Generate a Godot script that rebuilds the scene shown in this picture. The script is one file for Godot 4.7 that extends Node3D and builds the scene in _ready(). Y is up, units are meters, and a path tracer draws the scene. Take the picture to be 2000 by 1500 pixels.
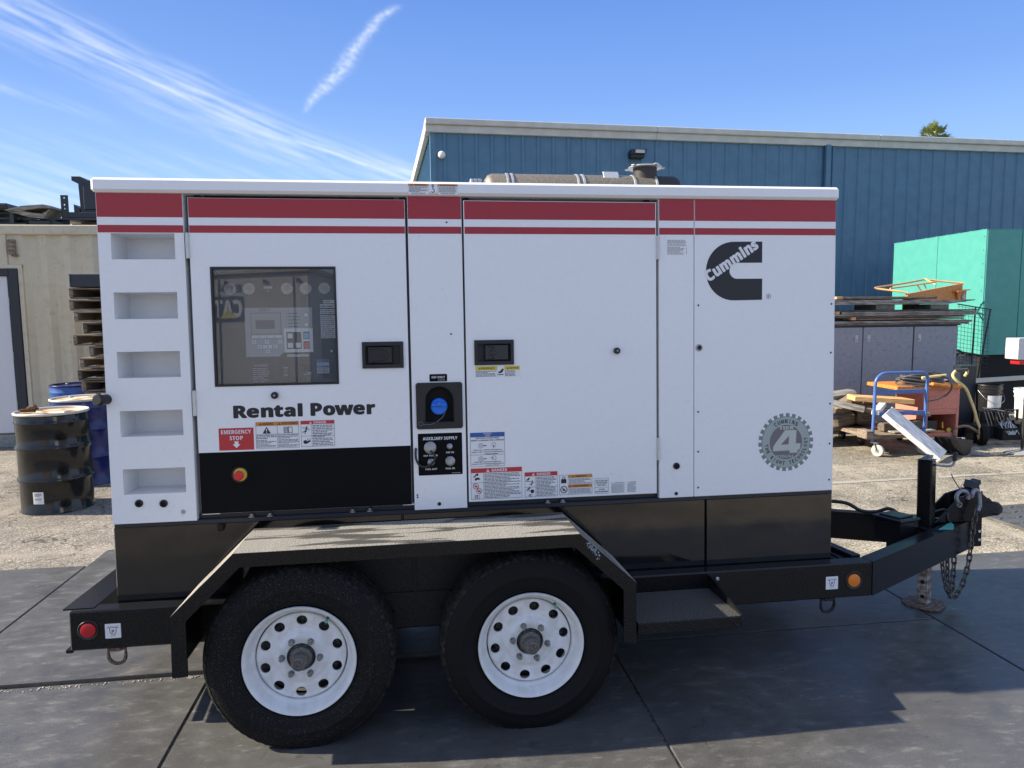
extends Node3D
# A yard scene: a white generator on a tandem trailer. World: y up, metres; the trailer's side faces +z.

var M := {}
var counts := {}
var F := {}
var rng := RandomNumberGenerator.new()

# ------------------------------------------------------------------ nodes
func put(o: Node, called: String, parent: Node) -> void:
	var key := str(parent.get_instance_id()) + called
	var n: int = counts.get(key, 0)
	counts[key] = n + 1
	o.name = called if n == 0 else "%s_%03d" % [called, n]
	parent.add_child(o, true)

func tag(o: Node3D, label := "", category := "", group := "", kind := "") -> Node3D:
	if label: o.set_meta("label", label)
	if category: o.set_meta("category", category)
	if group: o.set_meta("group", group)
	if kind: o.set_meta("kind", kind)
	return o

func thing(called: String, label: String, category: String, at := Vector3.ZERO, turn := 0.0, group := "") -> Node3D:
	var o := Node3D.new()
	put(o, called, self)
	o.position = at
	o.rotation.y = turn
	return tag(o, label, category, group)

func copy(src: Node3D, called: String, label: String, at: Vector3, turn := 0.0) -> Node3D:
	var o: Node3D = src.duplicate()
	put(o, called, self)
	o.position = at
	o.rotation = Vector3(0, turn, 0)
	o.set_meta("label", label)
	return o

# parts: [SurfaceTool, Material, SurfaceTool, Material, ...] -> ONE mesh
func obj(called: String, parts: Array, parent: Node = self, at := Vector3.ZERO) -> MeshInstance3D:
	var mesh := ArrayMesh.new()
	for i in range(0, parts.size(), 2):
		var before := mesh.get_surface_count()
		parts[i].commit(mesh)
		if mesh.get_surface_count() > before:
			mesh.surface_set_material(before, parts[i + 1])
	var o := MeshInstance3D.new()
	o.mesh = mesh
	put(o, called, parent)
	o.position = at
	return o

func inst(called: String, mesh: Mesh, parent: Node, xf := Transform3D()) -> MeshInstance3D:
	var o := MeshInstance3D.new()
	o.mesh = mesh
	put(o, called, parent)
	o.transform = xf
	return o

func mesh_of(st: SurfaceTool, m: Material) -> ArrayMesh:
	var mesh := st.commit()
	mesh.surface_set_material(0, m)
	return mesh

# ------------------------------------------------------------------ shapes
func S() -> SurfaceTool:
	var s := SurfaceTool.new()
	s.begin(Mesh.PRIMITIVE_TRIANGLES)
	return s

func tri(s: SurfaceTool, a: Vector3, b: Vector3, c: Vector3, n: Vector3) -> void:
	s.set_normal(n)
	s.add_vertex(a)
	if (b - a).cross(c - a).dot(n) > 0.0:
		s.add_vertex(c); s.add_vertex(b)
	else:
		s.add_vertex(b); s.add_vertex(c)

func tri3(s: SurfaceTool, a: Vector3, b: Vector3, c: Vector3, na: Vector3, nb: Vector3, nc: Vector3) -> void:
	s.set_normal(na); s.add_vertex(a)
	if (b - a).cross(c - a).dot(na + nb + nc) > 0.0:
		s.set_normal(nc); s.add_vertex(c)
		s.set_normal(nb); s.add_vertex(b)
	else:
		s.set_normal(nb); s.add_vertex(b)
		s.set_normal(nc); s.add_vertex(c)

func quad(s: SurfaceTool, a: Vector3, b: Vector3, c: Vector3, d: Vector3, n: Vector3) -> void:
	tri(s, a, b, c, n)
	tri(s, a, c, d, n)

# box of size z round c, edges chamfered by e
func bx(s: SurfaceTool, c: Vector3, z: Vector3, e := 0.0, B := Basis()) -> void:
	var h := z * 0.5
	e = minf(e, minf(h.x, minf(h.y, h.z)) * 0.9)
	for ax in 3:
		var u := (ax + 1) % 3
		var v := (ax + 2) % 3
		for sg in [-1.0, 1.0]:
			var p: Array[Vector3] = []
			for k in [[-1, -1], [1, -1], [1, 1], [-1, 1]]:
				var q := Vector3.ZERO
				q[ax] = h[ax] * sg
				q[u] = (h[u] - e) * k[0]
				q[v] = (h[v] - e) * k[1]
				p.append(c + B * q)
			var n := Vector3.ZERO
			n[ax] = sg
			quad(s, p[0], p[1], p[2], p[3], B * n)
	if e <= 0.0:
		return
	for ax in 3:                       # twelve edge strips
		var u := (ax + 1) % 3
		var v := (ax + 2) % 3
		for su in [-1.0, 1.0]:
			for sv in [-1.0, 1.0]:
				var n := Vector3.ZERO
				n[u] = su; n[v] = sv
				n = n.normalized()
				var p: Array[Vector3] = []
				for k in [[-1, 0], [1, 0], [1, 1], [-1, 1]]:
					var q := Vector3.ZERO
					q[ax] = (h[ax] - e) * k[0]
					q[u] = (h[u] - (e if k[1] == 1 else 0.0)) * su
					q[v] = (h[v] - (0.0 if k[1] == 1 else e)) * sv
					p.append(c + B * q)
				quad(s, p[0], p[1], p[2], p[3], B * n)
	for sx in [-1.0, 1.0]:
		for sy in [-1.0, 1.0]:
			for sz in [-1.0, 1.0]:
				var a := Vector3(h.x * sx, (h.y - e) * sy, (h.z - e) * sz)
				var b := Vector3((h.x - e) * sx, h.y * sy, (h.z - e) * sz)
				var d := Vector3((h.x - e) * sx, (h.y - e) * sy, h.z * sz)
				tri(s, c + B * a, c + B * b, c + B * d, B * Vector3(sx, sy, sz).normalized())

# box given by two corners
func bb(s: SurfaceTool, x0: float, y0: float, z0: float, x1: float, y1: float, z1: float, e := 0.0) -> void:
	bx(s, Vector3(x0 + x1, y0 + y1, z0 + z1) * 0.5, Vector3(absf(x1 - x0), absf(y1 - y0), absf(z1 - z0)), e)

# bar of rectangular section from a to b
func bar(s: SurfaceTool, a: Vector3, b: Vector3, w: float, h: float, e := 0.0, up := Vector3.UP) -> void:
	var d := (b - a).normalized()
	if absf(d.dot(up)) > 0.98: up = Vector3.RIGHT
	var r := d.cross(up).normalized()
	bx(s, (a + b) * 0.5, Vector3(w, h, (b - a).length()), e, Basis(r, r.cross(-d).normalized() * -1.0, -d))

# profile of (radius, height) turned round local y
func lathe(s: SurfaceTool, prof: Array, xf := Transform3D(), seg := 24, dips := {}) -> void:
	var n := prof.size()
	var cs: Array[Vector2] = []
	for k in seg + 1:
		cs.append(Vector2(cos(TAU * k / seg), sin(TAU * k / seg)))
	var seg_n: Array[Vector2] = []
	for i in n - 1:
		var d: Vector2 = prof[i + 1] - prof[i]
		seg_n.append(Vector2(d.y, -d.x).normalized())
	for i in n - 1:
		var n0 := seg_n[i]
		var n1 := seg_n[i]
		if i > 0 and seg_n[i - 1].dot(seg_n[i]) > 0.72: n0 = (seg_n[i - 1] + seg_n[i]).normalized()
		if i < n - 2 and seg_n[i + 1].dot(seg_n[i]) > 0.72: n1 = (seg_n[i + 1] + seg_n[i]).normalized()
		for k in seg:
			var dip: float = 1.0 if k % 2 == 0 else 0.0
			var ra: float = prof[i].x - dips.get(i, 0.0) * dip
			var rb: float = prof[i + 1].x - dips.get(i + 1, 0.0) * dip
			var c0 := cs[k]
			var c1 := cs[k + 1]
			var a := xf * Vector3(ra * c0.x, prof[i].y, ra * c0.y)
			var b := xf * Vector3(rb * c0.x, prof[i + 1].y, rb * c0.y)
			var c := xf * Vector3(rb * c1.x, prof[i + 1].y, rb * c1.y)
			var d := xf * Vector3(ra * c1.x, prof[i].y, ra * c1.y)
			var na := (xf.basis * Vector3(n0.x * c0.x, n0.y, n0.x * c0.y)).normalized()
			var nb := (xf.basis * Vector3(n1.x * c0.x, n1.y, n1.x * c0.y)).normalized()
			var nc := (xf.basis * Vector3(n1.x * c1.x, n1.y, n1.x * c1.y)).normalized()
			var nd := (xf.basis * Vector3(n0.x * c1.x, n0.y, n0.x * c1.y)).normalized()
			if rb > 0.00001: tri3(s, a, b, c, na, nb, nc)
			if ra > 0.00001: tri3(s, a, c, d, na, nc, nd)

func cyl(s: SurfaceTool, a: Vector3, b: Vector3, r: float, seg := 16, e := 0.0, r2 := -1.0) -> void:
	if r2 < 0.0: r2 = r
	var y := (b - a).normalized()
	var x := y.cross(Vector3.RIGHT if absf(y.x) < 0.8 else Vector3.UP).normalized()
	var L := (b - a).length()
	var xf := Transform3D(Basis(x, y, x.cross(y)), a)
	if e > 0.0:
		lathe(s, [Vector2(0, 0), Vector2(r - e, 0), Vector2(r, e), Vector2(r2, L - e), Vector2(r2 - e, L), Vector2(0, L)], xf, seg)
	else:
		lathe(s, [Vector2(0, 0), Vector2(r, 0), Vector2(r2, L), Vector2(0, L)], xf, seg)

func tube(s: SurfaceTool, pts: Array, r: float, seg := 8, closed := false) -> void:
	var n := pts.size()
	var fr: Array[Basis] = []
	var x := Vector3.ZERO
	for i in n:
		var a: Vector3 = pts[(i - 1 + n) % n] if (closed or i > 0) else pts[i]
		var b: Vector3 = pts[(i + 1) % n] if (closed or i < n - 1) else pts[i]
		var t := (b - a).normalized()
		if i == 0:
			x = t.cross(Vector3.UP if absf(t.y) < 0.9 else Vector3.RIGHT).normalized()
		else:
			x = (x - t * x.dot(t)).normalized()
		fr.append(Basis(x, t, x.cross(t)))
	for i in (n if closed else n - 1):
		var j := (i + 1) % n
		for k in seg:
			var v: Array[Vector3] = []
			for q in [[i, k], [j, k], [j, k + 1], [i, k + 1]]:
				var an: float = TAU * q[1] / seg
				v.append(fr[q[0]].x * cos(an) + fr[q[0]].z * sin(an))
			tri3(s, pts[i] + v[0] * r, pts[j] + v[1] * r, pts[j] + v[2] * r, v[0], v[1], v[2])
			tri3(s, pts[i] + v[0] * r, pts[j] + v[2] * r, pts[i] + v[3] * r, v[0], v[2], v[3])
	if not closed:
		for e in [[0, -1.0], [n - 1, 1.0]]:
			var f := fr[e[0]]
			for k in seg:
				var a0 := TAU * k / seg
				var a1 := TAU * (k + 1) / seg
				tri(s, pts[e[0]], pts[e[0]] + (f.x * cos(a0) + f.z * sin(a0)) * r, pts[e[0]] + (f.x * cos(a1) + f.z * sin(a1)) * r, f.y * e[1])

# smooth curve through points
func curve(pts: Array, steps := 6, closed := false) -> Array:
	var out := []
	var n := pts.size()
	for i in (n if closed else n - 1):
		var p0: Vector3 = pts[(i - 1 + n) % n] if (closed or i > 0) else pts[i]
		var p1: Vector3 = pts[i]
		var p2: Vector3 = pts[(i + 1) % n]
		var p3: Vector3 = pts[(i + 2) % n] if (closed or i < n - 2) else p2
		for k in steps:
			out.append(p1.cubic_interpolate(p2, p0, p3, float(k) / steps))
	if not closed: out.append(pts[n - 1])
	return out

# flat outline in local xy, from z0 to z1
func prism(s: SurfaceTool, poly: PackedVector2Array, z0: float, z1: float, xf := Transform3D()) -> void:
	var ix := Geometry2D.triangulate_polygon(poly)
	var B := xf.basis
	for k in range(0, ix.size(), 3):
		var a := poly[ix[k]]
		var b := poly[ix[k + 1]]
		var c := poly[ix[k + 2]]
		tri(s, xf * Vector3(a.x, a.y, z1), xf * Vector3(b.x, b.y, z1), xf * Vector3(c.x, c.y, z1), B.z.normalized())
		if z1 != z0:
			tri(s, xf * Vector3(a.x, a.y, z0), xf * Vector3(b.x, b.y, z0), xf * Vector3(c.x, c.y, z0), -B.z.normalized())
	if z1 == z0: return
	var turn := 1.0 if Geometry2D.is_polygon_clockwise(poly) else -1.0
	for k in poly.size():
		var a := poly[k]
		var b := poly[(k + 1) % poly.size()]
		var d := b - a
		var n := (B * Vector3(-d.y, d.x, 0)).normalized() * turn
		quad(s, xf * Vector3(a.x, a.y, z0), xf * Vector3(b.x, b.y, z0), xf * Vector3(b.x, b.y, z1), xf * Vector3(a.x, a.y, z1), n)

func P2(a: Array) -> PackedVector2Array:
	var o := PackedVector2Array()
	for i in range(0, a.size(), 2): o.append(Vector2(a[i], a[i + 1]))
	return o

func arc(c: Vector2, r: float, a0: float, a1: float, n := 12) -> PackedVector2Array:
	var o := PackedVector2Array()
	for k in n + 1:
		var a := lerpf(a0, a1, float(k) / n)
		o.append(c + Vector2(cos(a), sin(a)) * r)
	return o

func round_rect(x0: float, y0: float, x1: float, y1: float, r: float) -> PackedVector2Array:
	var o := PackedVector2Array()
	o.append_array(arc(Vector2(x1 - r, y1 - r), r, 0, PI / 2, 4))
	o.append_array(arc(Vector2(x0 + r, y1 - r), r, PI / 2, PI, 4))
	o.append_array(arc(Vector2(x0 + r, y0 + r), r, PI, PI * 1.5, 4))
	o.append_array(arc(Vector2(x1 - r, y0 + r), r, PI * 1.5, TAU, 4))
	return o

# sheet of thickness z0..z1 with rectangular openings
func holed(s: SurfaceTool, x0: float, y0: float, x1: float, y1: float, z0: float, z1: float, holes: Array) -> void:
	var xs := [x0, x1]
	var ys := [y0, y1]
	for h in holes:
		for q in [h[0], h[2]]: if not xs.has(q): xs.append(q)
		for q in [h[1], h[3]]: if not ys.has(q): ys.append(q)
	xs.sort(); ys.sort()
	for i in xs.size() - 1:
		for j in ys.size() - 1:
			var cx: float = (xs[i] + xs[i + 1]) * 0.5
			var cy: float = (ys[j] + ys[j + 1]) * 0.5
			var cut := false
			for h in holes:
				if cx > h[0] and cx < h[2] and cy > h[1] and cy < h[3]: cut = true
			if cut: continue
			for zz in [[z0, -1.0], [z1, 1.0]]:
				quad(s, Vector3(xs[i], ys[j], zz[0]), Vector3(xs[i + 1], ys[j], zz[0]), Vector3(xs[i + 1], ys[j + 1], zz[0]), Vector3(xs[i], ys[j + 1], zz[0]), Vector3(0, 0, zz[1]))
	var rims := [[x0, y0, x1, y1, 1.0]]
	for h in holes: rims.append([h[0], h[1], h[2], h[3], -1.0])
	for r in rims:
		var g: float = r[4]
		quad(s, Vector3(r[0], r[1], z0), Vector3(r[0], r[3], z0), Vector3(r[0], r[3], z1), Vector3(r[0], r[1], z1), Vector3(-g, 0, 0))
		quad(s, Vector3(r[2], r[1], z0), Vector3(r[2], r[3], z0), Vector3(r[2], r[3], z1), Vector3(r[2], r[1], z1), Vector3(g, 0, 0))
		quad(s, Vector3(r[0], r[1], z0), Vector3(r[2], r[1], z0), Vector3(r[2], r[1], z1), Vector3(r[0], r[1], z1), Vector3(0, -g, 0))
		quad(s, Vector3(r[0], r[3], z0), Vector3(r[2], r[3], z0), Vector3(r[2], r[3], z1), Vector3(r[0], r[3], z1), Vector3(0, g, 0))

# box open towards +z (a recess)
func recess(s: SurfaceTool, x0: float, y0: float, x1: float, y1: float, zf: float, zb: float) -> void:
	quad(s, Vector3(x0, y0, zb), Vector3(x1, y0, zb), Vector3(x1, y1, zb), Vector3(x0, y1, zb), Vector3(0, 0, 1))
	quad(s, Vector3(x0, y0, zb), Vector3(x0, y1, zb), Vector3(x0, y1, zf), Vector3(x0, y0, zf), Vector3(1, 0, 0))
	quad(s, Vector3(x1, y0, zb), Vector3(x1, y1, zb), Vector3(x1, y1, zf), Vector3(x1, y0, zf), Vector3(-1, 0, 0))
	quad(s, Vector3(x0, y0, zb), Vector3(x1, y0, zb), Vector3(x1, y0, zf), Vector3(x0, y0, zf), Vector3(0, 1, 0))
	quad(s, Vector3(x0, y1, zb), Vector3(x1, y1, zb), Vector3(x1, y1, zf), Vector3(x0, y1, zf), Vector3(0, -1, 0))

# ------------------------------------------------------------------ flat print: layers of ink in local xy
func ink(P: Dictionary, col: String) -> SurfaceTool:
	if not P.has(col): P[col] = S()
	return P[col]

func zl(P: Dictionary, lay: int) -> float:
	return P["z"] + 0.0004 * lay

func p_rect(P: Dictionary, col: String, lay: int, x0: float, y0: float, x1: float, y1: float) -> void:
	var z := zl(P, lay)
	quad(ink(P, col), Vector3(x0, y0, z), Vector3(x1, y0, z), Vector3(x1, y1, z), Vector3(x0, y1, z), Vector3(0, 0, 1))

func p_poly(P: Dictionary, col: String, lay: int, poly: PackedVector2Array) -> void:
	prism(ink(P, col), poly, zl(P, lay), zl(P, lay))

func p_line(P: Dictionary, col: String, lay: int, a: Vector2, b: Vector2, w: float) -> void:
	var n := (b - a).orthogonal().normalized() * w * 0.5
	p_poly(P, col, lay, PackedVector2Array([a + n, b + n, b - n, a - n]))

func p_frame(P: Dictionary, col: String, lay: int, x0: float, y0: float, x1: float, y1: float, w: float) -> void:
	p_rect(P, col, lay, x0, y0, x1, y0 + w)
	p_rect(P, col, lay, x0, y1 - w, x1, y1)
	p_rect(P, col, lay, x0, y0 + w, x0 + w, y1 - w)
	p_rect(P, col, lay, x1 - w, y0 + w, x1, y1 - w)

func p_ring(P: Dictionary, col: String, lay: int, c: Vector2, r0: float, r1: float, n := 24) -> void:
	var z := zl(P, lay)
	for k in n:
		var a := Vector2.from_angle(TAU * k / n)
		var b := Vector2.from_angle(TAU * (k + 1) / n)
		var p := [c + a * r0, c + b * r0, c + b * r1, c + a * r1]
		quad(ink(P, col), Vector3(p[0].x, p[0].y, z), Vector3(p[1].x, p[1].y, z), Vector3(p[2].x, p[2].y, z), Vector3(p[3].x, p[3].y, z), Vector3(0, 0, 1))

func p_disc(P: Dictionary, col: String, lay: int, c: Vector2, r: float) -> void:
	p_poly(P, col, lay, arc(c, r, 0, TAU * 19.0 / 20.0, 19))

# rows of print too small to read
func p_rows(P: Dictionary, col: String, lay: int, x0: float, y0: float, x1: float, y1: float, rows: int, fill := 0.5) -> void:
	var dy := (y1 - y0) / rows
	for r in rows:
		var y := y1 - dy * (r + 0.75)
		var x := x0
		var end := x1 - (x1 - x0) * (rng.randf() * 0.5 if rng.randf() < 0.35 else rng.randf() * 0.08)
		while x < end:
			var w := dy * rng.randf_range(0.8, 3.2)
			p_rect(P, col, lay, x, y, minf(x + w, end), y + dy * fill)
			x += w + dy * 0.35

# lettering fitted into a w x h box round (x, y); h 0 keeps the font's own proportions
func p_text(P: Dictionary, col: String, lay: int, t: String, x: float, y: float, w: float, h := 0.0, font := "bold", ang := 0.0) -> void:
	var tm := TextMesh.new()
	tm.text = t
	tm.font = F["plain" if font == "plain" else "bold"]
	tm.font_size = 48
	tm.pixel_size = 0.01
	tm.depth = 0.0
	tm.curve_step = 1.0 if w > 0.2 else 3.0
	var fat: float = {"heavy": 0.012, "black": 0.017}.get(font, 0.0)   # strokes thickened by overprinting round a small circle
	var bxx := tm.get_aabb()
	var sx := w / maxf(bxx.size.x + 2.0 * fat, 0.001)
	var sy := h / maxf(bxx.size.y + 2.0 * fat, 0.001) if h > 0.0 else sx
	var arr := tm.get_mesh_arrays()
	var vs: PackedVector3Array = arr[Mesh.ARRAY_VERTEX]
	var ix = arr[Mesh.ARRAY_INDEX]
	var s := ink(P, col)
	var n: int = ix.size() if ix != null else vs.size()
	for rep in (1 if fat == 0.0 else 8):
		var off := Vector3(fat * cos(TAU * rep / 8.0), fat * sin(TAU * rep / 8.0), 0) if fat > 0.0 else Vector3.ZERO
		var xf := Transform3D(Basis(Vector3(0, 0, 1), ang) * Basis.from_scale(Vector3(sx, sy, 1)), Vector3(x, y, zl(P, lay) + rep * 0.00003))
		xf = xf * Transform3D(Basis(), off - bxx.get_center())
		for k in range(0, n, 3):
			var a := vs[ix[k]] if ix != null else vs[k]
			var b := vs[ix[k + 1]] if ix != null else vs[k + 1]
			var c := vs[ix[k + 2]] if ix != null else vs[k + 2]
			tri(s, xf * a, xf * b, xf * c, Vector3(0, 0, 1))

func printed(called: String, P: Dictionary, parent: Node, at := Vector3.ZERO) -> MeshInstance3D:
	var parts := []
	for k in P:
		if k != "z": parts.append_array([P[k], M[k]])
	return obj(called, parts, parent, at)

func p_warn(P: Dictionary, col: String, mark: String, lay: int, x: float, y: float, h: float) -> void:
	p_poly(P, col, lay, P2([x - h * 0.58, y - h * 0.5, x + h * 0.58, y - h * 0.5, x, y + h * 0.5]))
	p_rect(P, mark, lay + 1, x - h * 0.06, y - h * 0.18, x + h * 0.06, y + h * 0.2)
	p_rect(P, mark, lay + 1, x - h * 0.06, y - h * 0.38, x + h * 0.06, y - h * 0.26)

# ------------------------------------------------------------------ materials
func lin(r: float, g: float, b: float) -> Color:
	return Color(r, g, b).linear_to_srgb()

func mat(called: String, c: Color, rough := 0.6, metal := 0.0) -> StandardMaterial3D:
	var m := StandardMaterial3D.new()
	m.albedo_color = c
	m.roughness = rough
	m.metallic = metal
	M[called] = m
	return m

func noise(type: int, freq: float, sd: int, oct := 4) -> FastNoiseLite:
	var n := FastNoiseLite.new()
	n.noise_type = type
	n.frequency = freq
	n.seed = sd
	n.fractal_octaves = oct
	if oct <= 1: n.fractal_type = FastNoiseLite.FRACTAL_NONE
	return n

# grey picture of a noise, optionally stretched along x
func grain(n: FastNoiseLite, size: int, stretch := 1) -> PackedByteArray:
	var im := n.get_seamless_image(maxi(size / stretch, 8), size) if stretch > 1 else n.get_seamless_image(size, size)
	im.convert(Image.FORMAT_L8)
	if stretch > 1: im.resize(size, size, Image.INTERPOLATE_CUBIC)
	return im.get_data()

func tex(data: PackedByteArray, size: int) -> ImageTexture:
	var im := Image.create_from_data(size, size, false, Image.FORMAT_RGB8, data)
	im.generate_mipmaps()
	return ImageTexture.create_from_image(im)

func bump(data: PackedByteArray, size: int, k: float) -> ImageTexture:
	var im := Image.create_from_data(size, size, false, Image.FORMAT_L8, data)
	im.convert(Image.FORMAT_RGBA8)
	im.bump_map_to_normal_map(k)
	return ImageTexture.create_from_image(im)

func wrap_world(m: StandardMaterial3D, per_metre: float, world := true) -> void:
	m.uv1_triplanar = true
	m.uv1_world_triplanar = world
	m.uv1_scale = Vector3.ONE * per_metre

# a surface mottled between colours: ramp is [offset, colour, ...]
func mottled(called: String, ramp: Array, freq: float, sd: int, per_metre: float, rough := 0.6, metal := 0.0, oct := 5, world := true, nrm := 0.0) -> StandardMaterial3D:
	var g := Gradient.new()
	var off := PackedFloat32Array()
	var col := PackedColorArray()
	for i in range(0, ramp.size(), 2):
		off.append(ramp[i])
		col.append(ramp[i + 1])
	g.offsets = off
	g.colors = col
	var t := NoiseTexture2D.new()
	t.width = 512
	t.height = 512
	t.seamless = true
	t.noise = noise(FastNoiseLite.TYPE_SIMPLEX_SMOOTH, freq, sd, oct)
	t.color_ramp = g
	var m := mat(called, Color.WHITE, rough, metal)
	m.albedo_texture = t
	if nrm > 0.0:
		var t2 := NoiseTexture2D.new()
		t2.width = 512
		t2.height = 512
		t2.seamless = true
		t2.as_normal_map = true
		t2.bump_strength = nrm * 4.0
		t2.noise = t.noise
		m.normal_enabled = true
		m.normal_texture = t2
		m.normal_scale = 1.0
	wrap_world(m, per_metre, world)
	return m

func make_materials() -> void:
	var sf := SystemFont.new()
	sf.font_names = PackedStringArray(["Droid Sans"])
	sf.font_weight = 700
	F["bold"] = sf
	var s2 := SystemFont.new()
	s2.font_names = PackedStringArray(["Droid Sans"])
	F["plain"] = s2
	# inks
	mat("ink_black", lin(0.012, 0.013, 0.016), 0.45)
	mat("ink_grey", lin(0.1, 0.11, 0.13), 0.5)
	mat("scuff", lin(0.6, 0.6, 0.585), 0.5)
	mat("ink_pale", lin(0.3, 0.33, 0.38), 0.5)
	mat("ink_white", lin(0.78, 0.78, 0.78), 0.4)
	mat("ink_dim", lin(0.45, 0.46, 0.48), 0.5)
	mat("ink_red", lin(0.5, 0.03, 0.035), 0.4)
	mat("ink_orange", lin(0.62, 0.24, 0.04), 0.4)
	mat("ink_yellow", lin(0.7, 0.55, 0.06), 0.4)
	mat("ink_blue", lin(0.03, 0.1, 0.34), 0.4)
	mat("badge_dark", lin(0.2, 0.235, 0.24), 0.4, 0.3)
	mat("badge_mid", lin(0.33, 0.4, 0.41), 0.35, 0.4)
	mat("badge_plum", lin(0.17, 0.155, 0.17), 0.4, 0.2)
	mat("badge_light", lin(0.46, 0.51, 0.52), 0.3, 0.4)
	# paints
	mottled("white_paint", [0.0, lin(0.83, 0.83, 0.825), 0.6, lin(0.85, 0.85, 0.845), 0.84, lin(0.85, 0.85, 0.845), 0.88, lin(0.8, 0.795, 0.78)], 0.05, 3, 0.9, 0.28, 0.0, 6, false)
	mat("stripe_red", lin(0.37, 0.016, 0.026), 0.32)
	mat("black_film", lin(0.006, 0.0065, 0.008), 0.4).metallic_specular = 0.2
	mottled("gloss_black", [0.3, lin(0.006, 0.006, 0.007), 0.7, lin(0.008, 0.008, 0.008), 0.86, lin(0.018, 0.017, 0.016)], 0.03, 8, 0.8, 0.09, 0.0, 5, false)
	M.gloss_black.clearcoat_enabled = true
	M.gloss_black.clearcoat = 0.6
	M.gloss_black.clearcoat_roughness = 0.04
	mottled("frame_black", [0.3, lin(0.008, 0.008, 0.0085), 0.72, lin(0.012, 0.012, 0.012), 0.86, lin(0.04, 0.038, 0.035)], 0.13, 9, 1.6, 0.24, 0.0, 5, false)
	mottled("dark_steel", [0.3, lin(0.008, 0.008, 0.008), 0.7, lin(0.018, 0.017, 0.016)], 0.08, 10, 1.2, 0.6, 0.0, 5, false)
	mat("plastic_black", lin(0.012, 0.012, 0.013), 0.42)
	mat("plastic_gloss", lin(0.014, 0.014, 0.016), 0.22)
	mat("seal_grey", lin(0.2, 0.2, 0.185), 0.6)
	mat("hollow_black", lin(0.006, 0.006, 0.006), 0.8)
	mat("galvanised", lin(0.42, 0.43, 0.44), 0.38, 0.85)
	mottled("hook_steel", [0.3, lin(0.2, 0.2, 0.22), 0.7, lin(0.36, 0.36, 0.38)], 0.05, 14, 3.0, 0.45, 0.6, 4, false)
	mottled("chain_steel", [0.25, lin(0.05, 0.04, 0.032), 0.5, lin(0.12, 0.11, 0.1), 0.75, lin(0.25, 0.24, 0.23)], 0.04, 15, 3.0, 0.5, 0.55, 4, false)
	mottled("jack_leg", [0.3, lin(0.2, 0.11, 0.06), 0.45, lin(0.26, 0.2, 0.15), 0.6, lin(0.42, 0.42, 0.41), 0.75, lin(0.5, 0.5, 0.49)], 0.03, 16, 1.6, 0.6, 0.3, 5, false)
	mottled("rust", [0.3, lin(0.12, 0.07, 0.045), 0.6, lin(0.21, 0.15, 0.11), 0.8, lin(0.28, 0.24, 0.2)], 0.04, 17, 2.0, 0.8, 0.1, 5, false)
	mottled("grit_top", [0.2, lin(0.09, 0.085, 0.075), 0.4, lin(0.26, 0.25, 0.215), 0.52, lin(0.42, 0.4, 0.35), 0.6, lin(0.19, 0.18, 0.16), 0.75, lin(0.52, 0.5, 0.44)], 0.13, 18, 2.2, 0.85, 0.0, 2, false, 1.0)
	mottled("step_grit", [0.3, lin(0.01, 0.01, 0.01), 0.52, lin(0.035, 0.034, 0.032), 0.66, lin(0.13, 0.125, 0.11)], 0.15, 19, 2.2, 0.8, 0.0, 3, false, 1.0)
	mottled("muffler_steel", [0.25, lin(0.17, 0.145, 0.11), 0.55, lin(0.24, 0.21, 0.165), 0.8, lin(0.3, 0.27, 0.22)], 0.08, 20, 1.6, 0.5, 0.5, 5, false)
	mat("hinge_steel", lin(0.62, 0.62, 0.6), 0.4, 0.25)
	mat("band_steel", lin(0.6, 0.6, 0.58), 0.35, 0.7)
	mat("lens_red", lin(0.5, 0.015, 0.02), 0.2)
	mat("lens_amber", lin(0.75, 0.2, 0.02), 0.2)
	mat("cap_blue", lin(0.015, 0.17, 0.72), 0.35)
	mat("estop_red", lin(0.6, 0.03, 0.03), 0.35)
	mat("estop_yellow", lin(0.72, 0.47, 0.05), 0.4)
	mat("tape_green", lin(0.1, 0.42, 0.33), 0.4)
	mat("panel_dark", lin(0.035, 0.035, 0.038), 0.5)
	mat("panel_grey", lin(0.34, 0.37, 0.4), 0.5)
	mat("panel_pale", lin(0.66, 0.69, 0.7), 0.5)
	mat("dial", lin(0.34, 0.34, 0.34), 0.4)
	mat("button_blue", lin(0.1, 0.35, 0.62), 0.4)
	mat("button_red", lin(0.6, 0.08, 0.09), 0.4)
	mat("screen_grey", lin(0.3, 0.34, 0.33), 0.25)
	mat("sticker", lin(0.55, 0.57, 0.58), 0.45)
	var gl := mat("glass", Color(0.55, 0.58, 0.6, 0.12), 0.0)
	gl.transparency = BaseMaterial3D.TRANSPARENCY_ALPHA
	mottled("rim_white", [0.3, lin(0.7, 0.69, 0.66), 0.6, lin(0.8, 0.8, 0.79), 0.8, lin(0.82, 0.82, 0.81)], 0.02, 24, 1.5, 0.3, 0.0, 4, false)
	mottled("hub_grey", [0.3, lin(0.035, 0.033, 0.03), 0.6, lin(0.1, 0.095, 0.085), 0.8, lin(0.2, 0.19, 0.17)], 0.04, 25, 4.0, 0.6, 0.4, 4, false)
	mottled("nut_steel", [0.3, lin(0.2, 0.21, 0.19), 0.7, lin(0.36, 0.38, 0.36)], 0.05, 26, 4.0, 0.5, 0.6, 3, false)
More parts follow.
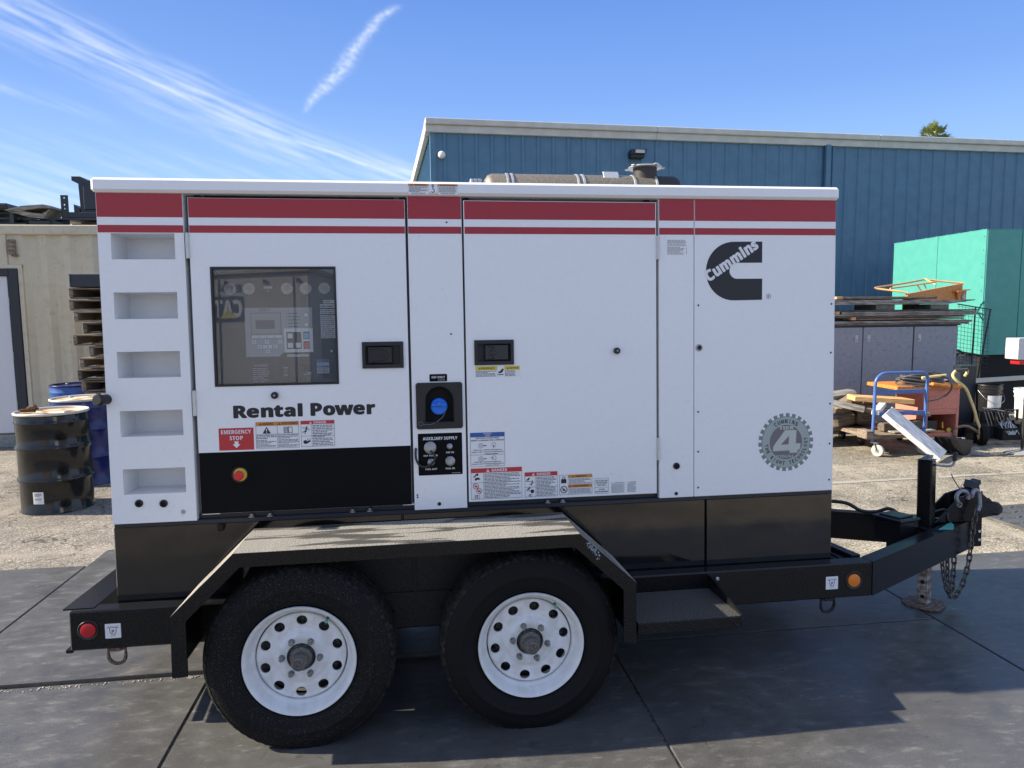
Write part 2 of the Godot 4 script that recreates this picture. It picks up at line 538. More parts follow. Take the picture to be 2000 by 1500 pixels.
	# rubber: one tyre is flecked with pale specks, the other is plain and dusty at the shoulder
	for k in [["rubber_specked", 0.83], ["rubber", 0.94]]:
		var sp: float = k[1]
		mottled(k[0], [0.0, lin(0.006, 0.006, 0.0065), 0.5, lin(0.009, 0.009, 0.0095), sp - 0.02, lin(0.012, 0.012, 0.012), sp, lin(0.03, 0.029, 0.028), sp + 0.03, lin(0.4, 0.4, 0.38)], 0.2, 30, 2.2, 0.62, 0.0, 2, false)
	mottled("rubber_dusty", [0.2, lin(0.008, 0.008, 0.008), 0.45, lin(0.016, 0.0155, 0.015), 0.6, lin(0.035, 0.034, 0.031), 0.78, lin(0.06, 0.057, 0.052)], 0.05, 33, 1.6, 0.75, 0.0, 5, false)
	M.rubber_dusty.metallic_specular = 0.25
	mottled("spindle_steel", [0.3, lin(0.09, 0.085, 0.075), 0.7, lin(0.2, 0.19, 0.17)], 0.05, 34, 4.0, 0.55, 0.3, 4, false)
	M.rubber.metallic_specular = 0.28
	M.rubber_specked.metallic_specular = 0.28
	# yard things
	mottled("blue_wall", [0.2, lin(0.07, 0.165, 0.255), 0.5, lin(0.078, 0.18, 0.275), 0.8, lin(0.086, 0.195, 0.29)], 0.02, 40, 0.25, 0.42)
	mottled("trim_cream", [0.25, lin(0.5, 0.49, 0.44), 0.75, lin(0.58, 0.57, 0.51)], 0.02, 41, 0.3, 0.5)
	mottled("container_cream", [0.15, lin(0.5, 0.435, 0.3), 0.4, lin(0.56, 0.495, 0.35), 0.75, lin(0.585, 0.52, 0.375), 0.9, lin(0.47, 0.39, 0.26)], 0.03, 42, 0.4, 0.6, 0.0, 6)
	mat("door_white", lin(0.62, 0.62, 0.62), 0.45)
	mat("door_frame", lin(0.02, 0.022, 0.028), 0.5)
	mottled("drum_black", [0.3, lin(0.009, 0.009, 0.009), 0.8, lin(0.011, 0.011, 0.011), 0.93, lin(0.018, 0.017, 0.016)], 0.14, 43, 1.0, 0.12, 0.0, 4, true)
	mottled("drum_blue", [0.3, lin(0.007, 0.015, 0.1), 0.75, lin(0.009, 0.02, 0.125), 0.9, lin(0.02, 0.035, 0.14)], 0.06, 44, 1.0, 0.2)
	mottled("drum_sky", [0.3, lin(0.02, 0.075, 0.28), 0.8, lin(0.035, 0.12, 0.37)], 0.02, 45, 1.0, 0.35)
	mottled("drum_top", [0.3, lin(0.34, 0.14, 0.05), 0.42, lin(0.5, 0.3, 0.13), 0.52, lin(0.62, 0.52, 0.34), 0.75, lin(0.68, 0.62, 0.46)], 0.011, 46, 1.0, 0.7)
	for k in 4:
		var t := 1.0 - 0.17 * k
		mottled("wood_%d" % k, [0.25, lin(0.17 * t, 0.125 * t, 0.085 * t), 0.5, lin(0.27 * t, 0.21 * t, 0.15 * t), 0.75, lin(0.36 * t, 0.29 * t, 0.21 * t)], 0.03, 50 + k, 1.5, 0.85, 0.0, 5, false)
	mottled("wood_grey", [0.25, lin(0.13, 0.12, 0.105), 0.5, lin(0.23, 0.215, 0.19), 0.75, lin(0.33, 0.31, 0.28)], 0.03, 56, 1.2, 0.85, 0.0, 5, false, false)
	mottled("wood_warm", [0.25, lin(0.5, 0.28, 0.1), 0.75, lin(0.68, 0.44, 0.2)], 0.03, 57, 1.5, 0.8, 0.0, 4, false, false)
	mottled("wood_white", [0.25, lin(0.36, 0.38, 0.37), 0.5, lin(0.6, 0.61, 0.59), 0.8, lin(0.72, 0.72, 0.7)], 0.03, 58, 1.4, 0.75, 0.0, 5, false, false)
	mottled("teal_paint", [0.2, lin(0.066, 0.3, 0.255), 0.5, lin(0.07, 0.31, 0.265), 0.8, lin(0.076, 0.325, 0.28)], 0.03, 60, 0.3, 0.4)
	mottled("cabinet_grey", [0.12, lin(0.14, 0.15, 0.175), 0.26, lin(0.245, 0.265, 0.3), 0.7, lin(0.26, 0.28, 0.315), 0.88, lin(0.285, 0.305, 0.335)], 0.03, 61, 0.8, 0.5, 0.0, 6)
	mat("cabinet_gap", lin(0.03, 0.034, 0.045), 0.6)
	mottled("orange_paint", [0.25, lin(0.5, 0.17, 0.03), 0.7, lin(0.64, 0.25, 0.05)], 0.03, 62, 1.0, 0.45)
	mottled("rose_paint", [0.25, lin(0.56, 0.19, 0.135), 0.7, lin(0.64, 0.24, 0.17)], 0.05, 63, 1.0, 0.5)
	mottled("cart_blue", [0.25, lin(0.045, 0.11, 0.33), 0.7, lin(0.09, 0.18, 0.42)], 0.04, 64, 2.0, 0.35)
	mat("truck_yellow", lin(0.66, 0.56, 0.26), 0.5)
	mat("hose_grey", lin(0.06, 0.06, 0.062), 0.5)
	mottled("bin_grey", [0.25, lin(0.2, 0.205, 0.195), 0.75, lin(0.28, 0.285, 0.27)], 0.03, 65, 1.0, 0.6)
	mat("bucket_white", lin(0.75, 0.75, 0.72), 0.45)
	mat("wire_dark", lin(0.02, 0.03, 0.03), 0.5)
	mat("caster_grey", lin(0.42, 0.42, 0.38), 0.55)
	mottled("tan_paint", [0.25, lin(0.48, 0.45, 0.4), 0.75, lin(0.54, 0.51, 0.46)], 0.02, 66, 0.5, 0.5)
	mottled("frond", [0.2, lin(0.09, 0.13, 0.03), 0.55, lin(0.15, 0.19, 0.05), 0.85, lin(0.28, 0.26, 0.1)], 0.05, 67, 1.0, 0.6)
	M.frond.backlight_enabled = true
	M.frond.backlight = lin(0.05, 0.08, 0.02)
	mat("rag_brown", lin(0.13, 0.07, 0.04), 0.9)
	mat("blue_black", lin(0.018, 0.022, 0.032), 0.4)
	for k in ["wood_0", "wood_1", "wood_2", "wood_3", "wood_grey", "wood_warm", "wood_white"]:
		M[k].uv1_scale = M[k].uv1_scale * Vector3(0.22, 1.5, 1.5)      # grain runs along the boards
	make_ground_textures()

func make_ground_textures() -> void:
	var n := 1024
	# worn aggregate: stones of many colours set in tar
	var cv := noise(FastNoiseLite.TYPE_CELLULAR, 0.17, 5, 1)
	cv.cellular_return_type = FastNoiseLite.RETURN_CELL_VALUE
	var ce := noise(FastNoiseLite.TYPE_CELLULAR, 0.17, 5, 1)
	ce.cellular_return_type = FastNoiseLite.RETURN_DISTANCE2_SUB
	var a := grain(cv, n)
	var b := grain(ce, n)
	var big := grain(noise(FastNoiseLite.TYPE_SIMPLEX_SMOOTH, 0.008, 6, 5), n)
	var pal: Array[Vector3] = []
	for k in 256:
		var t := fmod(k * 0.6180339, 1.0)
		var base := Vector3(0.36, 0.325, 0.265)
		if t < 0.16: base = Vector3(0.15, 0.14, 0.125)
		elif t < 0.36: base = Vector3(0.27, 0.25, 0.22)
		elif t > 0.82: base = Vector3(0.56, 0.53, 0.46)
		elif t > 0.72: base = Vector3(0.4, 0.31, 0.23)
		pal.append(base * (0.85 + 0.3 * fmod(k * 0.377, 1.0)))
	var sr := PackedByteArray()
	sr.resize(1025)
	for k in 1025: sr[k] = int(255.0 * clampf(Color(k / 1024.0, 0, 0).linear_to_srgb().r, 0, 1))
	var out := PackedByteArray()
	out.resize(n * n * 3)
	for i in n * n:
		var p := pal[a[i]]
		if b[i] < 20: p = Vector3(0.1, 0.094, 0.085)
		var g := 1.06 + big[i] * 0.0018
		out[i * 3] = sr[int(1024.0 * minf(p.x * g, 1.0))]
		out[i * 3 + 1] = sr[int(1024.0 * minf(p.y * g, 1.0))]
		out[i * 3 + 2] = sr[int(1024.0 * minf(p.z * g, 1.0))]
	var m := mat("aggregate", Color.WHITE, 0.9)
	m.albedo_texture = tex(out, n)
	m.normal_enabled = true
	m.normal_texture = bump(b, n, 3.0)
	m.normal_scale = 0.8
	m.vertex_color_use_as_albedo = true
	wrap_world(m, 0.62)
	# scuffed dark rubber matting: streaks of pale dust, scratches and flecks
	var s1 := grain(noise(FastNoiseLite.TYPE_SIMPLEX_SMOOTH, 0.012, 11, 5), n)
	var s2 := grain(noise(FastNoiseLite.TYPE_SIMPLEX_SMOOTH, 0.03, 12, 6), n, 2)
	var s3 := grain(noise(FastNoiseLite.TYPE_SIMPLEX_SMOOTH, 0.09, 13, 3), n, 4)
	var s4 := grain(noise(FastNoiseLite.TYPE_SIMPLEX_SMOOTH, 0.3, 14, 2), n)
	var s5 := grain(noise(FastNoiseLite.TYPE_CELLULAR, 0.02, 16, 3), n)
	var rough := PackedByteArray()
	rough.resize(n * n)
	for i in n * n:
		var v := 0.056 + 0.00007 * s1[i] + 0.00006 * s2[i] + 0.00016 * s4[i]
		if s2[i] > 168: v += (s2[i] - 168) * 0.0006
		if s3[i] > 184: v += (s3[i] - 184) * 0.0014
		if s4[i] > 208: v += (s4[i] - 208) * 0.006
		if s5[i] > 225: v += 0.012
		out[i * 3] = sr[int(1024.0 * v * 1.0)]
		out[i * 3 + 1] = sr[int(1024.0 * v * 0.995)]
		out[i * 3 + 2] = sr[int(1024.0 * v * 0.985)]
		rough[i] = clampi(int(58 + s2[i] * 0.2 + s1[i] * 0.15), 0, 255)
	m = mat("mat_rubber", Color.WHITE, 1.0)
	m.albedo_texture = tex(out, n)
	var ri := Image.create_from_data(n, n, false, Image.FORMAT_L8, rough)
	m.roughness_texture = ImageTexture.create_from_image(ri)
	m.roughness_texture_channel = BaseMaterial3D.TEXTURE_CHANNEL_RED
	m.normal_enabled = true
	m.normal_texture = bump(s2, n, 2.0)
	m.normal_scale = 0.25
	wrap_world(m, 0.42)
	m.uv1_offset = Vector3(0.13, 0.2, 0.37)
	# large uneven wear for both grounds: pale scuffs, dark spots and thin wandering cracks
	var q := 512
	var w1 := grain(noise(FastNoiseLite.TYPE_SIMPLEX_SMOOTH, 0.012, 90, 6), q)
	var w2 := grain(noise(FastNoiseLite.TYPE_SIMPLEX_SMOOTH, 0.05, 91, 4), q, 3)
	var w3 := grain(noise(FastNoiseLite.TYPE_SIMPLEX_SMOOTH, 0.009, 92, 5), q)
	var w4 := grain(noise(FastNoiseLite.TYPE_CELLULAR, 0.03, 93, 1), q)
	for kind in 2:
		var d := PackedByteArray()
		d.resize(q * q * 3)
		for i in q * q:
			var v := (238.0 if kind == 0 else 242.0) + (w1[i] - 128) * (0.2 if kind == 0 else 0.22)
			if w2[i] > 170: v += (w2[i] - 170) * 0.5
			if kind == 0 and absi(w3[i] - 128) < 2: v *= 0.6
			if kind == 0 and absi(w1[i] - 140) < 1: v *= 0.72
			if kind == 1 and absi(w3[i] - 120) < 1: v *= 0.86
			if kind == 0 and w4[i] < 10: v *= 0.75
			var c := clampi(int(v), 60, 255)
			d[i * 3] = c
			d[i * 3 + 1] = c
			d[i * 3 + 2] = clampi(int(c * 0.99), 0, 255)
		var t: StandardMaterial3D = M.aggregate if kind == 0 else M.mat_rubber
		t.detail_enabled = true
		t.detail_blend_mode = BaseMaterial3D.BLEND_MODE_MUL
		t.detail_albedo = tex(d, q)
		t.detail_uv_layer = BaseMaterial3D.DETAIL_UV_2
		t.uv2_triplanar = true
		t.uv2_world_triplanar = true
		t.uv2_scale = Vector3.ONE * (0.17 if kind == 0 else 0.23)
	# dark smears trodden along the mudguard tops
	var sm := PackedByteArray()
	sm.resize(q * q * 3)
	var e1 := grain(noise(FastNoiseLite.TYPE_SIMPLEX_SMOOTH, 0.02, 95, 5), q, 8)
	for i in q * q:
		var v := 245
		if e1[i] > 150: v -= mini((e1[i] - 150) * 4, 130)
		sm[i * 3] = v
		sm[i * 3 + 1] = v
		sm[i * 3 + 2] = v
	M.grit_top.detail_enabled = true
	M.grit_top.detail_blend_mode = BaseMaterial3D.BLEND_MODE_MUL
	M.grit_top.detail_albedo = tex(sm, q)
	M.grit_top.detail_uv_layer = BaseMaterial3D.DETAIL_UV_2
	M.grit_top.uv2_triplanar = true
	M.grit_top.uv2_scale = Vector3.ONE * 1.1
	M.frame_black.metallic_specular = 0.38
	# sheet metal is never quite flat
	for k in [["white_paint", 0.006, 0.5, 0.35], ["gloss_black", 0.008, 0.6, 0.3]]:
		var t2 := NoiseTexture2D.new()
		t2.width = 512
		t2.height = 512
		t2.seamless = true
		t2.as_normal_map = true
		t2.bump_strength = 1.5
		t2.noise = noise(FastNoiseLite.TYPE_SIMPLEX_SMOOTH, k[1], 97, 2)
		M[k[0]].normal_enabled = true
		M[k[0]].normal_texture = t2
		M[k[0]].normal_scale = k[3]

# ------------------------------------------------------------------ sky
const SKY := [[0.0, 0.66, 0.8, 1.0], [6.0, 0.42, 0.63, 0.96], [10.0, 0.31, 0.52, 0.88], [16.0, 0.185, 0.36, 0.78], [23.0, 0.118, 0.265, 0.68], [45.0, 0.09, 0.215, 0.58], [90.0, 0.065, 0.165, 0.48]]

func sky_clear(el: float) -> Vector3:
	if el <= 0.0: return Vector3(0.3, 0.29, 0.26).lerp(Vector3(SKY[0][1], SKY[0][2], SKY[0][3]), clampf(1.0 + el / 2.0, 0, 1))
	for i in SKY.size() - 1:
		if el <= SKY[i + 1][0]:
			var t: float = (el - SKY[i][0]) / (SKY[i + 1][0] - SKY[i][0])
			return Vector3(SKY[i][1], SKY[i][2], SKY[i][3]).lerp(Vector3(SKY[i + 1][1], SKY[i + 1][2], SKY[i + 1][3]), t)
	return Vector3(SKY[6][1], SKY[6][2], SKY[6][3])

func along(line: Array, x: float) -> float:
	for i in range(0, line.size() - 2, 2):
		if x <= line[i + 2] or i == line.size() - 4:
			return lerpf(line[i + 1], line[i + 3], (x - line[i]) / (line[i + 2] - line[i]))
	return line[1]

func streak(w: float, o: float, sg: float) -> float:
	var d := (w - o) / sg
	return exp(-d * d)

func make_sky() -> ImageTexture:
	var base := Image.create(288, 256, false, Image.FORMAT_RGBF)     # 16 columns over at each side, cut off again below
	var sun := Vector3(-0.8476, 0.5196, -0.1073)
	var fill_wisps := noise(FastNoiseLite.TYPE_SIMPLEX_SMOOTH, 1.0, 70, 4)
	for j in 256:
		var el := 90.0 - (j + 0.5) * 180.0 / 256.0
		for i in 288:
			var az := wrapf((i - 16 + 0.5) / 256.0 * TAU, -PI, PI)
			var e := deg_to_rad(el)
			var d := Vector3(sin(az) * cos(e), sin(e), -cos(az) * cos(e))
			var c := sky_clear(el)
			if el > -1.0:
				var ang := rad_to_deg(acos(clampf(d.dot(sun), -1, 1)))
				c += Vector3(1.0, 0.95, 0.85) * (0.9 * exp(-ang / 9.0) + 0.12 * exp(-ang / 35.0))
				if el > 4.0:
					var q := d / maxf(d.y, 0.08)
					var n := fill_wisps.get_noise_2d(q.x * 0.35 + q.z * 0.12, q.z * 1.1 - q.x * 0.35)
					if absf(az) > 0.9: c = c.lerp(Vector3(0.85, 0.9, 0.98), clampf(0.3 + n * 1.2, 0, 0.7))  # unseen cirrus beside and behind the camera, added to brighten the shaded panels
			base.set_pixel(i, j, Color(c.x, c.y, c.z))
	base.resize(2304, 2048, Image.INTERPOLATE_CUBIC)
	base = base.get_region(Rect2i(128, 0, 2048, 2048))
	var fine := noise(FastNoiseLite.TYPE_SIMPLEX_SMOOTH, 1.0, 71, 4)
	var puff := noise(FastNoiseLite.TYPE_SIMPLEX_SMOOTH, 1.0, 72, 3)
	var main_band := [-40.0, 24.5, -25.9, 19.06, -24.06, 18.27, -20.9, 17.25, -17.9, 15.9, -14.65, 15.1, -11.95, 14.0, -9.1, 12.85, -4.7, 11.6, 0.5, 10.35, 8.0, 8.4]
	var trail := [14.59, -7.95, 15.47, -7.18, 16.67, -6.01, 17.58, -5.04, 18.98, -4.04, 20.02, -3.06, 21.04, -2.26, 21.8, -1.09]
	var y0 := int((90.0 - 27.0) / 180.0 * 2048)
	var y1 := int((90.0 - 2.0) / 180.0 * 2048)
	var x0 := int(-46.0 / 360.0 * 2048)
	var x1 := int(12.0 / 360.0 * 2048)
	for j in range(y0, y1):
		var el := 90.0 - (j + 0.5) * 180.0 / 2048.0
		for col in range(x0, x1):
			var i := posmod(col, 2048)
			var az := (col + 0.5) / 2048.0 * 360.0
			var w := el - along(main_band, az)
			var s := az * 0.95 - el * 0.32          # along the fibres
			var t := el + az * 0.33                 # across them
			var n1 := fine.get_noise_2d(s * 0.09, t * 1.3)
			var n2 := fine.get_noise_2d(s * 0.22 + 40.0, t * 3.0)
			var fib := clampf(0.55 + n1 * 1.1 + n2 * 0.6, 0.0, 1.6)
			var edge := clampf((az + 46.0) / 8.0, 0, 1) * clampf((12.0 - az) / 8.0, 0, 1)
			var dn := 0.0
			dn += 0.42 * streak(w, 0.0, 0.5) * fib
			dn += 0.22 * streak(w, 0.1, 1.1) * fib
			dn += 0.2 * streak(w, 1.25, 0.4) * fib * clampf((-8.0 - az) / 6.0, 0, 1)
			dn += 0.26 * streak(w, -1.15, 0.45) * fib * clampf((2.0 - az) / 10.0, 0, 1)
			dn += 0.18 * streak(w, -2.1, 0.5) * fib * clampf((-6.0 - az) / 8.0, 0, 1)
			dn += 0.3 * streak(el, 13.6 - 0.2 * (az + 23.0), 0.35) * fib * clampf((-19.0 - az) / 6.0, 0, 1)
			var low := clampf((12.5 - el) / 5.0, 0, 1) * clampf((3.0 - az) / 12.0, 0, 1)
			dn += low * clampf(0.08 + n1 * 0.4 + n2 * 0.2, 0, 0.4)
			# the short contrail
			if el > 14.0 and el < 22.6:
				var cx := along(trail, el) + 0.14 * puff.get_noise_2d(el * 0.9, 3.0)
				var half := 0.12 + 0.5 * clampf((el - 14.6) / 2.0, 0, 1) - 0.16 * clampf((el - 18.6) / 1.6, 0, 1)
				var q := (az - cx - 0.12 * puff.get_noise_2d(el * 2.2, 9.0)) / half
				var lump := clampf(0.62 + 0.7 * puff.get_noise_2d(az * 2.6, el * 2.2) + 0.5 * puff.get_noise_2d(az * 5.5 + 9.0, el * 4.0), 0.08, 1.3)
				dn += 0.62 * exp(-q * q * 1.3) * lump * clampf((el - 14.4) / 1.2, 0, 1) * clampf((22.2 - el) / 0.5, 0, 1)
			if dn > 0.002:
				var c := base.get_pixel(i, j)
				var k := minf(dn * edge, 0.85)
				base.set_pixel(i, j, Color(lerpf(c.r, 0.86, k), lerpf(c.g, 0.92, k), lerpf(c.b, 1.02, k)))
	return ImageTexture.create_from_image(base)

func make_light() -> void:
	var cam := Camera3D.new()
	put(cam, "camera", self)
	cam.position = Vector3(1.27321, 1.7018, 3.0824)
	cam.rotation_order = EULER_ORDER_YXZ
	cam.rotation_degrees = Vector3(-5.84136, -7.77806, -0.61486)
	cam.fov = 56.754
	cam.near = 0.05
	cam.far = 800.0
	cam.current = true
	var env := Environment.new()
	env.background_mode = Environment.BG_SKY
	var sky := Sky.new()
	var pm := PanoramaSkyMaterial.new()
	pm.panorama = make_sky()
	pm.energy_multiplier = 0.495
	sky.sky_material = pm
	env.sky = sky
	env.ambient_light_source = Environment.AMBIENT_SOURCE_SKY
	env.tonemap_mode = Environment.TONE_MAPPER_LINEAR
	env.tonemap_exposure = 2.45
	env.sdfgi_enabled = true
	env.ssao_enabled = true
	env.ssil_enabled = true
	var we := WorldEnvironment.new()
	put(we, "world_environment", self)
	we.environment = env
	var sun := DirectionalLight3D.new()
	put(sun, "sun", self)
	sun.light_energy = 1.4
	sun.light_color = Color(1.0, 0.95, 0.87)
	sun.light_angular_distance = 0.5
	sun.shadow_enabled = true
	var d := Vector3(0.84764, -0.51961, 0.10726)
	sun.basis = Basis.looking_at(d, Vector3.UP)

# ------------------------------------------------------------------ ground
func make_ground() -> void:
	var s := S()
	var big := noise(FastNoiseLite.TYPE_SIMPLEX_SMOOTH, 0.35, 80, 4)
	var trk := noise(FastNoiseLite.TYPE_SIMPLEX_SMOOTH, 0.9, 81, 3)
	var y := -0.012
	var nx := 120
	var nz := 90
	var gx := -14.0
	var gz := -16.0
	var st := 0.28
	var cols := []
	for j in nz + 1:
		var row := PackedColorArray()
		for i in nx + 1:
			var x := gx + i * st
			var z := gz + j * st
			var n := big.get_noise_2d(x, z)
			var k := 0.9 + 0.2 * n + 0.12 * trk.get_noise_2d(x * 0.25, z * 2.2)
			if n < -0.28: k -= 0.1
			# paler and yellower aggregate to the right; darker and greyer to the left
			var right_mix := clampf((x - 2.0) / 2.5 + n, 0.0, 1.0)
			k *= lerpf(0.76, 1.05, right_mix)
			row.append(Color(k, k * 0.985, k * lerpf(0.965, 0.9, right_mix)))
		cols.append(row)
	s.set_normal(Vector3.UP)
	for j in nz:
		for i in nx:
			for q in [[0, 0], [1, 0], [1, 1], [0, 0], [1, 1], [0, 1]]:
				s.set_normal(Vector3.UP)
				s.set_color(cols[j + q[1]][i + q[0]])
				s.add_vertex(Vector3(gx + (i + q[0]) * st, y, gz + (j + q[1]) * st))
	# the same sheet on to the horizon
	var ex := gx + nx * st
	var ez := gz + nz * st
	for r in [[-400.0, -400.0, 400.0, gz], [-400.0, ez, 400.0, 400.0], [-400.0, gz, gx, ez], [ex, gz, 400.0, ez]]:
		for q in [[0, 1], [2, 1], [2, 3], [0, 1], [2, 3], [0, 3]]:
			s.set_normal(Vector3.UP)
			s.set_color(Color(0.8, 0.79, 0.76))
			s.add_vertex(Vector3(r[q[0]], y, r[q[1]]))
	tag(obj("ground", [s, M.aggregate]), "worn tan aggregate yard surface round the trailer", "ground", "", "structure")
	# faded line painted on the yard
	s = S()
	rng.seed = 5
	var px := 4.2
	while px < 9.0:
		var w := rng.randf_range(0.1, 0.32)
		var z := -3.27 - 0.032 * (px - 5.0) + rng.randf_range(-0.006, 0.006)
		var h := rng.randf_range(0.03, 0.052)
		quad(s, Vector3(px, y + 0.004, z - h), Vector3(px + w, y + 0.004, z - h), Vector3(px + w, y + 0.004, z + h), Vector3(px, y + 0.004, z + h), Vector3.UP)
		px += w + (rng.randf_range(0.0, 0.05) if rng.randf() < 0.5 else 0.0)
	mottled("line_dust", [0.3, lin(0.28, 0.26, 0.215), 0.5, lin(0.33, 0.31, 0.255), 0.75, lin(0.42, 0.4, 0.34)], 0.16, 82, 1.5, 0.9)
	tag(obj("painted_line", [s, M.line_dust]), "faded pale line across the yard behind the trailer tongue", "marking", "", "structure")

func slab(label: String, x0: float, z0: float, x1: float, z1: float, top: float, thick := 0.02) -> void:
	var s := S()
	bb(s, x0, top - thick, z0, x1, top, z1, 0.003)
	tag(obj("ground_mat", [s, M.mat_rubber]), label, "ground mat", "dark mats laid under the trailer")

func make_mats() -> void:
	slab("dark ground mat in front of the trailer's rear bumper, nearest the lower left corner", -1.66, -0.315, 0.272, 2.7, 0.0)
	slab("dark ground mat under the front row of the two near wheels", 0.284, -0.315, 2.216, 2.7, 0.0)
	slab("dark ground mat in front of the step, mostly in the trailer's shadow", 2.228, -0.315, 4.062, 2.7, 0.0)
	slab("dark ground mat at the lower right corner, beyond the jack foot", 4.074, -1.21, 6.6, 2.7, 0.0)
	slab("scuffed dark ground mat behind the rear bumper, furthest left with a raised edge", -3.6, -1.945, -0.972, -0.328, 0.016, 0.034)
	slab("scuffed dark ground mat under the trailer's rear end, its far corner on the aggregate", -0.962, -2.27, 1.7, -0.328, 0.016, 0.034)
	slab("dark ground mat under the middle of the trailer", 1.712, -1.2, 4.062, -0.328, 0.0)
	slab("dark ground mat left of the rear bumper at the picture's left edge", -4.6, -0.315, -1.672, 2.7, 0.0)
	# crumbs of grit lying along the raised edge
	var s := S()
	rng.seed = 11
	for k in 170:
		var x := rng.randf_range(-1.1, 0.3)
		var q := rng.randf_range(0.0015, 0.005)
		bx(s, Vector3(x, q * 0.4, -0.3 + absf(rng.randfn(0.0, 0.012))), Vector3(q * 2.2, q, q * 1.4), q * 0.3, Basis(Vector3.UP, rng.randf() * TAU))
	mat("crumb", lin(0.4, 0.37, 0.31), 0.9)
	tag(obj("grit", [s, M.crumb]), "pale crumbs of grit along the raised mat edge", "grit", "", "stuff")
	# chequered black plate beyond the coupler
	var t := thing("tread_plate", "black chevron-patterned plate lying beyond the trailer coupler at the right edge", "ground plate", Vector3(6.95, -0.012, -1.72), 0.06)
	s = S()
	bb(s, -1.1, 0, -0.55, 1.3, 0.022, 0.62, 0.004)
	obj("plate", [s, M.mat_rubber], t)
	s = S()
	for i in 26:
		for j in 9:
			var c := Vector3(-1.05 + i * 0.09, 0.024, -0.48 + j * 0.125)
			var a := 0.45 if (i + j) % 2 == 0 else -0.45
			bx(s, c, Vector3(0.075, 0.008, 0.014), 0.003, Basis(Vector3.UP, a))
	tag(obj("tread_bars", [s, M.mat_rubber], t), "", "", "", "stuff")
	s = S()
	bb(s, -1.12, 0, 0.62, 1.3, 0.016, 0.66, 0.003)
	obj("wooden_edge", [s, M.wood_1], t)

# ------------------------------------------------------------------ the generator trailer (its own frame: side face at z = 0)
func stripes(parent: Node, x0: float, x1: float, top: float) -> void:
	for r in [[2.119, top], [2.056, 2.0875]]:
		var s := S()
		bb(s, x0 + 0.0015, r[0], 0.0, x1 - 0.0015, r[1] - 0.001, 0.0007)
		obj("stripe", [s, M.stripe_red], parent)

func hinge(parent: Node, x: float, y0: float, y1: float) -> void:
	var s := S()
	bb(s, x - 0.009, y0, -0.012, x + 0.009, y1, 0.004, 0.002)
	cyl(s, Vector3(x + 0.001, y0 + 0.001, 0.006), Vector3(x + 0.001, (y0 + y1) * 0.5 - 0.001, 0.006), 0.006, 10)
	cyl(s, Vector3(x + 0.001, (y0 + y1) * 0.5 + 0.001, 0.006), Vector3(x + 0.001, y1 - 0.001, 0.006), 0.006, 10)
	obj("hinge", [s, M.hinge_steel], parent)

func latch(parent: Node, x0: float, y0: float, x1: float, y1: float, flip: bool) -> void:
	var f := S()
	var cx := (x0 + x1) * 0.5
	var cy := (y0 + y1) * 0.5
	holed(f, x0, y0, x1, y1, 0.0, 0.007, [[x0 + 0.014, y0 + 0.016, x1 - 0.014, y1 - 0.016]])
	recess(f, x0 + 0.014, y0 + 0.016, x1 - 0.014, y1 - 0.016, 0.003, -0.026)
	var p := S()
	var a := x0 + 0.022
	var b := x1 - 0.047
	if flip:
		a = x0 + 0.047
		b = x1 - 0.022
	bb(p, a, y0 + 0.02, -0.02, b, y1 - 0.02, 0.0035, 0.004)
	tube(p, curve([Vector3(a + 0.012, cy + 0.026, 0.004), Vector3(cx, cy + 0.024, 0.004), Vector3(cx + 0.024 * (-1 if flip else 1), cy, 0.004), Vector3(cx, cy - 0.024, 0.004), Vector3(a + 0.012, cy - 0.028, 0.004)]), 0.003, 6)
	cyl(p, Vector3(cx, cy, 0.002), Vector3(cx, cy, 0.007), 0.01, 14, 0.002)
	obj("handle", [f, M.plastic_black, p, M.plastic_gloss], parent)

func knob(called: String, parent: Node, x: float, y: float, r: float, out := 0.02) -> void:
	var s := S()
	var t := S()
	cyl(s, Vector3(x, y, 0), Vector3(x, y, out), r, 18, r * 0.25)
	cyl(t, Vector3(x, y, out), Vector3(x, y, out + 0.0015), r * 0.3, 10)
	obj(called, [s, M.plastic_black, t, M.ink_pale], parent)

func socket(called: String, parent: Node, x: float, y: float, r: float) -> void:
	var s := S()
	var t := S()
	var Z := Transform3D(Basis(Vector3(1, 0, 0), Vector3(0, 0, 1), Vector3(0, -1, 0)), Vector3(x, y, 0))
	lathe(s, [Vector2(r * 0.55, 0.0), Vector2(r * 0.55, 0.005), Vector2(r * 0.65, 0.008), Vector2(r * 0.95, 0.006), Vector2(r, 0.0)], Z, 18)
	cyl(t, Vector3(x, y, 0), Vector3(x, y, 0.0012), r * 0.56, 14)
	obj(called, [s, M.plastic_black, t, M.hollow_black], parent)

func dots(parent: Node, list: Array, r := 0.0045) -> void:
	for q in list:
		var s := S()
		cyl(s, Vector3(q[0], q[1], 0), Vector3(q[0], q[1], 0.0025), r, 10, 0.001)
		obj("rivet", [s, M.dark_steel], parent)

# short scratches and rubbed marks on the paint
func scuffs(parent: Node, b: Array, n: int, sd: int) -> void:
	var P := {"z": 0.0003}
	rng.seed = sd * 17
	for k in n:
		var c := Vector2(rng.randf_range(b[0], b[2]), rng.randf_range(b[1], b[3]))
		var d := Vector2.from_angle(rng.randf_range(-0.6, 2.2)) * rng.randf_range(0.001, 0.009)
		p_line(P, "scuff", 0, c - d, c + d, rng.randf_range(0.0008, 0.0022))
	tag(printed("scuff_marks", P, parent), "", "", "", "stuff")

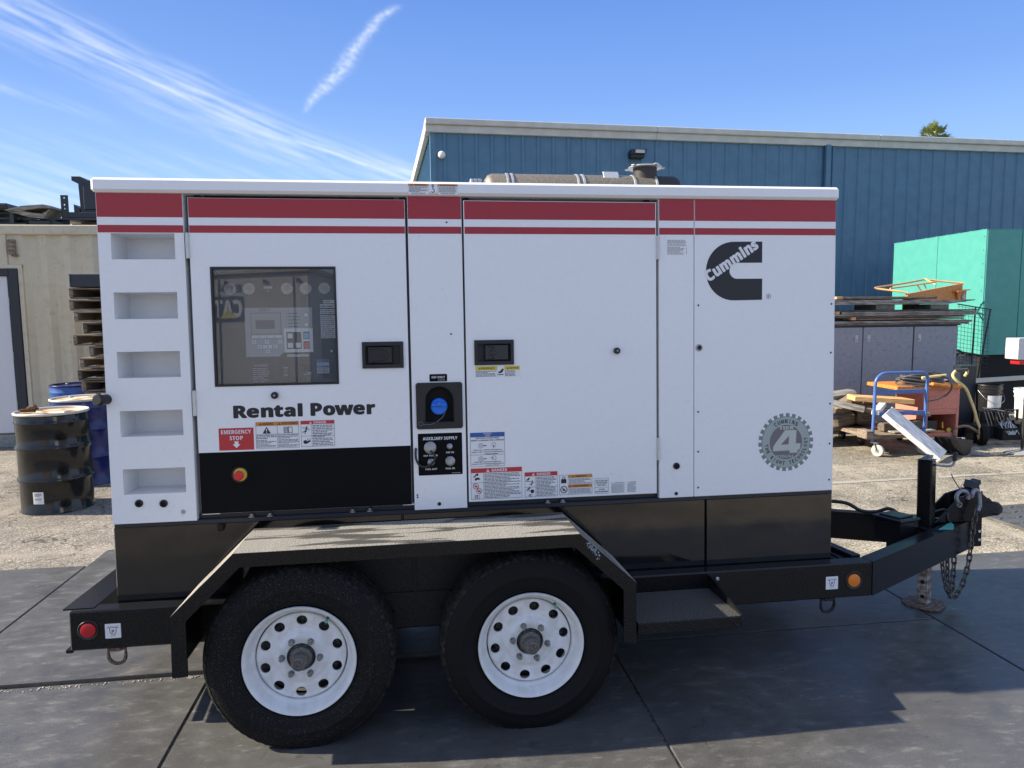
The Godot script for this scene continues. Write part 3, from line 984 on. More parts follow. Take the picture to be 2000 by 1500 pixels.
# small pictograms
func man_falling(P: Dictionary, x: float, y: float, h: float) -> void:
	p_disc(P, "ink_black", 3, Vector2(x + h * 0.08, y + h * 0.42), h * 0.1)
	for l in [[0.05, 0.3, -0.05, -0.05, 0.16], [0.05, 0.28, -0.5, 0.34, 0.07], [0.05, 0.28, 0.45, 0.02, 0.08], [-0.05, -0.05, -0.5, -0.3, 0.1], [-0.05, -0.05, -0.18, -0.5, 0.1], [0.05, -0.05, 0.0, -0.2, 0.08]]:
		p_line(P, "ink_black", 3, Vector2(x + l[0] * h, y + l[1] * h), Vector2(x + l[2] * h, y + l[3] * h), l[4] * h)

func hand_mark(P: Dictionary, x: float, y: float, h: float) -> void:
	p_poly(P, "ink_black", 3, P2([x - h * 0.5, y - h * 0.1, x - h * 0.1, y + h * 0.1, x + h * 0.25, y + h * 0.5, x + h * 0.45, y + h * 0.35, x + h * 0.2, y - h * 0.1, x - h * 0.2, y - h * 0.22]))
	p_line(P, "ink_black", 3, Vector2(x - h * 0.55, y - h * 0.42), Vector2(x + h * 0.4, y - h * 0.42), h * 0.1)

func book_mark(P: Dictionary, x: float, y: float, h: float) -> void:
	p_frame(P, "ink_black", 3, x - h * 0.6, y - h * 0.45, x, y + h * 0.4, h * 0.07)
	p_frame(P, "ink_black", 3, x, y - h * 0.45, x + h * 0.6, y + h * 0.4, h * 0.07)
	p_rows(P, "ink_grey", 3, x - h * 0.48, y - h * 0.3, x - h * 0.1, y + h * 0.28, 4)

func ban_mark(P: Dictionary, x: float, y: float, r: float, col := "ink_black") -> void:
	p_ring(P, col, 3, Vector2(x, y), r * 0.8, r)
	p_line(P, col, 3, Vector2(x - r * 0.62, y + r * 0.62), Vector2(x + r * 0.62, y - r * 0.62), r * 0.18)
	p_poly(P, "ink_black", 2, P2([x - r * 0.5, y - r * 0.2, x, y + r * 0.3, x + r * 0.5, y - r * 0.1, x, y - r * 0.4]))

# header + body with pictogram column; box is [x0, y0, x1, y1]
func notice(called: String, parent: Node, b: Array, head_col: String, head: String, head_h: float, split: float, rows: int, txt := "ink_white", lay0 := 0) -> Dictionary:
	var P := {"z": 0.0006}
	p_rect(P, "ink_white", 0, b[0], b[1], b[2], b[3])
	p_frame(P, "ink_grey", 1, b[0], b[1], b[2], b[3], 0.0013)
	p_rect(P, head_col, 2, b[0], b[3] - head_h, b[2], b[3])
	var cx: float = (b[0] + b[2]) * 0.5
	p_warn(P, txt, head_col, 3, cx - head_h * 1.9, b[3] - head_h * 0.5, head_h * 0.66)
	p_text(P, txt, 3, head, cx + head_h * 0.65, b[3] - head_h * 0.5, head_h * 3.4, head_h * 0.66, "bold")
	if split > 0.0:
		p_rect(P, "ink_grey", 1, b[0] + split, b[1], b[0] + split + 0.0013, b[3] - head_h)
		var my: float = lerpf(b[1], b[3] - head_h, 0.62 if rows > 14 else 0.47)
		p_rect(P, "ink_grey", 1, b[0], my, b[2], my + 0.0013)
	p_rows(P, "ink_grey", 1, b[0] + split + 0.004, b[1] + 0.003, b[2] - 0.004, b[3] - head_h - 0.003, rows)
	return P

func tie_decal(parent: Node, x: float) -> void:
	var P := {"z": 0.0615}
	p_poly(P, "ink_white", 0, round_rect(x - 0.031, 0.379, x + 0.031, 0.441, 0.003))
	p_rect(P, "ink_black", 1, x - 0.024, 0.4235, x + 0.024, 0.425)
	for k in 5:
		var q := x - 0.02 + k * 0.009
		p_line(P, "ink_black", 1, Vector2(q, 0.425), Vector2(q + 0.005, 0.431), 0.0014)
	for sg in [-1.0, 1.0]:
		p_line(P, "ink_black", 1, Vector2(x + 0.013 * sg, 0.424), Vector2(x + 0.012 * sg, 0.405), 0.0022)
		p_line(P, "ink_black", 1, Vector2(x + 0.012 * sg, 0.405), Vector2(x + 0.004 * sg, 0.394), 0.0022)
	p_ring(P, "ink_black", 1, Vector2(x, 0.41), 0.0035, 0.0055, 14)
	p_line(P, "ink_black", 1, Vector2(x + 0.002, 0.414), Vector2(x - 0.005, 0.402), 0.0018)
	p_line(P, "ink_black", 1, Vector2(x - 0.005, 0.402), Vector2(x + 0.002, 0.396), 0.0018)
	p_line(P, "ink_black", 1, Vector2(x - 0.01, 0.388), Vector2(x + 0.01, 0.392), 0.0016)
	printed("tie_down_decal", P, parent)

func d_ring(parent: Node, x: float) -> void:
	var s := S()
	bb(s, x - 0.022, 0.316, 0.02, x + 0.022, 0.334, 0.05, 0.003)
	var pts := []
	pts.append(Vector3(x - 0.034, 0.322, 0.035))
	for k in 9:
		var a := PI + PI * k / 8.0
		pts.append(Vector3(x + 0.034 * cos(a), 0.292 + 0.036 * sin(a), 0.035 + 0.006 * sin(a)))
	pts.append(Vector3(x + 0.034, 0.322, 0.035))
	tube(s, pts, 0.0075, 8, true)
	obj("tie_down_ring", [s, M.rust if x < 1.0 else M.dark_steel], parent)

func side_lamp(called: String, parent: Node, x: float, y: float, r: float, m: Material, R: float) -> void:
	var s := S()
	var t := S()
	var Z := Transform3D(Basis(Vector3(1, 0, 0), Vector3(0, 0, 1), Vector3(0, -1, 0)), Vector3(x, y, 0.06))
	lathe(s, [Vector2(R, 0.0), Vector2(R, 0.003), Vector2(R * 0.93, 0.006), Vector2(r * 1.12, 0.004), Vector2(r, 0.002)], Z, 28)
	lathe(t, [Vector2(r, 0.002), Vector2(r * 0.96, 0.007), Vector2(r * 0.7, 0.0095), Vector2(0.0, 0.0105)], Z, 28)
	obj(called, [s, M.plastic_black, t, m], parent)

# rubber flattened where it stands on the ground
func stand(mesh: ArrayMesh, s: SurfaceTool, m: Material, floor_y: float) -> void:
	var arr := s.commit().surface_get_arrays(0)
	var vs: PackedVector3Array = arr[Mesh.ARRAY_VERTEX]
	for i in vs.size():
		var over := -floor_y - vs[i].y
		if over > -0.03: vs[i].z *= 1.0 + 1.2 * clampf(over + 0.03, 0.0, 0.03)
		if over > 0.0: vs[i].y = -floor_y
	arr[Mesh.ARRAY_VERTEX] = vs
	mesh.add_surface_from_arrays(Mesh.PRIMITIVE_TRIANGLES, arr)
	mesh.surface_set_material(mesh.get_surface_count() - 1, m)

func make_wheel(parent: Node, x: float, y: float, z: float, rubber: Material, turn: float, floor_y := 0.354) -> Node3D:
	var w := Node3D.new()
	put(w, "wheel", parent)
	w.position = Vector3(x, y, z)
	var Z := Transform3D(Basis(Vector3(1, 0, 0), Vector3(0, 0, 1), Vector3(0, -1, 0)), Vector3.ZERO)
	var s := S()
	var pr := [Vector2(0.2, -0.07), Vector2(0.235, -0.095), Vector2(0.285, -0.106), Vector2(0.33, -0.101), Vector2(0.355, -0.088), Vector2(0.367, -0.074)]
	var dips := {}
	for k in 4:
		var h := -0.05 + k * 0.031
		pr.append_array([Vector2(0.3705, h - 0.012), Vector2(0.3712, h), Vector2(0.3712, h + 0.0045), Vector2(0.363, h + 0.006), Vector2(0.363, h + 0.0125), Vector2(0.371, h + 0.014)])
	dips[pr.size()] = 0.001
	pr.append_array([Vector2(0.3695, 0.064), Vector2(0.365, 0.076), Vector2(0.357, 0.087)])
	dips[pr.size() - 2] = 0.0016
	dips[pr.size() - 1] = 0.001
	pr.append_array([Vector2(0.351, 0.0925), Vector2(0.3505, 0.0905), Vector2(0.344, 0.094), Vector2(0.33, 0.1005), Vector2(0.31, 0.1045), Vector2(0.29, 0.106), Vector2(0.288, 0.1075), Vector2(0.284, 0.1075), Vector2(0.282, 0.106), Vector2(0.262, 0.103), Vector2(0.243, 0.097), Vector2(0.232, 0.092), Vector2(0.23, 0.0945), Vector2(0.226, 0.094), Vector2(0.222, 0.087), Vector2(0.212, 0.08), Vector2(0.2, 0.07)])
	var tread := S()
	var cut := 0
	for i in pr.size():
		if pr[i].x > 0.34 and cut == 0: cut = i
	var cut2 := pr.size() - 1
	while pr[cut2].x < 0.35: cut2 -= 1
	var td := {}
	for i in dips: td[i - cut] = dips[i]
	lathe(tread, pr.slice(cut, cut2 + 1), Z, 132, td)
	lathe(s, pr.slice(0, cut + 1), Z, 132)
	lathe(s, pr.slice(cut2), Z, 132)
	var tm := ArrayMesh.new()
	stand(tm, tread, M.rubber_dusty, floor_y)
	stand(tm, s, rubber, floor_y)
	inst("tyre", tm, w)
	# steel rim: lip, barrel, dished disc with ten round windows
	s = S()
	lathe(s, [Vector2(0.205, 0.08), Vector2(0.2175, 0.09), Vector2(0.2185, 0.097), Vector2(0.2155, 0.1015), Vector2(0.21, 0.1), Vector2(0.204, 0.09), Vector2(0.197, 0.075), Vector2(0.193, 0.06), Vector2(0.1865, 0.05), Vector2(0.181, 0.046), Vector2(0.1785, 0.04), Vector2(0.177, 0.0)], Z, 72)
	lathe(s, [Vector2(0.1735, 0.0), Vector2(0.1735, 0.041), Vector2(0.1715, 0.0445), Vector2(0.167, 0.046)], Z, 72)
	lathe(s, [Vector2(0.123, 0.046), Vector2(0.112, 0.043), Vector2(0.104, 0.045), Vector2(0.098, 0.052), Vector2(0.092, 0.0565), Vector2(0.085, 0.058), Vector2(0.058, 0.058), Vector2(0.0555, 0.056), Vector2(0.0555, 0.02)], Z, 72)
	var da := TAU / 10.0
	for k in 10:
		var a0 := turn + k * da
		var rc := 0.145
		var ring_in: Array[Vector3] = []
		var ring_out: Array[Vector3] = []
		for q in 24:
			var t := TAU * q / 24.0
			var ct := cos(t)
			var sn := sin(t)
			var rad := Vector2.from_angle(a0)
			var tan := rad.orthogonal() * -1.0
			var p := rad * (rc + 0.0192 * ct) + tan * 0.0212 * sn
			ring_in.append(Vector3(p.x, p.y, 0.046))
			var m := 1.0 / maxf(absf(ct), absf(sn))
			var rr := rc + 0.022 * ct * m
			var an := a0 + da * 0.5 * sn * m
			ring_out.append(Vector3(rr * cos(an), rr * sin(an), 0.046))
		for q in 24:
			var q2 := (q + 1) % 24
			quad(s, ring_in[q], ring_in[q2], ring_out[q2], ring_out[q], Vector3(0, 0, 1))
			var c := Vector3(rc * cos(a0), rc * sin(a0), 0.046)
			quad(s, ring_in[q], ring_in[q2], ring_in[q2] - Vector3(0, 0, 0.008), ring_in[q] - Vector3(0, 0, 0.008), (c - ring_in[q]).normalized())
	obj("rim", [s, M.rim_white], w)
	# drum behind the disc and the greasy hub
	s = S()
	cyl(s, Vector3(0, 0, -0.06), Vector3(0, 0, 0.01), 0.15, 40, 0.004)
	cyl(s, Vector3(0, 0, 0.01), Vector3(0, 0, 0.05), 0.052, 28, 0.003)
	var sp := S()
	lathe(sp, [Vector2(0.043, 0.045), Vector2(0.043, 0.066), Vector2(0.036, 0.072), Vector2(0.031, 0.074), Vector2(0.031, 0.108), Vector2(0.027, 0.112), Vector2(0.026, 0.126), Vector2(0.02, 0.128), Vector2(0.019, 0.124), Vector2(0.009, 0.124), Vector2(0.008, 0.121), Vector2(0.0, 0.121)], Z, 28)
	obj("hub", [s, M.hub_grey, sp, M.spindle_steel], w)
	for k in 6:
		var a := turn + PI / 6.0 + k * TAU / 6.0
		var c := Vector3(0.073 * cos(a), 0.073 * sin(a), 0.0)
		s = S()
		cyl(s, c + Vector3(0, 0, 0.057), c + Vector3(0, 0, 0.064), 0.0125, 14)
		cyl(s, c + Vector3(0, 0, 0.064), c + Vector3(0, 0, 0.081), 0.0105, 6, 0.0015)
		cyl(s, c + Vector3(0, 0, 0.08), c + Vector3(0, 0, 0.086), 0.006, 8)
		obj("lug_nut", [s, M.nut_steel], w)
	s = S()
	var va := 0.95
	tube(s, [Vector3(cos(va), sin(va), 0) * 0.186 + Vector3(0, 0, 0.03), Vector3(cos(va), sin(va), 0) * 0.18 + Vector3(0, 0, 0.07)], 0.005, 8)
	var s2 := S()
	cyl(s2, Vector3(cos(va), sin(va), 0) * 0.18 + Vector3(0, 0, 0.066), Vector3(cos(va), sin(va), 0) * 0.178 + Vector3(0, 0, 0.084), 0.006, 8)
	obj("valve", [s, M.plastic_black, s2, M.tape_green], w)
	return w

func make_trailer() -> void:
	var t := thing("generator_trailer", "white generator with red top stripes on a black tandem-axle trailer", "generator trailer", Vector3(0, -0.01373, 0.00025))
	t.rotation.x = -0.037109
	var s := S()
	# --- body shell
	bb(s, 0.0, 0.845, -1.11, 0.02, 2.222, -0.03)
	bb(s, 3.23, 0.845, -1.11, 3.249, 2.222, -0.03)
	bb(s, 0.02, 0.845, -1.11, 3.23, 2.222, -1.09)
	bb(s, 0.02, 0.845, -1.09, 3.23, 0.86, -0.06)
	var g := S()
	holed(g, 0.336, 0.86, 3.23, 2.222, -0.062, -0.048, [[0.42, 1.4, 0.965, 1.93]])
	obj("enclosure_shell", [s, M.white_paint, g, M.seal_grey], t)
	# --- roof
	s = S()
	bb(s, -0.012, 2.217, -1.13, 3.256, 2.276, 0.02, 0.011)
	obj("roof", [s, M.white_paint], t)
	for x in [0.47, 0.97, 1.0, 2.62, 2.95, 2.98]:
		s = S()
		cyl(s, Vector3(x, 2.275, -0.06), Vector3(x, 2.283, -0.06), 0.014, 12, 0.003)
		obj("roof_bolt", [s, M.band_steel], t)
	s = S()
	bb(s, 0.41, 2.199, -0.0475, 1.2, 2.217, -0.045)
	obj("gap_shade_strip", [s, M.hollow_black], t)  # flat black strip imitating the shade in the open gap above the door
	for x in [0.385, 1.235, 1.515, 2.34]:
		s = S()
		cyl(s, Vector3(x, 2.212, -0.047), Vector3(x, 2.212, -0.03), 0.012, 14)
		obj("gasket_plug", [s, M.hollow_black], t)
	var P := {"z": 0.0206}
	for b in [[1.263, 1.35, "WARNING"], [1.389, 1.476, "AVERTISSEMENT"]]:
		p_rect(P, "ink_white", 0, b[0], 2.2195, b[1], 2.265)
		p_rect(P, "ink_orange", 1, b[0], 2.2555, b[1], 2.265)
		p_warn(P, "ink_black", "ink_orange", 2, b[0] + 0.014, 2.26, 0.007)
		p_text(P, "ink_black", 2, b[2], (b[0] + b[1]) * 0.5 + 0.008, 2.26, 0.05 if b[2] == "WARNING" else 0.06, 0.006, "bold")
		p_rows(P, "ink_grey", 1, b[0] + 0.004, 2.229, b[1] - 0.004, 2.254, 6)
		p_text(P, "ink_grey", 1, "POIDS MAXI 3900 KG" if b[2] != "WARNING" else "MAX WEIGHT 8600 LBS", (b[0] + b[1]) * 0.5, 2.2245, 0.06, 0.005, "bold")
	p_frame(P, "ink_grey", 1, 1.3505, 2.2195, 1.3885, 2.265, 0.0006)
	p_ring(P, "ink_black", 1, Vector2(1.3685, 2.2575), 0.0025, 0.0055, 16)
	p_line(P, "ink_black", 1, Vector2(1.3685, 2.252), Vector2(1.3685, 2.244), 0.003)
	for k in 7:
		var a0 := PI * 0.55 - k * 0.6
		p_line(P, "ink_black", 1, Vector2(1.3675, 2.2365) + Vector2.from_angle(a0) * 0.0075, Vector2(1.3675, 2.2365) + Vector2.from_angle(a0 - 0.62) * 0.0075, 0.003)
	printed("lifting_decal", P, t)

	# --- left post with five air slots
	s = S()
	var holes := [[0.05, 1.947, 0.298, 2.053], [0.05, 1.702, 0.298, 1.811], [0.05, 1.457, 0.298, 1.566], [0.05, 1.211, 0.298, 1.319], [0.05, 0.967, 0.298, 1.074]]
	holed(s, 0.0, 0.843, 0.336, 2.217, -0.012, 0.0, holes)
	bb(s, 0.322, 0.843, -0.055, 0.3355, 2.217, -0.012)
	var post := obj("vent_post", [s, M.white_paint], t)
	for h in holes:
		s = S()
		recess(s, h[0] + 0.0005, h[1] + 0.0005, h[2] - 0.0005, h[3] - 0.0005, -0.001, -0.165)
		obj("vent", [s, M.white_paint], post)
	scuffs(post, [0.03, 0.85, 0.32, 0.96], 4, 5)
	scuffs(post, [0.05, 1.08, 0.3, 1.2], 2, 6)
	stripes(post, 0.0, 0.336, 2.217)
	socket("plug_hole", post, 0.108, 0.928, 0.0165)
	socket("plug_hole", post, 0.206, 0.923, 0.0165)
	s = S()
	cyl(s, Vector3(0.283, 0.884, 0), Vector3(0.283, 0.884, 0.004), 0.0095, 14, 0.002)
	obj("bolt", [s, M.galvanised], post)
	s = S()
	cyl(s, Vector3(0.006, 1.37, -0.02), Vector3(-0.012, 1.372, 0.035), 0.022, 18, 0.003)
	cyl(s, Vector3(-0.012, 1.372, 0.035), Vector3(-0.017, 1.373, 0.05), 0.027, 18, 0.005, 0.025)
	obj("rubber_bumper", [s, M.plastic_black], post)

	# --- left door with the control window
	s = S()
	holed(s, 0.356, 0.869, 1.246, 2.2, -0.034, 0.0, [[0.434, 1.412, 0.946, 1.915], [1.058, 1.488, 1.215, 1.579]])
	var door := obj("door", [s, M.white_paint], t)
	s = S()
	bb(s, 0.3565, 0.8695, 0.0, 1.2455, 1.132, 0.0009)
	obj("lower_panel", [s, M.black_film], door)
	scuffs(door, [0.95, 1.16, 1.24, 1.47], 4, 9)
	stripes(door, 0.356, 1.246, 2.2)
	s = S()
	var gk := S()
	bb(s, 0.4435, 1.4215, -0.012, 0.9365, 1.9055, -0.008)
	holed(gk, 0.4335, 1.4115, 0.9465, 1.9155, -0.014, 0.0028, [[0.4425, 1.4205, 0.9375, 1.9065]])
	obj("window", [s, M.glass, gk, M.plastic_black], door)
	latch(door, 1.048, 1.476, 1.225, 1.591, false)
	hinge(door, 0.349, 1.95, 2.056)
	hinge(door, 0.349, 1.291, 1.398)
	knob("rubber_stop", door, 0.677, 1.37, 0.015)
	P = {"z": 0.0006}
	p_text(P, "ink_black", 0, "Rental", 0.646, 1.304, 0.287, 0.0575, "black")
	p_text(P, "ink_black", 0, "Power", 0.9595, 1.304, 0.275, 0.0565, "black")
	printed("lettering", P, door)
	P = {"z": 0.0006}
	p_rect(P, "ink_red", 0, 0.44, 1.139, 0.583, 1.234)
	p_text(P, "ink_white", 1, "EMERGENCY", 0.511, 1.2175, 0.122, 0.017, "bold")
	p_text(P, "ink_white", 1, "STOP", 0.511, 1.191, 0.054, 0.017, "bold")
	p_poly(P, "ink_white", 1, P2([0.503, 1.177, 0.519, 1.177, 0.519, 1.164, 0.527, 1.164, 0.511, 1.148, 0.495, 1.164, 0.503, 1.164]))
	printed("emergency_stop_sign", P, door)
	P = {"z": 0.0006}
	p_rect(P, "ink_white", 0, 0.592, 1.142, 0.771, 1.256)
	p_frame(P, "ink_grey", 1, 0.592, 1.142, 0.771, 1.256, 0.0013)
	p_rect(P, "ink_orange", 2, 0.592, 1.239, 0.771, 1.256)
	p_rect(P, "ink_grey", 3, 0.6805, 1.142, 0.6818, 1.256)
	p_rect(P, "ink_grey", 1, 0.592, 1.202, 0.771, 1.2033)
	p_warn(P, "ink_black", "ink_orange", 3, 0.612, 1.2475, 0.01)
	p_text(P, "ink_black", 3, "WARNING", 0.643, 1.2475, 0.046, 0.01, "bold")
	p_warn(P, "ink_black", "ink_orange", 3, 0.69, 1.2475, 0.01)
	p_text(P, "ink_black", 3, "AVERTISSEMENT", 0.733, 1.2475, 0.07, 0.01, "bold")
	p_warn(P, "ink_black", "ink_white", 3, 0.637, 1.2205, 0.029)
	book_mark(P, 0.726, 1.2205, 0.03)
	for c in [[0.594, 0.679], [0.684, 0.769]]:
		p_rows(P, "ink_grey", 1, c[0], 1.182, c[1], 1.201, 3)
		p_rows(P, "ink_grey", 1, c[0], 1.163, c[1], 1.18, 3)
		p_rows(P, "ink_grey", 1, c[0], 1.146, c[1], 1.161, 3)
	printed("warning_decal", P, door)
	P = notice("danger_decal", door, [0.779, 1.143, 0.921, 1.256], "ink_red", "DANGER", 0.0155, 0.045, 13)
	man_falling(P, 0.8015, 1.215, 0.032)
	p_disc(P, "ink_black", 2, Vector2(0.796, 1.164), 0.008)
	p_poly(P, "ink_black", 2, P2([0.797, 1.162, 0.815, 1.172, 0.819, 1.166, 0.8, 1.155]))
	p_frame(P, "ink_grey", 2, 0.805, 1.168, 0.818, 1.178, 0.0015)
	printed("danger_decal", P, door)
	var e1 := S()
	var e2 := S()
	var e3 := S()
	cyl(e1, Vector3(0.52, 1.033, 0.0009), Vector3(0.52, 1.033, 0.004), 0.0345, 28, 0.001)
	cyl(e2, Vector3(0.522, 1.034, 0.004), Vector3(0.522, 1.034, 0.007), 0.0275, 28, 0.001)
	cyl(e3, Vector3(0.522, 1.034, 0.007), Vector3(0.522, 1.034, 0.024), 0.013, 18)
	cyl(e3, Vector3(0.522, 1.034, 0.024), Vector3(0.522, 1.034, 0.042), 0.0205, 24, 0.005)
	obj("emergency_stop_button", [e1, M.plastic_black, e2, M.estop_yellow, e3, M.estop_red], door)

	make_controls(t)

	# --- centre post with the fluid fillers
	s = S()
	holed(s, 1.257, 0.843, 1.49, 2.217, -0.03, 0.0, [[1.3, 1.22, 1.452, 1.4]])
	var mid := obj("centre_post", [s, M.white_paint], t)
	scuffs(mid, [1.26, 0.85, 1.48, 0.99], 2, 13)
	stripes(mid, 1.257, 1.49, 2.217)
	dots(mid, [[1.425, 2.105], [1.434, 1.62], [1.27, 0.91], [1.271, 0.9]], 0.004)
	s = S()
	cyl(s, Vector3(1.366, 0.866, 0), Vector3(1.366, 0.866, 0.004), 0.0085, 14, 0.002)
	obj("bolt", [s, M.dark_steel], mid)
	P = {"z": 0.0006}
	p_poly(P, "black_film", 0, round_rect(1.335, 1.412, 1.413, 1.445, 0.005))
	p_text(P, "ink_white", 1, "DEF ONLY", 1.374, 1.431, 0.058, 0.0095, "bold")
	p_rows(P, "ink_dim", 1, 1.372, 1.416, 1.405, 1.421, 1)
	printed("fluid_decal", P, mid)
	# arched filler pocket
	s = S()
	var k1 := S()
	var ax0 := 1.312
	var ax1 := 1.44
	var ac := Vector2((ax0 + ax1) * 0.5, 1.328)
	var ar := (ax1 - ax0) * 0.5
	var left := PackedVector2Array([Vector2(ac.x, 1.203), Vector2(1.281, 1.203), Vector2(1.274, 1.21), Vector2(1.274, 1.401), Vector2(1.281, 1.408), Vector2(ac.x, 1.408)])
	left.append_array(arc(ac, ar, PI / 2, PI, 12))
	left.append_array(PackedVector2Array([Vector2(ax0, 1.232), Vector2(ac.x, 1.232)]))
	prism(s, left, 0.0, 0.008)
	var right := PackedVector2Array()
	for q in left: right.append(Vector2(2.0 * ac.x - q.x, q.y))
	prism(s, right, 0.0, 0.008)
	var rim := []
	for q in arc(ac, ar, 0, PI, 16): rim.append(Vector3(q.x, q.y, 0.008))
	rim.append(Vector3(ax0, 1.232, 0.008))
	rim.append(Vector3(ax1, 1.232, 0.008))
	tube(s, rim, 0.003, 6, true)
	for q in [[1.286, 1.392], [1.466, 1.392], [1.466, 1.222], [1.286, 1.3]]:
		cyl(s, Vector3(q[0], q[1], 0.008), Vector3(q[0], q[1], 0.0115), 0.006, 12, 0.0015)
	# pocket walls
	var walls := rim.duplicate()
	for q in walls.size():
		var a: Vector3 = walls[q]
		var b: Vector3 = walls[(q + 1) % walls.size()]
		var nn := (Vector3(ac.x, ac.y - 0.03, 0) - Vector3(a.x, a.y, 0)).normalized()
		quad(k1, Vector3(a.x, a.y, 0.0078), Vector3(b.x, b.y, 0.0078), Vector3(b.x, b.y, -0.044), Vector3(a.x, a.y, -0.044), nn)
	var fill := obj("filler_pocket", [s, M.plastic_black, k1, M.plastic_black], mid)
	s = S()
	var back := PackedVector2Array()
	for q in rim: back.append(Vector2(q.x, q.y))
	prism(s, back, -0.047, -0.043)
	obj("filler_well", [s, M.hollow_black], mid)
	s = S()
	cyl(s, Vector3(1.375, 1.3, -0.044), Vector3(1.375, 1.3, -0.012), 0.0375, 30, 0.004)
	bx(s, Vector3(1.375, 1.308, -0.009), Vector3(0.068, 0.018, 0.01), 0.003)
	cyl(s, Vector3(1.375, 1.314, -0.012), Vector3(1.375, 1.314, 0.0), 0.011, 16, 0.002)
	obj("filler_cap", [s, M.cap_blue], mid)
	s = S()
	tube(s, curve([Vector3(1.405, 1.285, -0.012), Vector3(1.385, 1.25, 0.0), Vector3(1.34, 1.225, 0.012), Vector3(1.3, 1.226, 0.014)]), 0.0022, 6)
	var ring := []
	for k in 12: ring.append(Vector3(1.292 + 0.009 * cos(TAU * k / 12), 1.228 + 0.009 * sin(TAU * k / 12), 0.013))
	tube(s, ring, 0.002, 5, true)
	obj("cap_cord", [s, M.ink_grey], mid)
	# auxiliary supply plate
	P = {"z": 0.0008}
	p_poly(P, "black_film", 0, round_rect(1.278, 0.996, 1.473, 1.183, 0.004))
	p_text(P, "ink_white", 1, "AUXILIARY SUPPLY", 1.376, 1.16, 0.152, 0.0135, "bold")
	p_text(P, "ink_white", 1, "DEF POWER", 1.333, 1.084, 0.062, 0.0075, "bold")
	p_text(P, "ink_white", 1, "DEF IN", 1.418, 1.0955, 0.034, 0.0075, "bold")
	p_text(P, "ink_white", 1, "FUEL OUT", 1.334, 1.0235, 0.05, 0.0075, "bold")
	p_text(P, "ink_white", 1, "FUEL IN", 1.418, 1.0235, 0.04, 0.0075, "bold")
	p_rows(P, "ink_dim", 1, 1.425, 1.001, 1.466, 1.005, 1)
	printed("supply_plate", P, mid)
	for q in [[1.331, 1.121, 0.027, 0.03], [1.417, 1.123, 0.013, 0.02], [1.334, 1.056, 0.016, 0.024], [1.418, 1.058, 0.0215, 0.026]]:
		s = S()
		var c := Vector3(q[0], q[1], 0.001)
		cyl(s, c, c + Vector3(0, 0, q[3] * 0.5), q[2], 22, 0.002)
		cyl(s, c + Vector3(0, 0, q[3] * 0.5), c + Vector3(0, 0, q[3]), q[2] * 0.8, 22, 0.003)
		cyl(s, c + Vector3(0.001, -0.001, q[3]), c + Vector3(0.001, -0.001, q[3] + 0.006), q[2] * 0.55, 18, 0.002)
		obj("supply_fitting", [s, M.galvanised], mid)
	s = S()
	tube(s, curve([Vector3(1.331, 1.112, 0.035), Vector3(1.352, 1.082, 0.045), Vector3(1.325, 1.046, 0.04), Vector3(1.288, 1.044, 0.028), Vector3(1.268, 1.075, 0.018), Vector3(1.268, 1.12, 0.004)]), 0.005, 8)
	obj("supply_cable", [s, M.plastic_black], mid)

	# --- right door
	s = S()
	holed(s, 1.499, 0.868, 2.372, 2.2, -0.034, 0.0, [[1.545, 1.492, 1.701, 1.579]])
	var d2 := obj("door", [s, M.white_paint], t)
	scuffs(d2, [1.52, 0.9, 2.36, 1.5], 5, 7)
	scuffs(d2, [2.1, 0.9, 2.2, 0.97], 2, 8)
	stripes(d2, 1.501, 2.37, 2.199)
	latch(d2, 1.535, 1.48, 1.711, 1.591, true)
	hinge(d2, 2.379, 1.944, 2.052)
	hinge(d2, 2.379, 1.022, 1.127)
	knob("rubber_stop", d2, 2.183, 1.533, 0.0145)
	P = {"z": 0.0006}
	p_rect(P, "ink_yellow", 0, 1.538, 1.456, 1.636, 1.474)
	p_rect(P, "ink_yellow", 0, 1.668, 1.456, 1.737, 1.474)
	p_rect(P, "ink_white", 0, 1.538, 1.427, 1.737, 1.456)
	p_warn(P, "ink_black", "ink_yellow", 1, 1.557, 1.465, 0.009)
	p_text(P, "ink_black", 1, "PRUDENCE", 1.594, 1.465, 0.06, 0.009, "bold")
	p_warn(P, "ink_black", "ink_yellow", 1, 1.682, 1.465, 0.009)
	p_text(P, "ink_black", 1, "CAUTION", 1.709, 1.465, 0.044, 0.009, "bold")
	p_rows(P, "ink_grey", 1, 1.54, 1.428, 1.632, 1.455, 5)
	p_rows(P, "ink_grey", 1, 1.67, 1.428, 1.72, 1.455, 5)
	hand_mark(P, 1.652, 1.449, 0.03)
	printed("caution_decal", P, d2)
	P = {"z": 0.0006}
	p_rect(P, "ink_white", 0, 1.509, 1.025, 1.664, 1.179)
	p_frame(P, "ink_grey", 1, 1.509, 1.025, 1.664, 1.179, 0.0013)
	p_rect(P, "ink_blue", 2, 1.509, 1.159, 1.664, 1.179)
	p_text(P, "ink_white", 3, "NOTICE", 1.587, 1.173, 0.034, 0.006, "bold")
	p_text(P, "ink_white", 3, "AVIS", 1.587, 1.1645, 0.02, 0.006, "bold")
	p_text(P, "ink_black", 2, "FUEL VALVE LOCATED INSIDE", 1.5865, 1.154, 0.105, 0.006, "bold")
	p_text(P, "ink_black", 2, "ROBINET DE CARBURANT SITUE A L'INTERIEUR", 1.5865, 1.144, 0.148, 0.006, "bold")
	p_rect(P, "ink_grey", 1, 1.509, 1.078, 1.664, 1.0793)
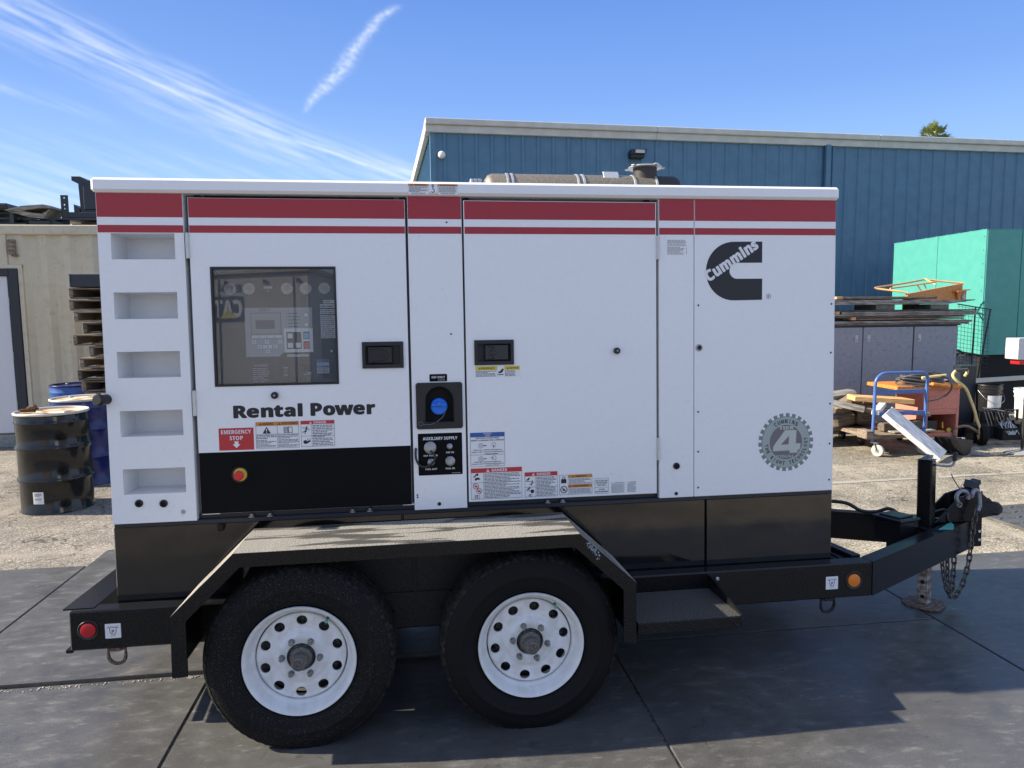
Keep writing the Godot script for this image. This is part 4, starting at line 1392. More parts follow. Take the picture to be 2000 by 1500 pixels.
	for q in [[1.12, 1.1], [1.0605, 1.042]]:
		p_ring(P, "ink_grey", 2, Vector2(1.556, q[0]), 0.0095, 0.011)
		p_ring(P, "ink_grey", 2, Vector2(1.556, q[0]), 0.004, 0.0055)
		p_line(P, "ink_grey", 2, Vector2(1.568, q[0]), Vector2(1.582, q[0]), 0.004)
		p_ring(P, "ink_grey", 2, Vector2(1.615, q[0] + 0.003), 0.0085, 0.01)
		p_line(P, "ink_black", 2, Vector2(1.614, q[0] + 0.003), Vector2(1.614 if q[0] > 1.1 else 1.6, q[0] - 0.014 if q[0] > 1.1 else q[0] + 0.003), 0.0025)
	p_text(P, "ink_black", 2, "Handle down = Auxiliary fuel supply tank", 1.5865, 1.1, 0.128, 0.0066, "bold")
	p_text(P, "ink_black", 2, "Poignee en bas = Reservoir d'alimentation de", 1.5865, 1.091, 0.144, 0.0066, "bold")
	p_text(P, "ink_black", 2, "carburant auxiliaire", 1.603, 1.083, 0.06, 0.006, "bold")
	p_text(P, "ink_black", 2, "Handle up = Onboard fuel supply tank", 1.5865, 1.046, 0.12, 0.0066, "bold")
	p_text(P, "ink_black", 2, "Poignee en haut = Reservoir d'alimentation de", 1.5865, 1.0375, 0.146, 0.0066, "bold")
	p_text(P, "ink_black", 2, "carburant embarque", 1.608, 1.0305, 0.06, 0.0055, "bold")
	printed("notice_decal", P, d2)
	P = notice("danger_decal", d2, [1.509, 0.878, 1.74, 1.018], "ink_red", "DANGER", 0.0205, 0.056, 18)
	hand_mark(P, 1.527, 0.984, 0.016)
	p_disc(P, "ink_black", 2, Vector2(1.5375, 0.99), 0.0055)
	p_poly(P, "ink_black", 2, arc(Vector2(1.54, 0.967), 0.01, 0, PI, 10))
	p_disc(P, "ink_black", 2, Vector2(1.531, 0.968), 0.005)
	ban_mark(P, 1.5305, 0.938, 0.0135, "ink_red")
	ban_mark(P, 1.545, 0.916, 0.0125, "ink_red")
	book_mark(P, 1.5365, 0.8905, 0.018)
	printed("danger_decal", P, d2)
	P = notice("danger_decal", d2, [1.752, 0.877, 1.903, 0.991], "ink_red", "DANGER", 0.0185, 0.05, 14)
	hand_mark(P, 1.767, 0.958, 0.02)
	man_falling(P, 1.786, 0.941, 0.024)
	hand_mark(P, 1.7695, 0.915, 0.02)
	p_disc(P, "ink_black", 2, Vector2(1.7865, 0.9035), 0.0085)
	book_mark(P, 1.778, 0.886, 0.013)
	printed("danger_decal", P, d2)
	P = {"z": 0.0006}
	p_rect(P, "ink_white", 0, 1.911, 0.88, 2.065, 0.972)
	p_frame(P, "ink_grey", 1, 1.911, 0.88, 2.065, 0.972, 0.0013)
	p_rect(P, "ink_grey", 1, 1.9525, 0.88, 1.9535, 0.972)
	for q in [[0.957, "WARNING", 0.05], [0.912, "AVERTISSEMENT", 0.074]]:
		p_rect(P, "ink_orange", 2, 1.9535, q[0], 2.065, q[0] + 0.015)
		p_warn(P, "ink_black", "ink_orange", 3, 1.9995 - q[2] * 0.5, q[0] + 0.0075, 0.009)
		p_text(P, "ink_black", 3, q[1], 2.012, q[0] + 0.0075, q[2], 0.0085, "bold")
		p_rows(P, "ink_grey", 1, 1.957, q[0] - 0.028, 2.062, q[0] - 0.003, 5)
	p_rect(P, "ink_black", 2, 1.92, 0.934, 1.944, 0.953)
	p_line(P, "ink_black", 2, Vector2(1.927, 0.953), Vector2(1.93, 0.966), 0.003)
	p_line(P, "ink_black", 2, Vector2(1.935, 0.953), Vector2(1.939, 0.964), 0.003)
	ban_mark(P, 1.932, 0.905, 0.0165)
	printed("warning_decal", P, d2)
	P = {"z": 0.0006}
	p_rect(P, "ink_white", 0, 2.076, 0.878, 2.142, 0.95)
	p_frame(P, "ink_grey", 1, 2.076, 0.878, 2.142, 0.95, 0.001)
	p_rect(P, "ink_grey", 1, 2.076, 0.907, 2.142, 0.908)
	for q in [["USE ULTRA LOW", 0.938, 0.056], ["SULFUR DIESEL", 0.928, 0.053], ["FUEL ONLY", 0.918, 0.038], ["15 PPM", 0.898, 0.026], ["SULFUR MAXIMUM", 0.888, 0.058]]:
		p_text(P, "ink_black", 2, q[0], 2.109, q[1], q[2], 0.0065, "bold")
	printed("fuel_decal", P, d2)
	P = {"z": 0.0006}
	for q in [[2.155, 2.221, "AVERTISSEMENT"], [2.231, 2.274, "WARNING"]]:
		p_warn(P, "ink_grey", "white_paint", 1, q[0] + 0.004, 0.925, 0.006)
		p_text(P, "ink_grey", 1, q[2], (q[0] + q[1]) * 0.5 + 0.005, 0.925, (q[1] - q[0]) * 0.75, 0.005, "bold")
		p_rows(P, "ink_grey", 1, q[0], 0.879, q[1], 0.92, 9, 0.4)
	printed("fine_print", P, d2)

	# --- two fixed panels at the front end
	s = S()
	bb(s, 2.385, 0.843, -0.03, 2.5515, 2.217, 0.0, 0.002)
	var pa := obj("side_panel", [s, M.white_paint], t)
	scuffs(pa, [2.39, 0.86, 2.54, 1.6], 4, 10)
	stripes(pa, 2.385, 2.5515, 2.217)
	socket("plug_hole", pa, 2.467, 0.992, 0.016)
	s = S()
	cyl(s, Vector3(2.466, 0.862, 0), Vector3(2.466, 0.862, 0.004), 0.0085, 14, 0.002)
	obj("bolt", [s, M.dark_steel], pa)
	P = {"z": 0.0006}
	p_rows(P, "ink_grey", 0, 2.425, 2.006, 2.516, 2.034, 5, 0.4)
	p_rows(P, "ink_grey", 0, 2.425, 1.966, 2.508, 2.002, 7, 0.4)
	p_rect(P, "ink_pale", 0, 2.422, 2.0035, 2.517, 2.0043)
	p_rect(P, "ink_grey", 0, 2.5155, 1.968, 2.517, 1.998)
	printed("fine_print", P, pa)
	s = S()
	bb(s, 2.5545, 0.843, -0.03, 3.25, 2.217, 0.0, 0.002)
	var pb := obj("side_panel", [s, M.white_paint], t)
	scuffs(pb, [2.56, 0.85, 3.24, 1.7], 6, 12)
	stripes(pb, 2.5545, 3.2495, 2.217)
	dots(pb, [[2.573, 1.735], [2.573, 1.242], [2.573, 1.055], [2.573, 0.886], [3.232, 1.735], [3.232, 1.505], [3.232, 1.262], [3.232, 1.07], [3.232, 0.895]])
	var Z := Transform3D(Basis(Vector3(1, 0, 0), Vector3(0, 0, 1), Vector3(0, -1, 0)), Vector3(2.577, 1.54, 0))
	s = S()
	var s2 := S()
	lathe(s, [Vector2(0.0175, 0.0), Vector2(0.016, 0.004), Vector2(0.011, 0.005)], Z, 20)
	lathe(s2, [Vector2(0.011, 0.005), Vector2(0.009, 0.002), Vector2(0.0, 0.002)], Z, 16)
	obj("panel_lock", [s, M.galvanised, s2, M.dark_steel], pb)
	# maker's mark
	P = {"z": 0.0006}
	var lg := PackedVector2Array([Vector2(2.883, 2.026)])
	lg.append_array(arc(Vector2(2.744, 1.8905), 0.1345, PI / 2, PI * 1.5, 30))
	lg.append_array(PackedVector2Array([Vector2(2.884, 1.7575), Vector2(2.884, 1.8555)]))
	lg.append_array(arc(Vector2(2.76, 1.892), 0.0365, PI * 1.5, PI * 0.5, 16))
	lg.append(Vector2(2.883, 1.929))
	p_poly(P, "ink_black", 0, lg)
	p_text(P, "ink_white", 1, "Cummins", 2.7315, 1.9415, 0.292, 0.057, "black", 0.575)
	p_ring(P, "ink_black", 0, Vector2(2.916, 1.7735), 0.0098, 0.0115)
	p_text(P, "ink_black", 0, "R", 2.916, 1.7735, 0.0085, 0.0105, "bold")
	printed("maker_logo", P, pb)
	make_gear_badge(pb)

	# --- sill and skid base
	s = S()
	bb(s, 0.0, 0.823, -1.1, 3.256, 0.8425, -0.012, 0.002)
	bb(s, 0.338, 0.8425, -0.09, 2.384, 0.866, -0.034)
	obj("sill", [s, M.blue_black], t)
	s = S()
	bb(s, 0.36, 0.866, -0.04, 0.43, 0.8705, -0.002)
	bb(s, 1.205, 0.866, -0.04, 1.255, 0.8705, -0.002)
	obj("door_stop", [s, M.white_paint], t)
	for x in [0.556, 0.633, 0.985, 1.06, 1.86, 1.93]:
		s = S()
		cyl(s, Vector3(x, 0.8425, -0.022), Vector3(x, 0.847, -0.022), 0.014, 14)
		cyl(s, Vector3(x, 0.847, -0.022), Vector3(x, 0.857, -0.022), 0.009, 6, 0.002)
		obj("sill_bolt", [s, M.galvanised], t)
	for r in [[-0.011, 1.2], [1.203, 2.621], [2.625, 3.267]]:
		s = S()
		bb(s, r[0], 0.487, -1.08, r[1], 0.822, -0.03 if r[0] < 2.0 else -0.028, 0.004)
		obj("skid_base", [s, M.gloss_black], t)
	s = S()
	bb(s, 0.415, 0.79, -0.03, 0.44, 0.823, -0.008, 0.003)
	obj("bracket", [s, M.frame_black], t)

	# --- trailer frame
	for z in [[-0.02, 0.06], [-1.17, -1.09]]:
		s = S()
		bb(s, -0.166, 0.333, z[0], 3.427, 0.5, z[1], 0.006)
		obj("frame_rail", [s, M.frame_black], t)
	s = S()
	bb(s, -0.166, 0.335, -1.09, -0.158, 0.498, -0.02)
	bb(s, -0.2, 0.4965, -1.15, -0.08, 0.503, 0.03)
	bb(s, -0.196, 0.316, -1.15, -0.166, 0.333, 0.04, 0.004)
	obj("rear_cross_member", [s, M.frame_black], t)
	for x in [0.45, 1.25, 2.05, 2.85, 3.37]:
		s = S()
		bb(s, x - 0.04, 0.345, -1.09, x + 0.04, 0.488, -0.02)
		obj("cross_member", [s, M.frame_black], t)
	side_lamp("marker_lamp", t, -0.092, 0.4195, 0.031, M.lens_red, 0.042)
	side_lamp("marker_lamp", t, 3.328, 0.416, 0.0315, M.lens_amber, 0.045)
	s = S()
	cyl(s, Vector3(-0.166, 0.42, -0.08), Vector3(-0.174, 0.42, -0.08), 0.05, 24, 0.003)
	obj("tail_lamp", [s, M.lens_red], t)
	tie_decal(t, 0.0035)
	tie_decal(t, 3.216)
	d_ring(t, 0.004)
	d_ring(t, 3.211)

	# --- mudguard over both near wheels
	var path := [Vector2(0.348, 0.351), Vector2(0.351, 0.585), Vector2(0.583, 0.811), Vector2(1.908, 0.815), Vector2(2.139, 0.604), Vector2(2.137, 0.35)]
	var inner := [Vector2(0.404, 0.354), Vector2(0.404, 0.564), Vector2(0.604, 0.758), Vector2(1.886, 0.764), Vector2(2.086, 0.577), Vector2(2.086, 0.358)]
	for far in 2:
		s = S()
		var grit := S()
		for k in 5:
			var a: Vector2 = path[k]
			var b: Vector2 = path[k + 1]
			var n := Vector2(-(b - a).y, (b - a).x).normalized()
			var c: Vector2 = inner[k]
			var d: Vector2 = inner[k + 1]
			prism(s, PackedVector2Array([a, b, d, c]), 0.412, 0.42)
			prism(s, PackedVector2Array([a, b, b - n * 0.006, a - n * 0.006]), 0.06, 0.412)
			if k in [1, 2, 3]:
				prism(grit, PackedVector2Array([a + n * 0.001, b + n * 0.001, b, a]), 0.064, 0.4185)
		var xf := Transform3D() if far == 0 else Transform3D(Basis(Vector3(1, 0, 0), Vector3(0, 1, 0), Vector3(0, 0, -1)), Vector3(0, 0, -1.11))
		var fs := S()
		fs.append_from(s.commit(), 0, xf)
		var gs := S()
		gs.append_from(grit.commit(), 0, xf)
		var guard := obj("mudguard", [fs, M.frame_black], t)
		obj("non_slip_top", [gs, M.grit_top], guard)
		if far == 0:
			var sc := S()
			rng.seed = 21
			for k in 46:
				var q := Vector2(1.93 + rng.randf() * 0.055, 0.0)
				q.y = 0.775 - (q.x - 1.93) * 0.9 + rng.randfn(0, 0.01)
				var w := rng.randf_range(0.002, 0.009)
				prism(sc, P2([q.x, q.y, q.x + w, q.y + w * 0.4, q.x + w * 0.6, q.y + w * 1.3]), 0.4203, 0.4205)
			obj("scrape", [sc, M.ink_pale], guard)
	s = S()
	bb(s, 0.72, 0.5, 0.06, 1.8, 0.77, 0.068)
	bb(s, 1.1, 0.345, 0.062, 1.4, 0.5, 0.075)
	bb(s, 1.245, 0.5, 0.068, 1.255, 0.76, 0.08)
	obj("apron", [s, M.dark_steel], t)
	# --- axles and springs
	for x in [0.8, 1.716]:
		s = S()
		bb(s, x - 0.038, 0.3, -1.25, x + 0.038, 0.376, 0.14)
		obj("axle", [s, M.dark_steel], t)
	for zz in [0.1, -1.21]:
		for x in [0.8, 1.716]:
			s = S()
			for k in 4:
				var q := 0.36 - k * 0.07
				tube(s, [Vector3(x - q, 0.42 - k * 0.012, zz), Vector3(x, 0.385 - k * 0.012, zz), Vector3(x + q, 0.42 - k * 0.012, zz)], 0.012, 4)
			obj("leaf_spring", [s, M.dark_steel], t)
	make_wheel(t, 0.8, 0.354, 0.264, M.rubber_specked, PI / 2 - 0.04)
	make_wheel(t, 1.7155, 0.349, 0.264, M.rubber, PI / 2 - 0.15)
	for x in [0.8, 1.7155]:
		var w := make_wheel(t, x, 0.41, -1.376, M.rubber, 0.4)
		w.rotation.y = PI

	# --- step
	s = S()
	bb(s, 2.15, 0.374, 0.06, 2.6, 0.424, 0.4, 0.003)
	var st := obj("step", [s, M.frame_black], t)
	s = S()
	bb(s, 2.152, 0.4242, 0.066, 2.597, 0.4262, 0.398)
	obj("step_tread", [s, M.step_grit], st)
	s = S()
	for k in 10:
		for r in 2:
			bx(s, Vector3(2.172 + k * 0.045 + r * 0.0225, 0.387 + r * 0.022, 0.4005), Vector3(0.03, 0.006, 0.004), 0.0018, Basis(Vector3(0, 0, 1), 0.6 if (k + r) % 2 == 0 else -0.6))
	tag(obj("diamond_pattern", [s, M.frame_black], st), "", "", "", "stuff")
	s = S()
	prism(s, P2([0.06, 0.485, 0.11, 0.485, 0.4, 0.43, 0.4, 0.375, 0.06, 0.375]), 2.596, 2.604, Transform3D(Basis(Vector3(0, 0, 1), Vector3(0, 1, 0), Vector3(1, 0, 0)), Vector3.ZERO))
	obj("step_bracket", [s, M.frame_black], st)
	s = S()
	cyl(s, Vector3(2.64, 0.467, 0.06), Vector3(2.64, 0.467, 0.072), 0.01, 14, 0.004)
	obj("step_bolt", [s, M.galvanised], st)

	make_tongue(t)
	make_muffler(t)

func make_controls(t: Node) -> void:
	var s := S()
	bb(s, 0.422, 1.4, -0.135, 0.963, 1.93, -0.125)
	bb(s, 0.42, 1.392, -0.135, 0.965, 1.4, -0.062)
	bb(s, 0.42, 1.93, -0.135, 0.965, 1.938, -0.062)
	bb(s, 0.412, 1.392, -0.135, 0.42, 1.938, -0.062)
	bb(s, 0.965, 1.392, -0.135, 0.973, 1.938, -0.062)
	var c := obj("control_panel", [s, M.panel_dark], t)
	for k in 6:
		var x := 0.479 + k * 0.0806
		var P := {"z": -0.1235}
		p_ring(P, "ink_black", 0, Vector2(x, 1.832), 0.026, 0.034)
		if k == 2:
			p_disc(P, "panel_dark", 0, Vector2(x, 1.832), 0.026)
			p_rect(P, "ink_dim", 1, x - 0.018, 1.832, x + 0.018, 1.842)
			p_rect(P, "ink_dim", 1, x - 0.003, 1.818, x + 0.003, 1.824)
		else:
			p_disc(P, "dial", 0, Vector2(x, 1.832), 0.026)
			for q in 7:
				var a := deg_to_rad(210.0 - q * 40.0)
				p_line(P, "ink_white", 1, Vector2(x, 1.832) + Vector2.from_angle(a) * 0.016, Vector2(x, 1.832) + Vector2.from_angle(a) * 0.022, 0.003)
			p_line(P, "ink_white", 2, Vector2(x - 0.004, 1.825), Vector2(x - 0.004, 1.825) + Vector2.from_angle(3.6 + 0.2 * k) * 0.016, 0.002)
			p_rect(P, "ink_dim", 1, x - 0.007, 1.814, x + 0.007, 1.818)
		printed("gauge", P, c)
	var P := {"z": -0.122}
	p_poly(P, "panel_grey", 0, P2([0.538, 1.748, 0.702, 1.748, 0.702, 1.552, 0.69, 1.545, 0.68, 1.533, 0.538, 1.533]))
	p_rect(P, "panel_grey", 0, 0.702, 1.656, 0.825, 1.748)
	p_rect(P, "panel_pale", 0, 0.702, 1.55, 0.826, 1.656)
	p_frame(P, "ink_grey", 1, 0.562, 1.63, 0.692, 1.727, 0.003)
	p_rect(P, "screen_grey", 1, 0.565, 1.633, 0.689, 1.724)
	p_rect(P, "ink_grey", 2, 0.582, 1.655, 0.664, 1.694)
	p_text(P, "ink_black", 1, "GEN 2", 0.622, 1.739, 0.045, 0.012, "plain")
	for k in 4: p_rect(P, "panel_pale", 1, 0.565 + k * 0.0325, 1.616, 0.594 + k * 0.0325, 1.627)
	for q in [[0.574, 1.598, 0.009], [0.628, 1.598, 0.009], [0.684, 1.598, 0.009], [0.597, 1.577, 0.009], [0.664, 1.577, 0.009], [0.63, 1.556, 0.009], [0.63, 1.577, 0.02]]:
		p_frame(P, "ink_grey", 1, q[0] - q[2] - 0.001, q[1] - 0.009, q[0] + q[2] + 0.001, q[1] + 0.009, 0.0015)
		p_rect(P, "panel_pale", 2, q[0] - q[2], q[1] - 0.008, q[0] + q[2], q[1] + 0.008)
		p_rect(P, "ink_grey", 3, q[0] - 0.003, q[1] - 0.003, q[0] + 0.003, q[1] + 0.003)
	p_rect(P, "panel_dark", 1, 0.712, 1.565, 0.776, 1.64)
	for q in [[0.728, 1.623], [0.728, 1.581], [0.762, 1.581]]: p_rect(P, "panel_pale", 2, q[0] - 0.011, q[1] - 0.011, q[0] + 0.011, q[1] + 0.011)
	p_rect(P, "panel_dark", 1, 0.784, 1.607, 0.811, 1.641)
	p_rect(P, "button_blue", 2, 0.786, 1.61, 0.809, 1.635)
	p_rect(P, "panel_dark", 1, 0.784, 1.564, 0.811, 1.598)
	p_rect(P, "button_red", 2, 0.786, 1.567, 0.809, 1.592)
	for k in 5:
		var y := 1.722 - k * 0.0145
		p_disc(P, "ink_grey", 1, Vector2(0.715, y), 0.002)
		p_rows(P, "ink_grey", 1, 0.722, y - 0.004, 0.775, y + 0.005, 1)
	for y in [1.715, 1.672]:
		p_frame(P, "ink_grey", 1, 0.79, y - 0.009, 0.808, y + 0.009, 0.0012)
		p_rect(P, "panel_pale", 2, 0.7915, y - 0.007, 0.8065, y + 0.007)
	printed("controller", P, c)
	P = {"z": -0.1235}
	p_text(P, "ink_dim", 0, "ATTENTION", 0.598, 1.494, 0.055, 0.008, "bold")
	p_rows(P, "ink_dim", 0, 0.562, 1.418, 0.634, 1.486, 8, 0.35)
	printed("attention_print", P, c)
	P = {"z": -0.1235}
	p_text(P, "ink_white", 0, "RUN", 0.703, 1.482, 0.017, 0.006, "bold")
	p_ring(P, "ink_dim", 0, Vector2(0.703, 1.466), 0.0055, 0.0075)
	p_text(P, "ink_white", 0, "IDLE", 0.703, 1.45, 0.017, 0.006, "bold")
	printed("switch_print", P, c)
	P = {"z": -0.1235}
	p_text(P, "ink_white", 0, "FUSE", 0.805, 1.458, 0.02, 0.005, "bold")
	p_rows(P, "ink_dim", 0, 0.78, 1.448, 0.83, 1.455, 1)
	printed("fuse_print", P, c)
	P = {"z": -0.1235}
	p_rect(P, "ink_dim", 0, 0.712, 1.53, 0.805, 1.541)
	printed("label_strip", P, c)
	P = {"z": -0.118}
	for r in [[0.876, 1.765, 0.925, 1.78], [0.862, 1.745, 0.925, 1.762], [0.862, 1.717, 0.925, 1.74], [0.862, 1.61, 0.925, 1.713]]:
		p_rect(P, "sticker", 0, r[0], r[1], r[2], r[3])
		p_rows(P, "ink_grey", 1, r[0] + 0.003, r[1] + 0.002, r[2] - 0.003, r[3] - 0.002, maxi(1, int((r[3] - r[1]) / 0.009)), 0.35)
	printed("sticker", P, c)
	P = {"z": -0.118}
	p_rect(P, "sticker", 0, 0.84, 1.454, 0.893, 1.515)
	p_rect(P, "ink_blue", 1, 0.841, 1.502, 0.892, 1.514)
	p_rect(P, "ink_blue", 1, 0.841, 1.48, 0.892, 1.487)
	p_rows(P, "ink_grey", 1, 0.843, 1.457, 0.89, 1.478, 3)
	p_rows(P, "ink_grey", 1, 0.843, 1.488, 0.89, 1.5, 2)
	printed("sticker", P, c)
	s = S()
	cyl(s, Vector3(0.906, 1.553, -0.125), Vector3(0.906, 1.553, -0.115), 0.006, 10, 0.002)
	obj("bolt", [s, M.band_steel], c)
	s = S()
	bb(s, 0.765, 1.462, -0.125, 0.8, 1.5, -0.12, 0.002)
	cyl(s, Vector3(0.782, 1.481, -0.12), Vector3(0.782, 1.481, -0.108), 0.009, 12, 0.002)
	obj("switch", [s, M.plastic_black], c)

func make_gear_badge(parent: Node) -> void:
	var P := {"z": 0.0006}
	var c := Vector2(3.009, 1.0845)
	var teeth := 26
	var o := PackedVector2Array()
	for k in teeth:
		var a := TAU * k / teeth + 0.06
		for q in [[-0.31, 0.123], [-0.29, 0.1385], [0.29, 0.1385], [0.31, 0.123]]:
			o.append(c + Vector2.from_angle(a + q[0] * TAU / teeth) * q[1])
	p_poly(P, "badge_dark", 0, o)
	p_ring(P, "badge_mid", 1, c, 0.085, 0.119, 48)
	p_ring(P, "badge_light", 2, c, 0.117, 0.119, 48)
	p_ring(P, "badge_light", 2, c, 0.0825, 0.0845, 48)
	p_disc(P, "badge_plum", 1, c, 0.083)
	var four := P2([-0.0060, 0.0568, 0.0518, 0.0568, 0.0490, -0.0082, 0.0738, -0.0071, 0.0696, -0.0366, 0.0596, -0.0373, 0.0575, -0.0515, 0.0170, -0.0515, 0.0192, -0.0394, -0.0664, -0.0408, -0.0639, -0.0178])
	var ins := P2([0.0153, 0.0302, -0.0263, -0.0117, 0.0128, -0.0106])
	for layer in [["badge_dark", 2, Vector2(0.0035, -0.004)], ["badge_light", 3, Vector2.ZERO]]:
		var f := PackedVector2Array()
		for q in four: f.append(c + q + layer[2])
		p_poly(P, layer[0], layer[1], f)
	var f2 := PackedVector2Array()
	for q in ins: f2.append(c + q)
	p_poly(P, "badge_plum", 4, f2)
	p_text(P, "badge_light", 3, "TIER", c.x + 0.001, c.y + 0.068, 0.074, 0.015, "heavy")
	p_text(P, "badge_mid", 3, "FINAL", c.x - 0.002, c.y - 0.0675, 0.092, 0.014, "heavy")
	var top := "CUMMINS"
	for k in top.length():
		var a := deg_to_rad(122.0 - k * 64.0 / 6.0)
		p_text(P, "ink_black", 3, top[k], c.x + 0.1 * cos(a), c.y + 0.1 * sin(a), 0.005 if top[k] == "I" else 0.0125, 0.019, "bold", a - PI / 2)
	var low := "THE RIGHT TECHNOLOGY"
	for k in low.length():
		if low[k] == " ": continue
		var a := deg_to_rad(188.0 + k * 180.0 / 19.0)
		p_text(P, "ink_black", 3, low[k], c.x + 0.1 * cos(a), c.y + 0.1 * sin(a), 0.004 if low[k] == "I" else 0.0105, 0.018, "bold", a + PI / 2)
	printed("gear_badge", P, parent)

func link_mesh() -> ArrayMesh:
	var s := S()
	var pts := []
	for k in 7:
		var a := PI * k / 6.0
		pts.append(Vector3(0.0105 * cos(a), 0.014 + 0.0105 * sin(a), 0))
	for k in 7:
		var a := PI + PI * k / 6.0
		pts.append(Vector3(0.0105 * cos(a), -0.014 + 0.0105 * sin(a), 0))
	tube(s, pts, 0.0048, 6, true)
	return mesh_of(s, M.chain_steel)

func chain(parent: Node, pts: Array) -> void:
	var c := Node3D.new()
	put(c, "safety_chain", parent)
	var lm := link_mesh()
	var path := curve(pts, 24)
	var need := 0.0355
	var acc := 0.0
	var n := 0
	var last: Vector3 = path[0]
	for i in range(1, path.size()):
		acc += (path[i] - path[i - 1]).length()
		if acc >= need:
			acc = 0.0
			var p: Vector3 = path[i]
			var y := (p - last).normalized()
			var x := y.cross(Vector3(0.25, 0, 1)).normalized()
			var B := Basis(x, y, x.cross(y))
			if n % 2 == 1: B = B * Basis(Vector3.UP, PI / 2 - 0.25)
			inst("link", lm, c, Transform3D(B, (p + last) * 0.5))
			last = p
			n += 1

func make_tongue(t: Node) -> void:
	for sg in [1.0, -1.0]:
		var s := S()
		# box beam running in to the coupler; outline seen from above
		var o: Array[Vector2] = [Vector2(3.427, 0.06), Vector2(4.44, -0.52), Vector2(4.44, -0.6), Vector2(3.427, -0.025)]
		for q in 4: o[q].y = -0.555 + (o[q].y + 0.555) * sg
		var poly := PackedVector2Array()
		for q in o: poly.append(Vector2(q.x, -q.y))
		prism(s, poly, 0.333, 0.5, Transform3D(Basis(Vector3(1, 0, 0), Vector3(0, 0, -1), Vector3(0, 1, 0)), Vector3.ZERO))
		obj("tongue_beam", [s, M.frame_black], t)
	var s := S()
	bar(s, Vector3(3.4, 0.493, -0.03), Vector3(3.36, 0.493, -0.5), 0.05, 0.03, 0.003)
	obj("tongue_brace", [s, M.frame_black], t)
	s = S()
	bb(s, 3.3, 0.35, -1.09, 3.306, 0.49, -0.02)
	obj("front_plate", [s, M.frame_black], t)
	s = S()
	bb(s, 4.09, 0.36, -0.8, 4.1, 0.5, -0.33)
	bb(s, 4.04, 0.494, -0.78, 4.1, 0.5045, -0.36)
	obj("tongue_cross_member", [s, M.frame_black], t)
	s = S()
	prism(s, P2([4.12, 0.375, 4.17, 0.41, 4.25, 0.47, 4.3, 0.495, 4.27, 0.44, 4.2, 0.36]), 0.5025, 0.5035, Transform3D(Basis(Vector3(1, 0, 0), Vector3(0, 0, -1), Vector3(0, 1, 0)), Vector3.ZERO))
	obj("green_tape", [s, M.tape_green], t)
	# battery box on the tongue
	s = S()
	bx(s, Vector3(3.955, 0.478, -0.5), Vector3(0.15, 0.13, 0.17), 0.006, Basis(Vector3.UP, 0.3))
	bx(s, Vector3(3.955, 0.55, -0.5), Vector3(0.165, 0.02, 0.185), 0.006, Basis(Vector3.UP, 0.3))
	bx(s, Vector3(3.955, 0.564, -0.5), Vector3(0.12, 0.01, 0.13), 0.004, Basis(Vector3.UP, 0.3))
	bx(s, Vector3(3.985, 0.39, -0.5), Vector3(0.1, 0.06, 0.12), 0.01, Basis(Vector3.UP, 0.3))
	obj("battery_box", [s, M.plastic_gloss], t)
	s = S()
	tube(s, curve([Vector3(3.7, 0.5, -0.95), Vector3(3.76, 0.555, -0.9), Vector3(3.86, 0.56, -0.83), Vector3(3.93, 0.52, -0.78), Vector3(4.0, 0.52, -0.74), Vector3(4.06, 0.545, -0.7), Vector3(4.1, 0.51, -0.65)]), 0.011, 8)
	tube(s, curve([Vector3(3.8, 0.51, -0.9), Vector3(3.78, 0.44, -0.87), Vector3(3.76, 0.36, -0.86)]), 0.014, 8)
	tube(s, curve([Vector3(4.19, 0.57, -0.5), Vector3(4.25, 0.58, -0.5), Vector3(4.275, 0.565, -0.5), Vector3(4.27, 0.53, -0.49), Vector3(4.29, 0.49, -0.49)]), 0.006, 8)
	obj("brake_cable", [s, M.plastic_black], t)
	# jack: square tube, drop leg with holes, foot, crank
	var B := Basis(Vector3.UP, 0.62)
	var c := Vector3(4.14, 0.0, -0.5)
	s = S()
	bx(s, c + Vector3(0, 0.625, 0), Vector3(0.077, 0.49, 0.077), 0.007, B)
	bx(s, c + Vector3(0, 0.872, 0), Vector3(0.079, 0.006, 0.079), 0.002, B)
	var jack := obj("jack", [s, M.frame_black], t)
	s = S()
	var hol := S()
	bx(s, c + Vector3(0, 0.22, 0), Vector3(0.06, 0.36, 0.06), 0.006, B)
	for k in 4:
		var y := 0.085 + k * 0.085
		cyl(hol, c + Vector3(0, y, 0) + B * Vector3(-0.0295, 0, 0.0), c + Vector3(0, y, 0) + B * Vector3(-0.0305, 0, 0), 0.012, 14)
	obj("drop_leg", [s, M.jack_leg, hol, M.hollow_black], jack)
	s = S()
	var oct := PackedVector2Array([Vector2(-0.1, -0.06), Vector2(-0.06, -0.1), Vector2(0.06, -0.1), Vector2(0.1, -0.06), Vector2(0.1, 0.06), Vector2(0.06, 0.1), Vector2(-0.06, 0.1), Vector2(-0.1, 0.06)])
	prism(s, oct, 0.034, 0.043, Transform3D(Basis(Vector3.UP, 0.62) * Basis(Vector3(1, 0, 0), Vector3(0, 0, -1), Vector3(0, 1, 0)), Vector3(c.x, 0.0, c.z)))
	obj("foot", [s, M.rust], jack)
	s = S()
	bx(s, c + Vector3(0, 0.88, 0), Vector3(0.05, 0.018, 0.04), 0.004, B)
	bx(s, c + Vector3(0.012, 0.892, 0.005), Vector3(0.03, 0.016, 0.03), 0.004, Basis(Vector3.UP, 0.2))
	for k in 7:
		var a := TAU * k / 7.0
		bx(s, c + Vector3(-0.015 + 0.012 * cos(a), 0.893 + 0.012 * sin(a), 0.018), Vector3(0.007, 0.007, 0.012), 0.001, Basis(Vector3(0, 0, 1), a))
	obj("crank_gear", [s, M.hook_steel], jack)
	s = S()
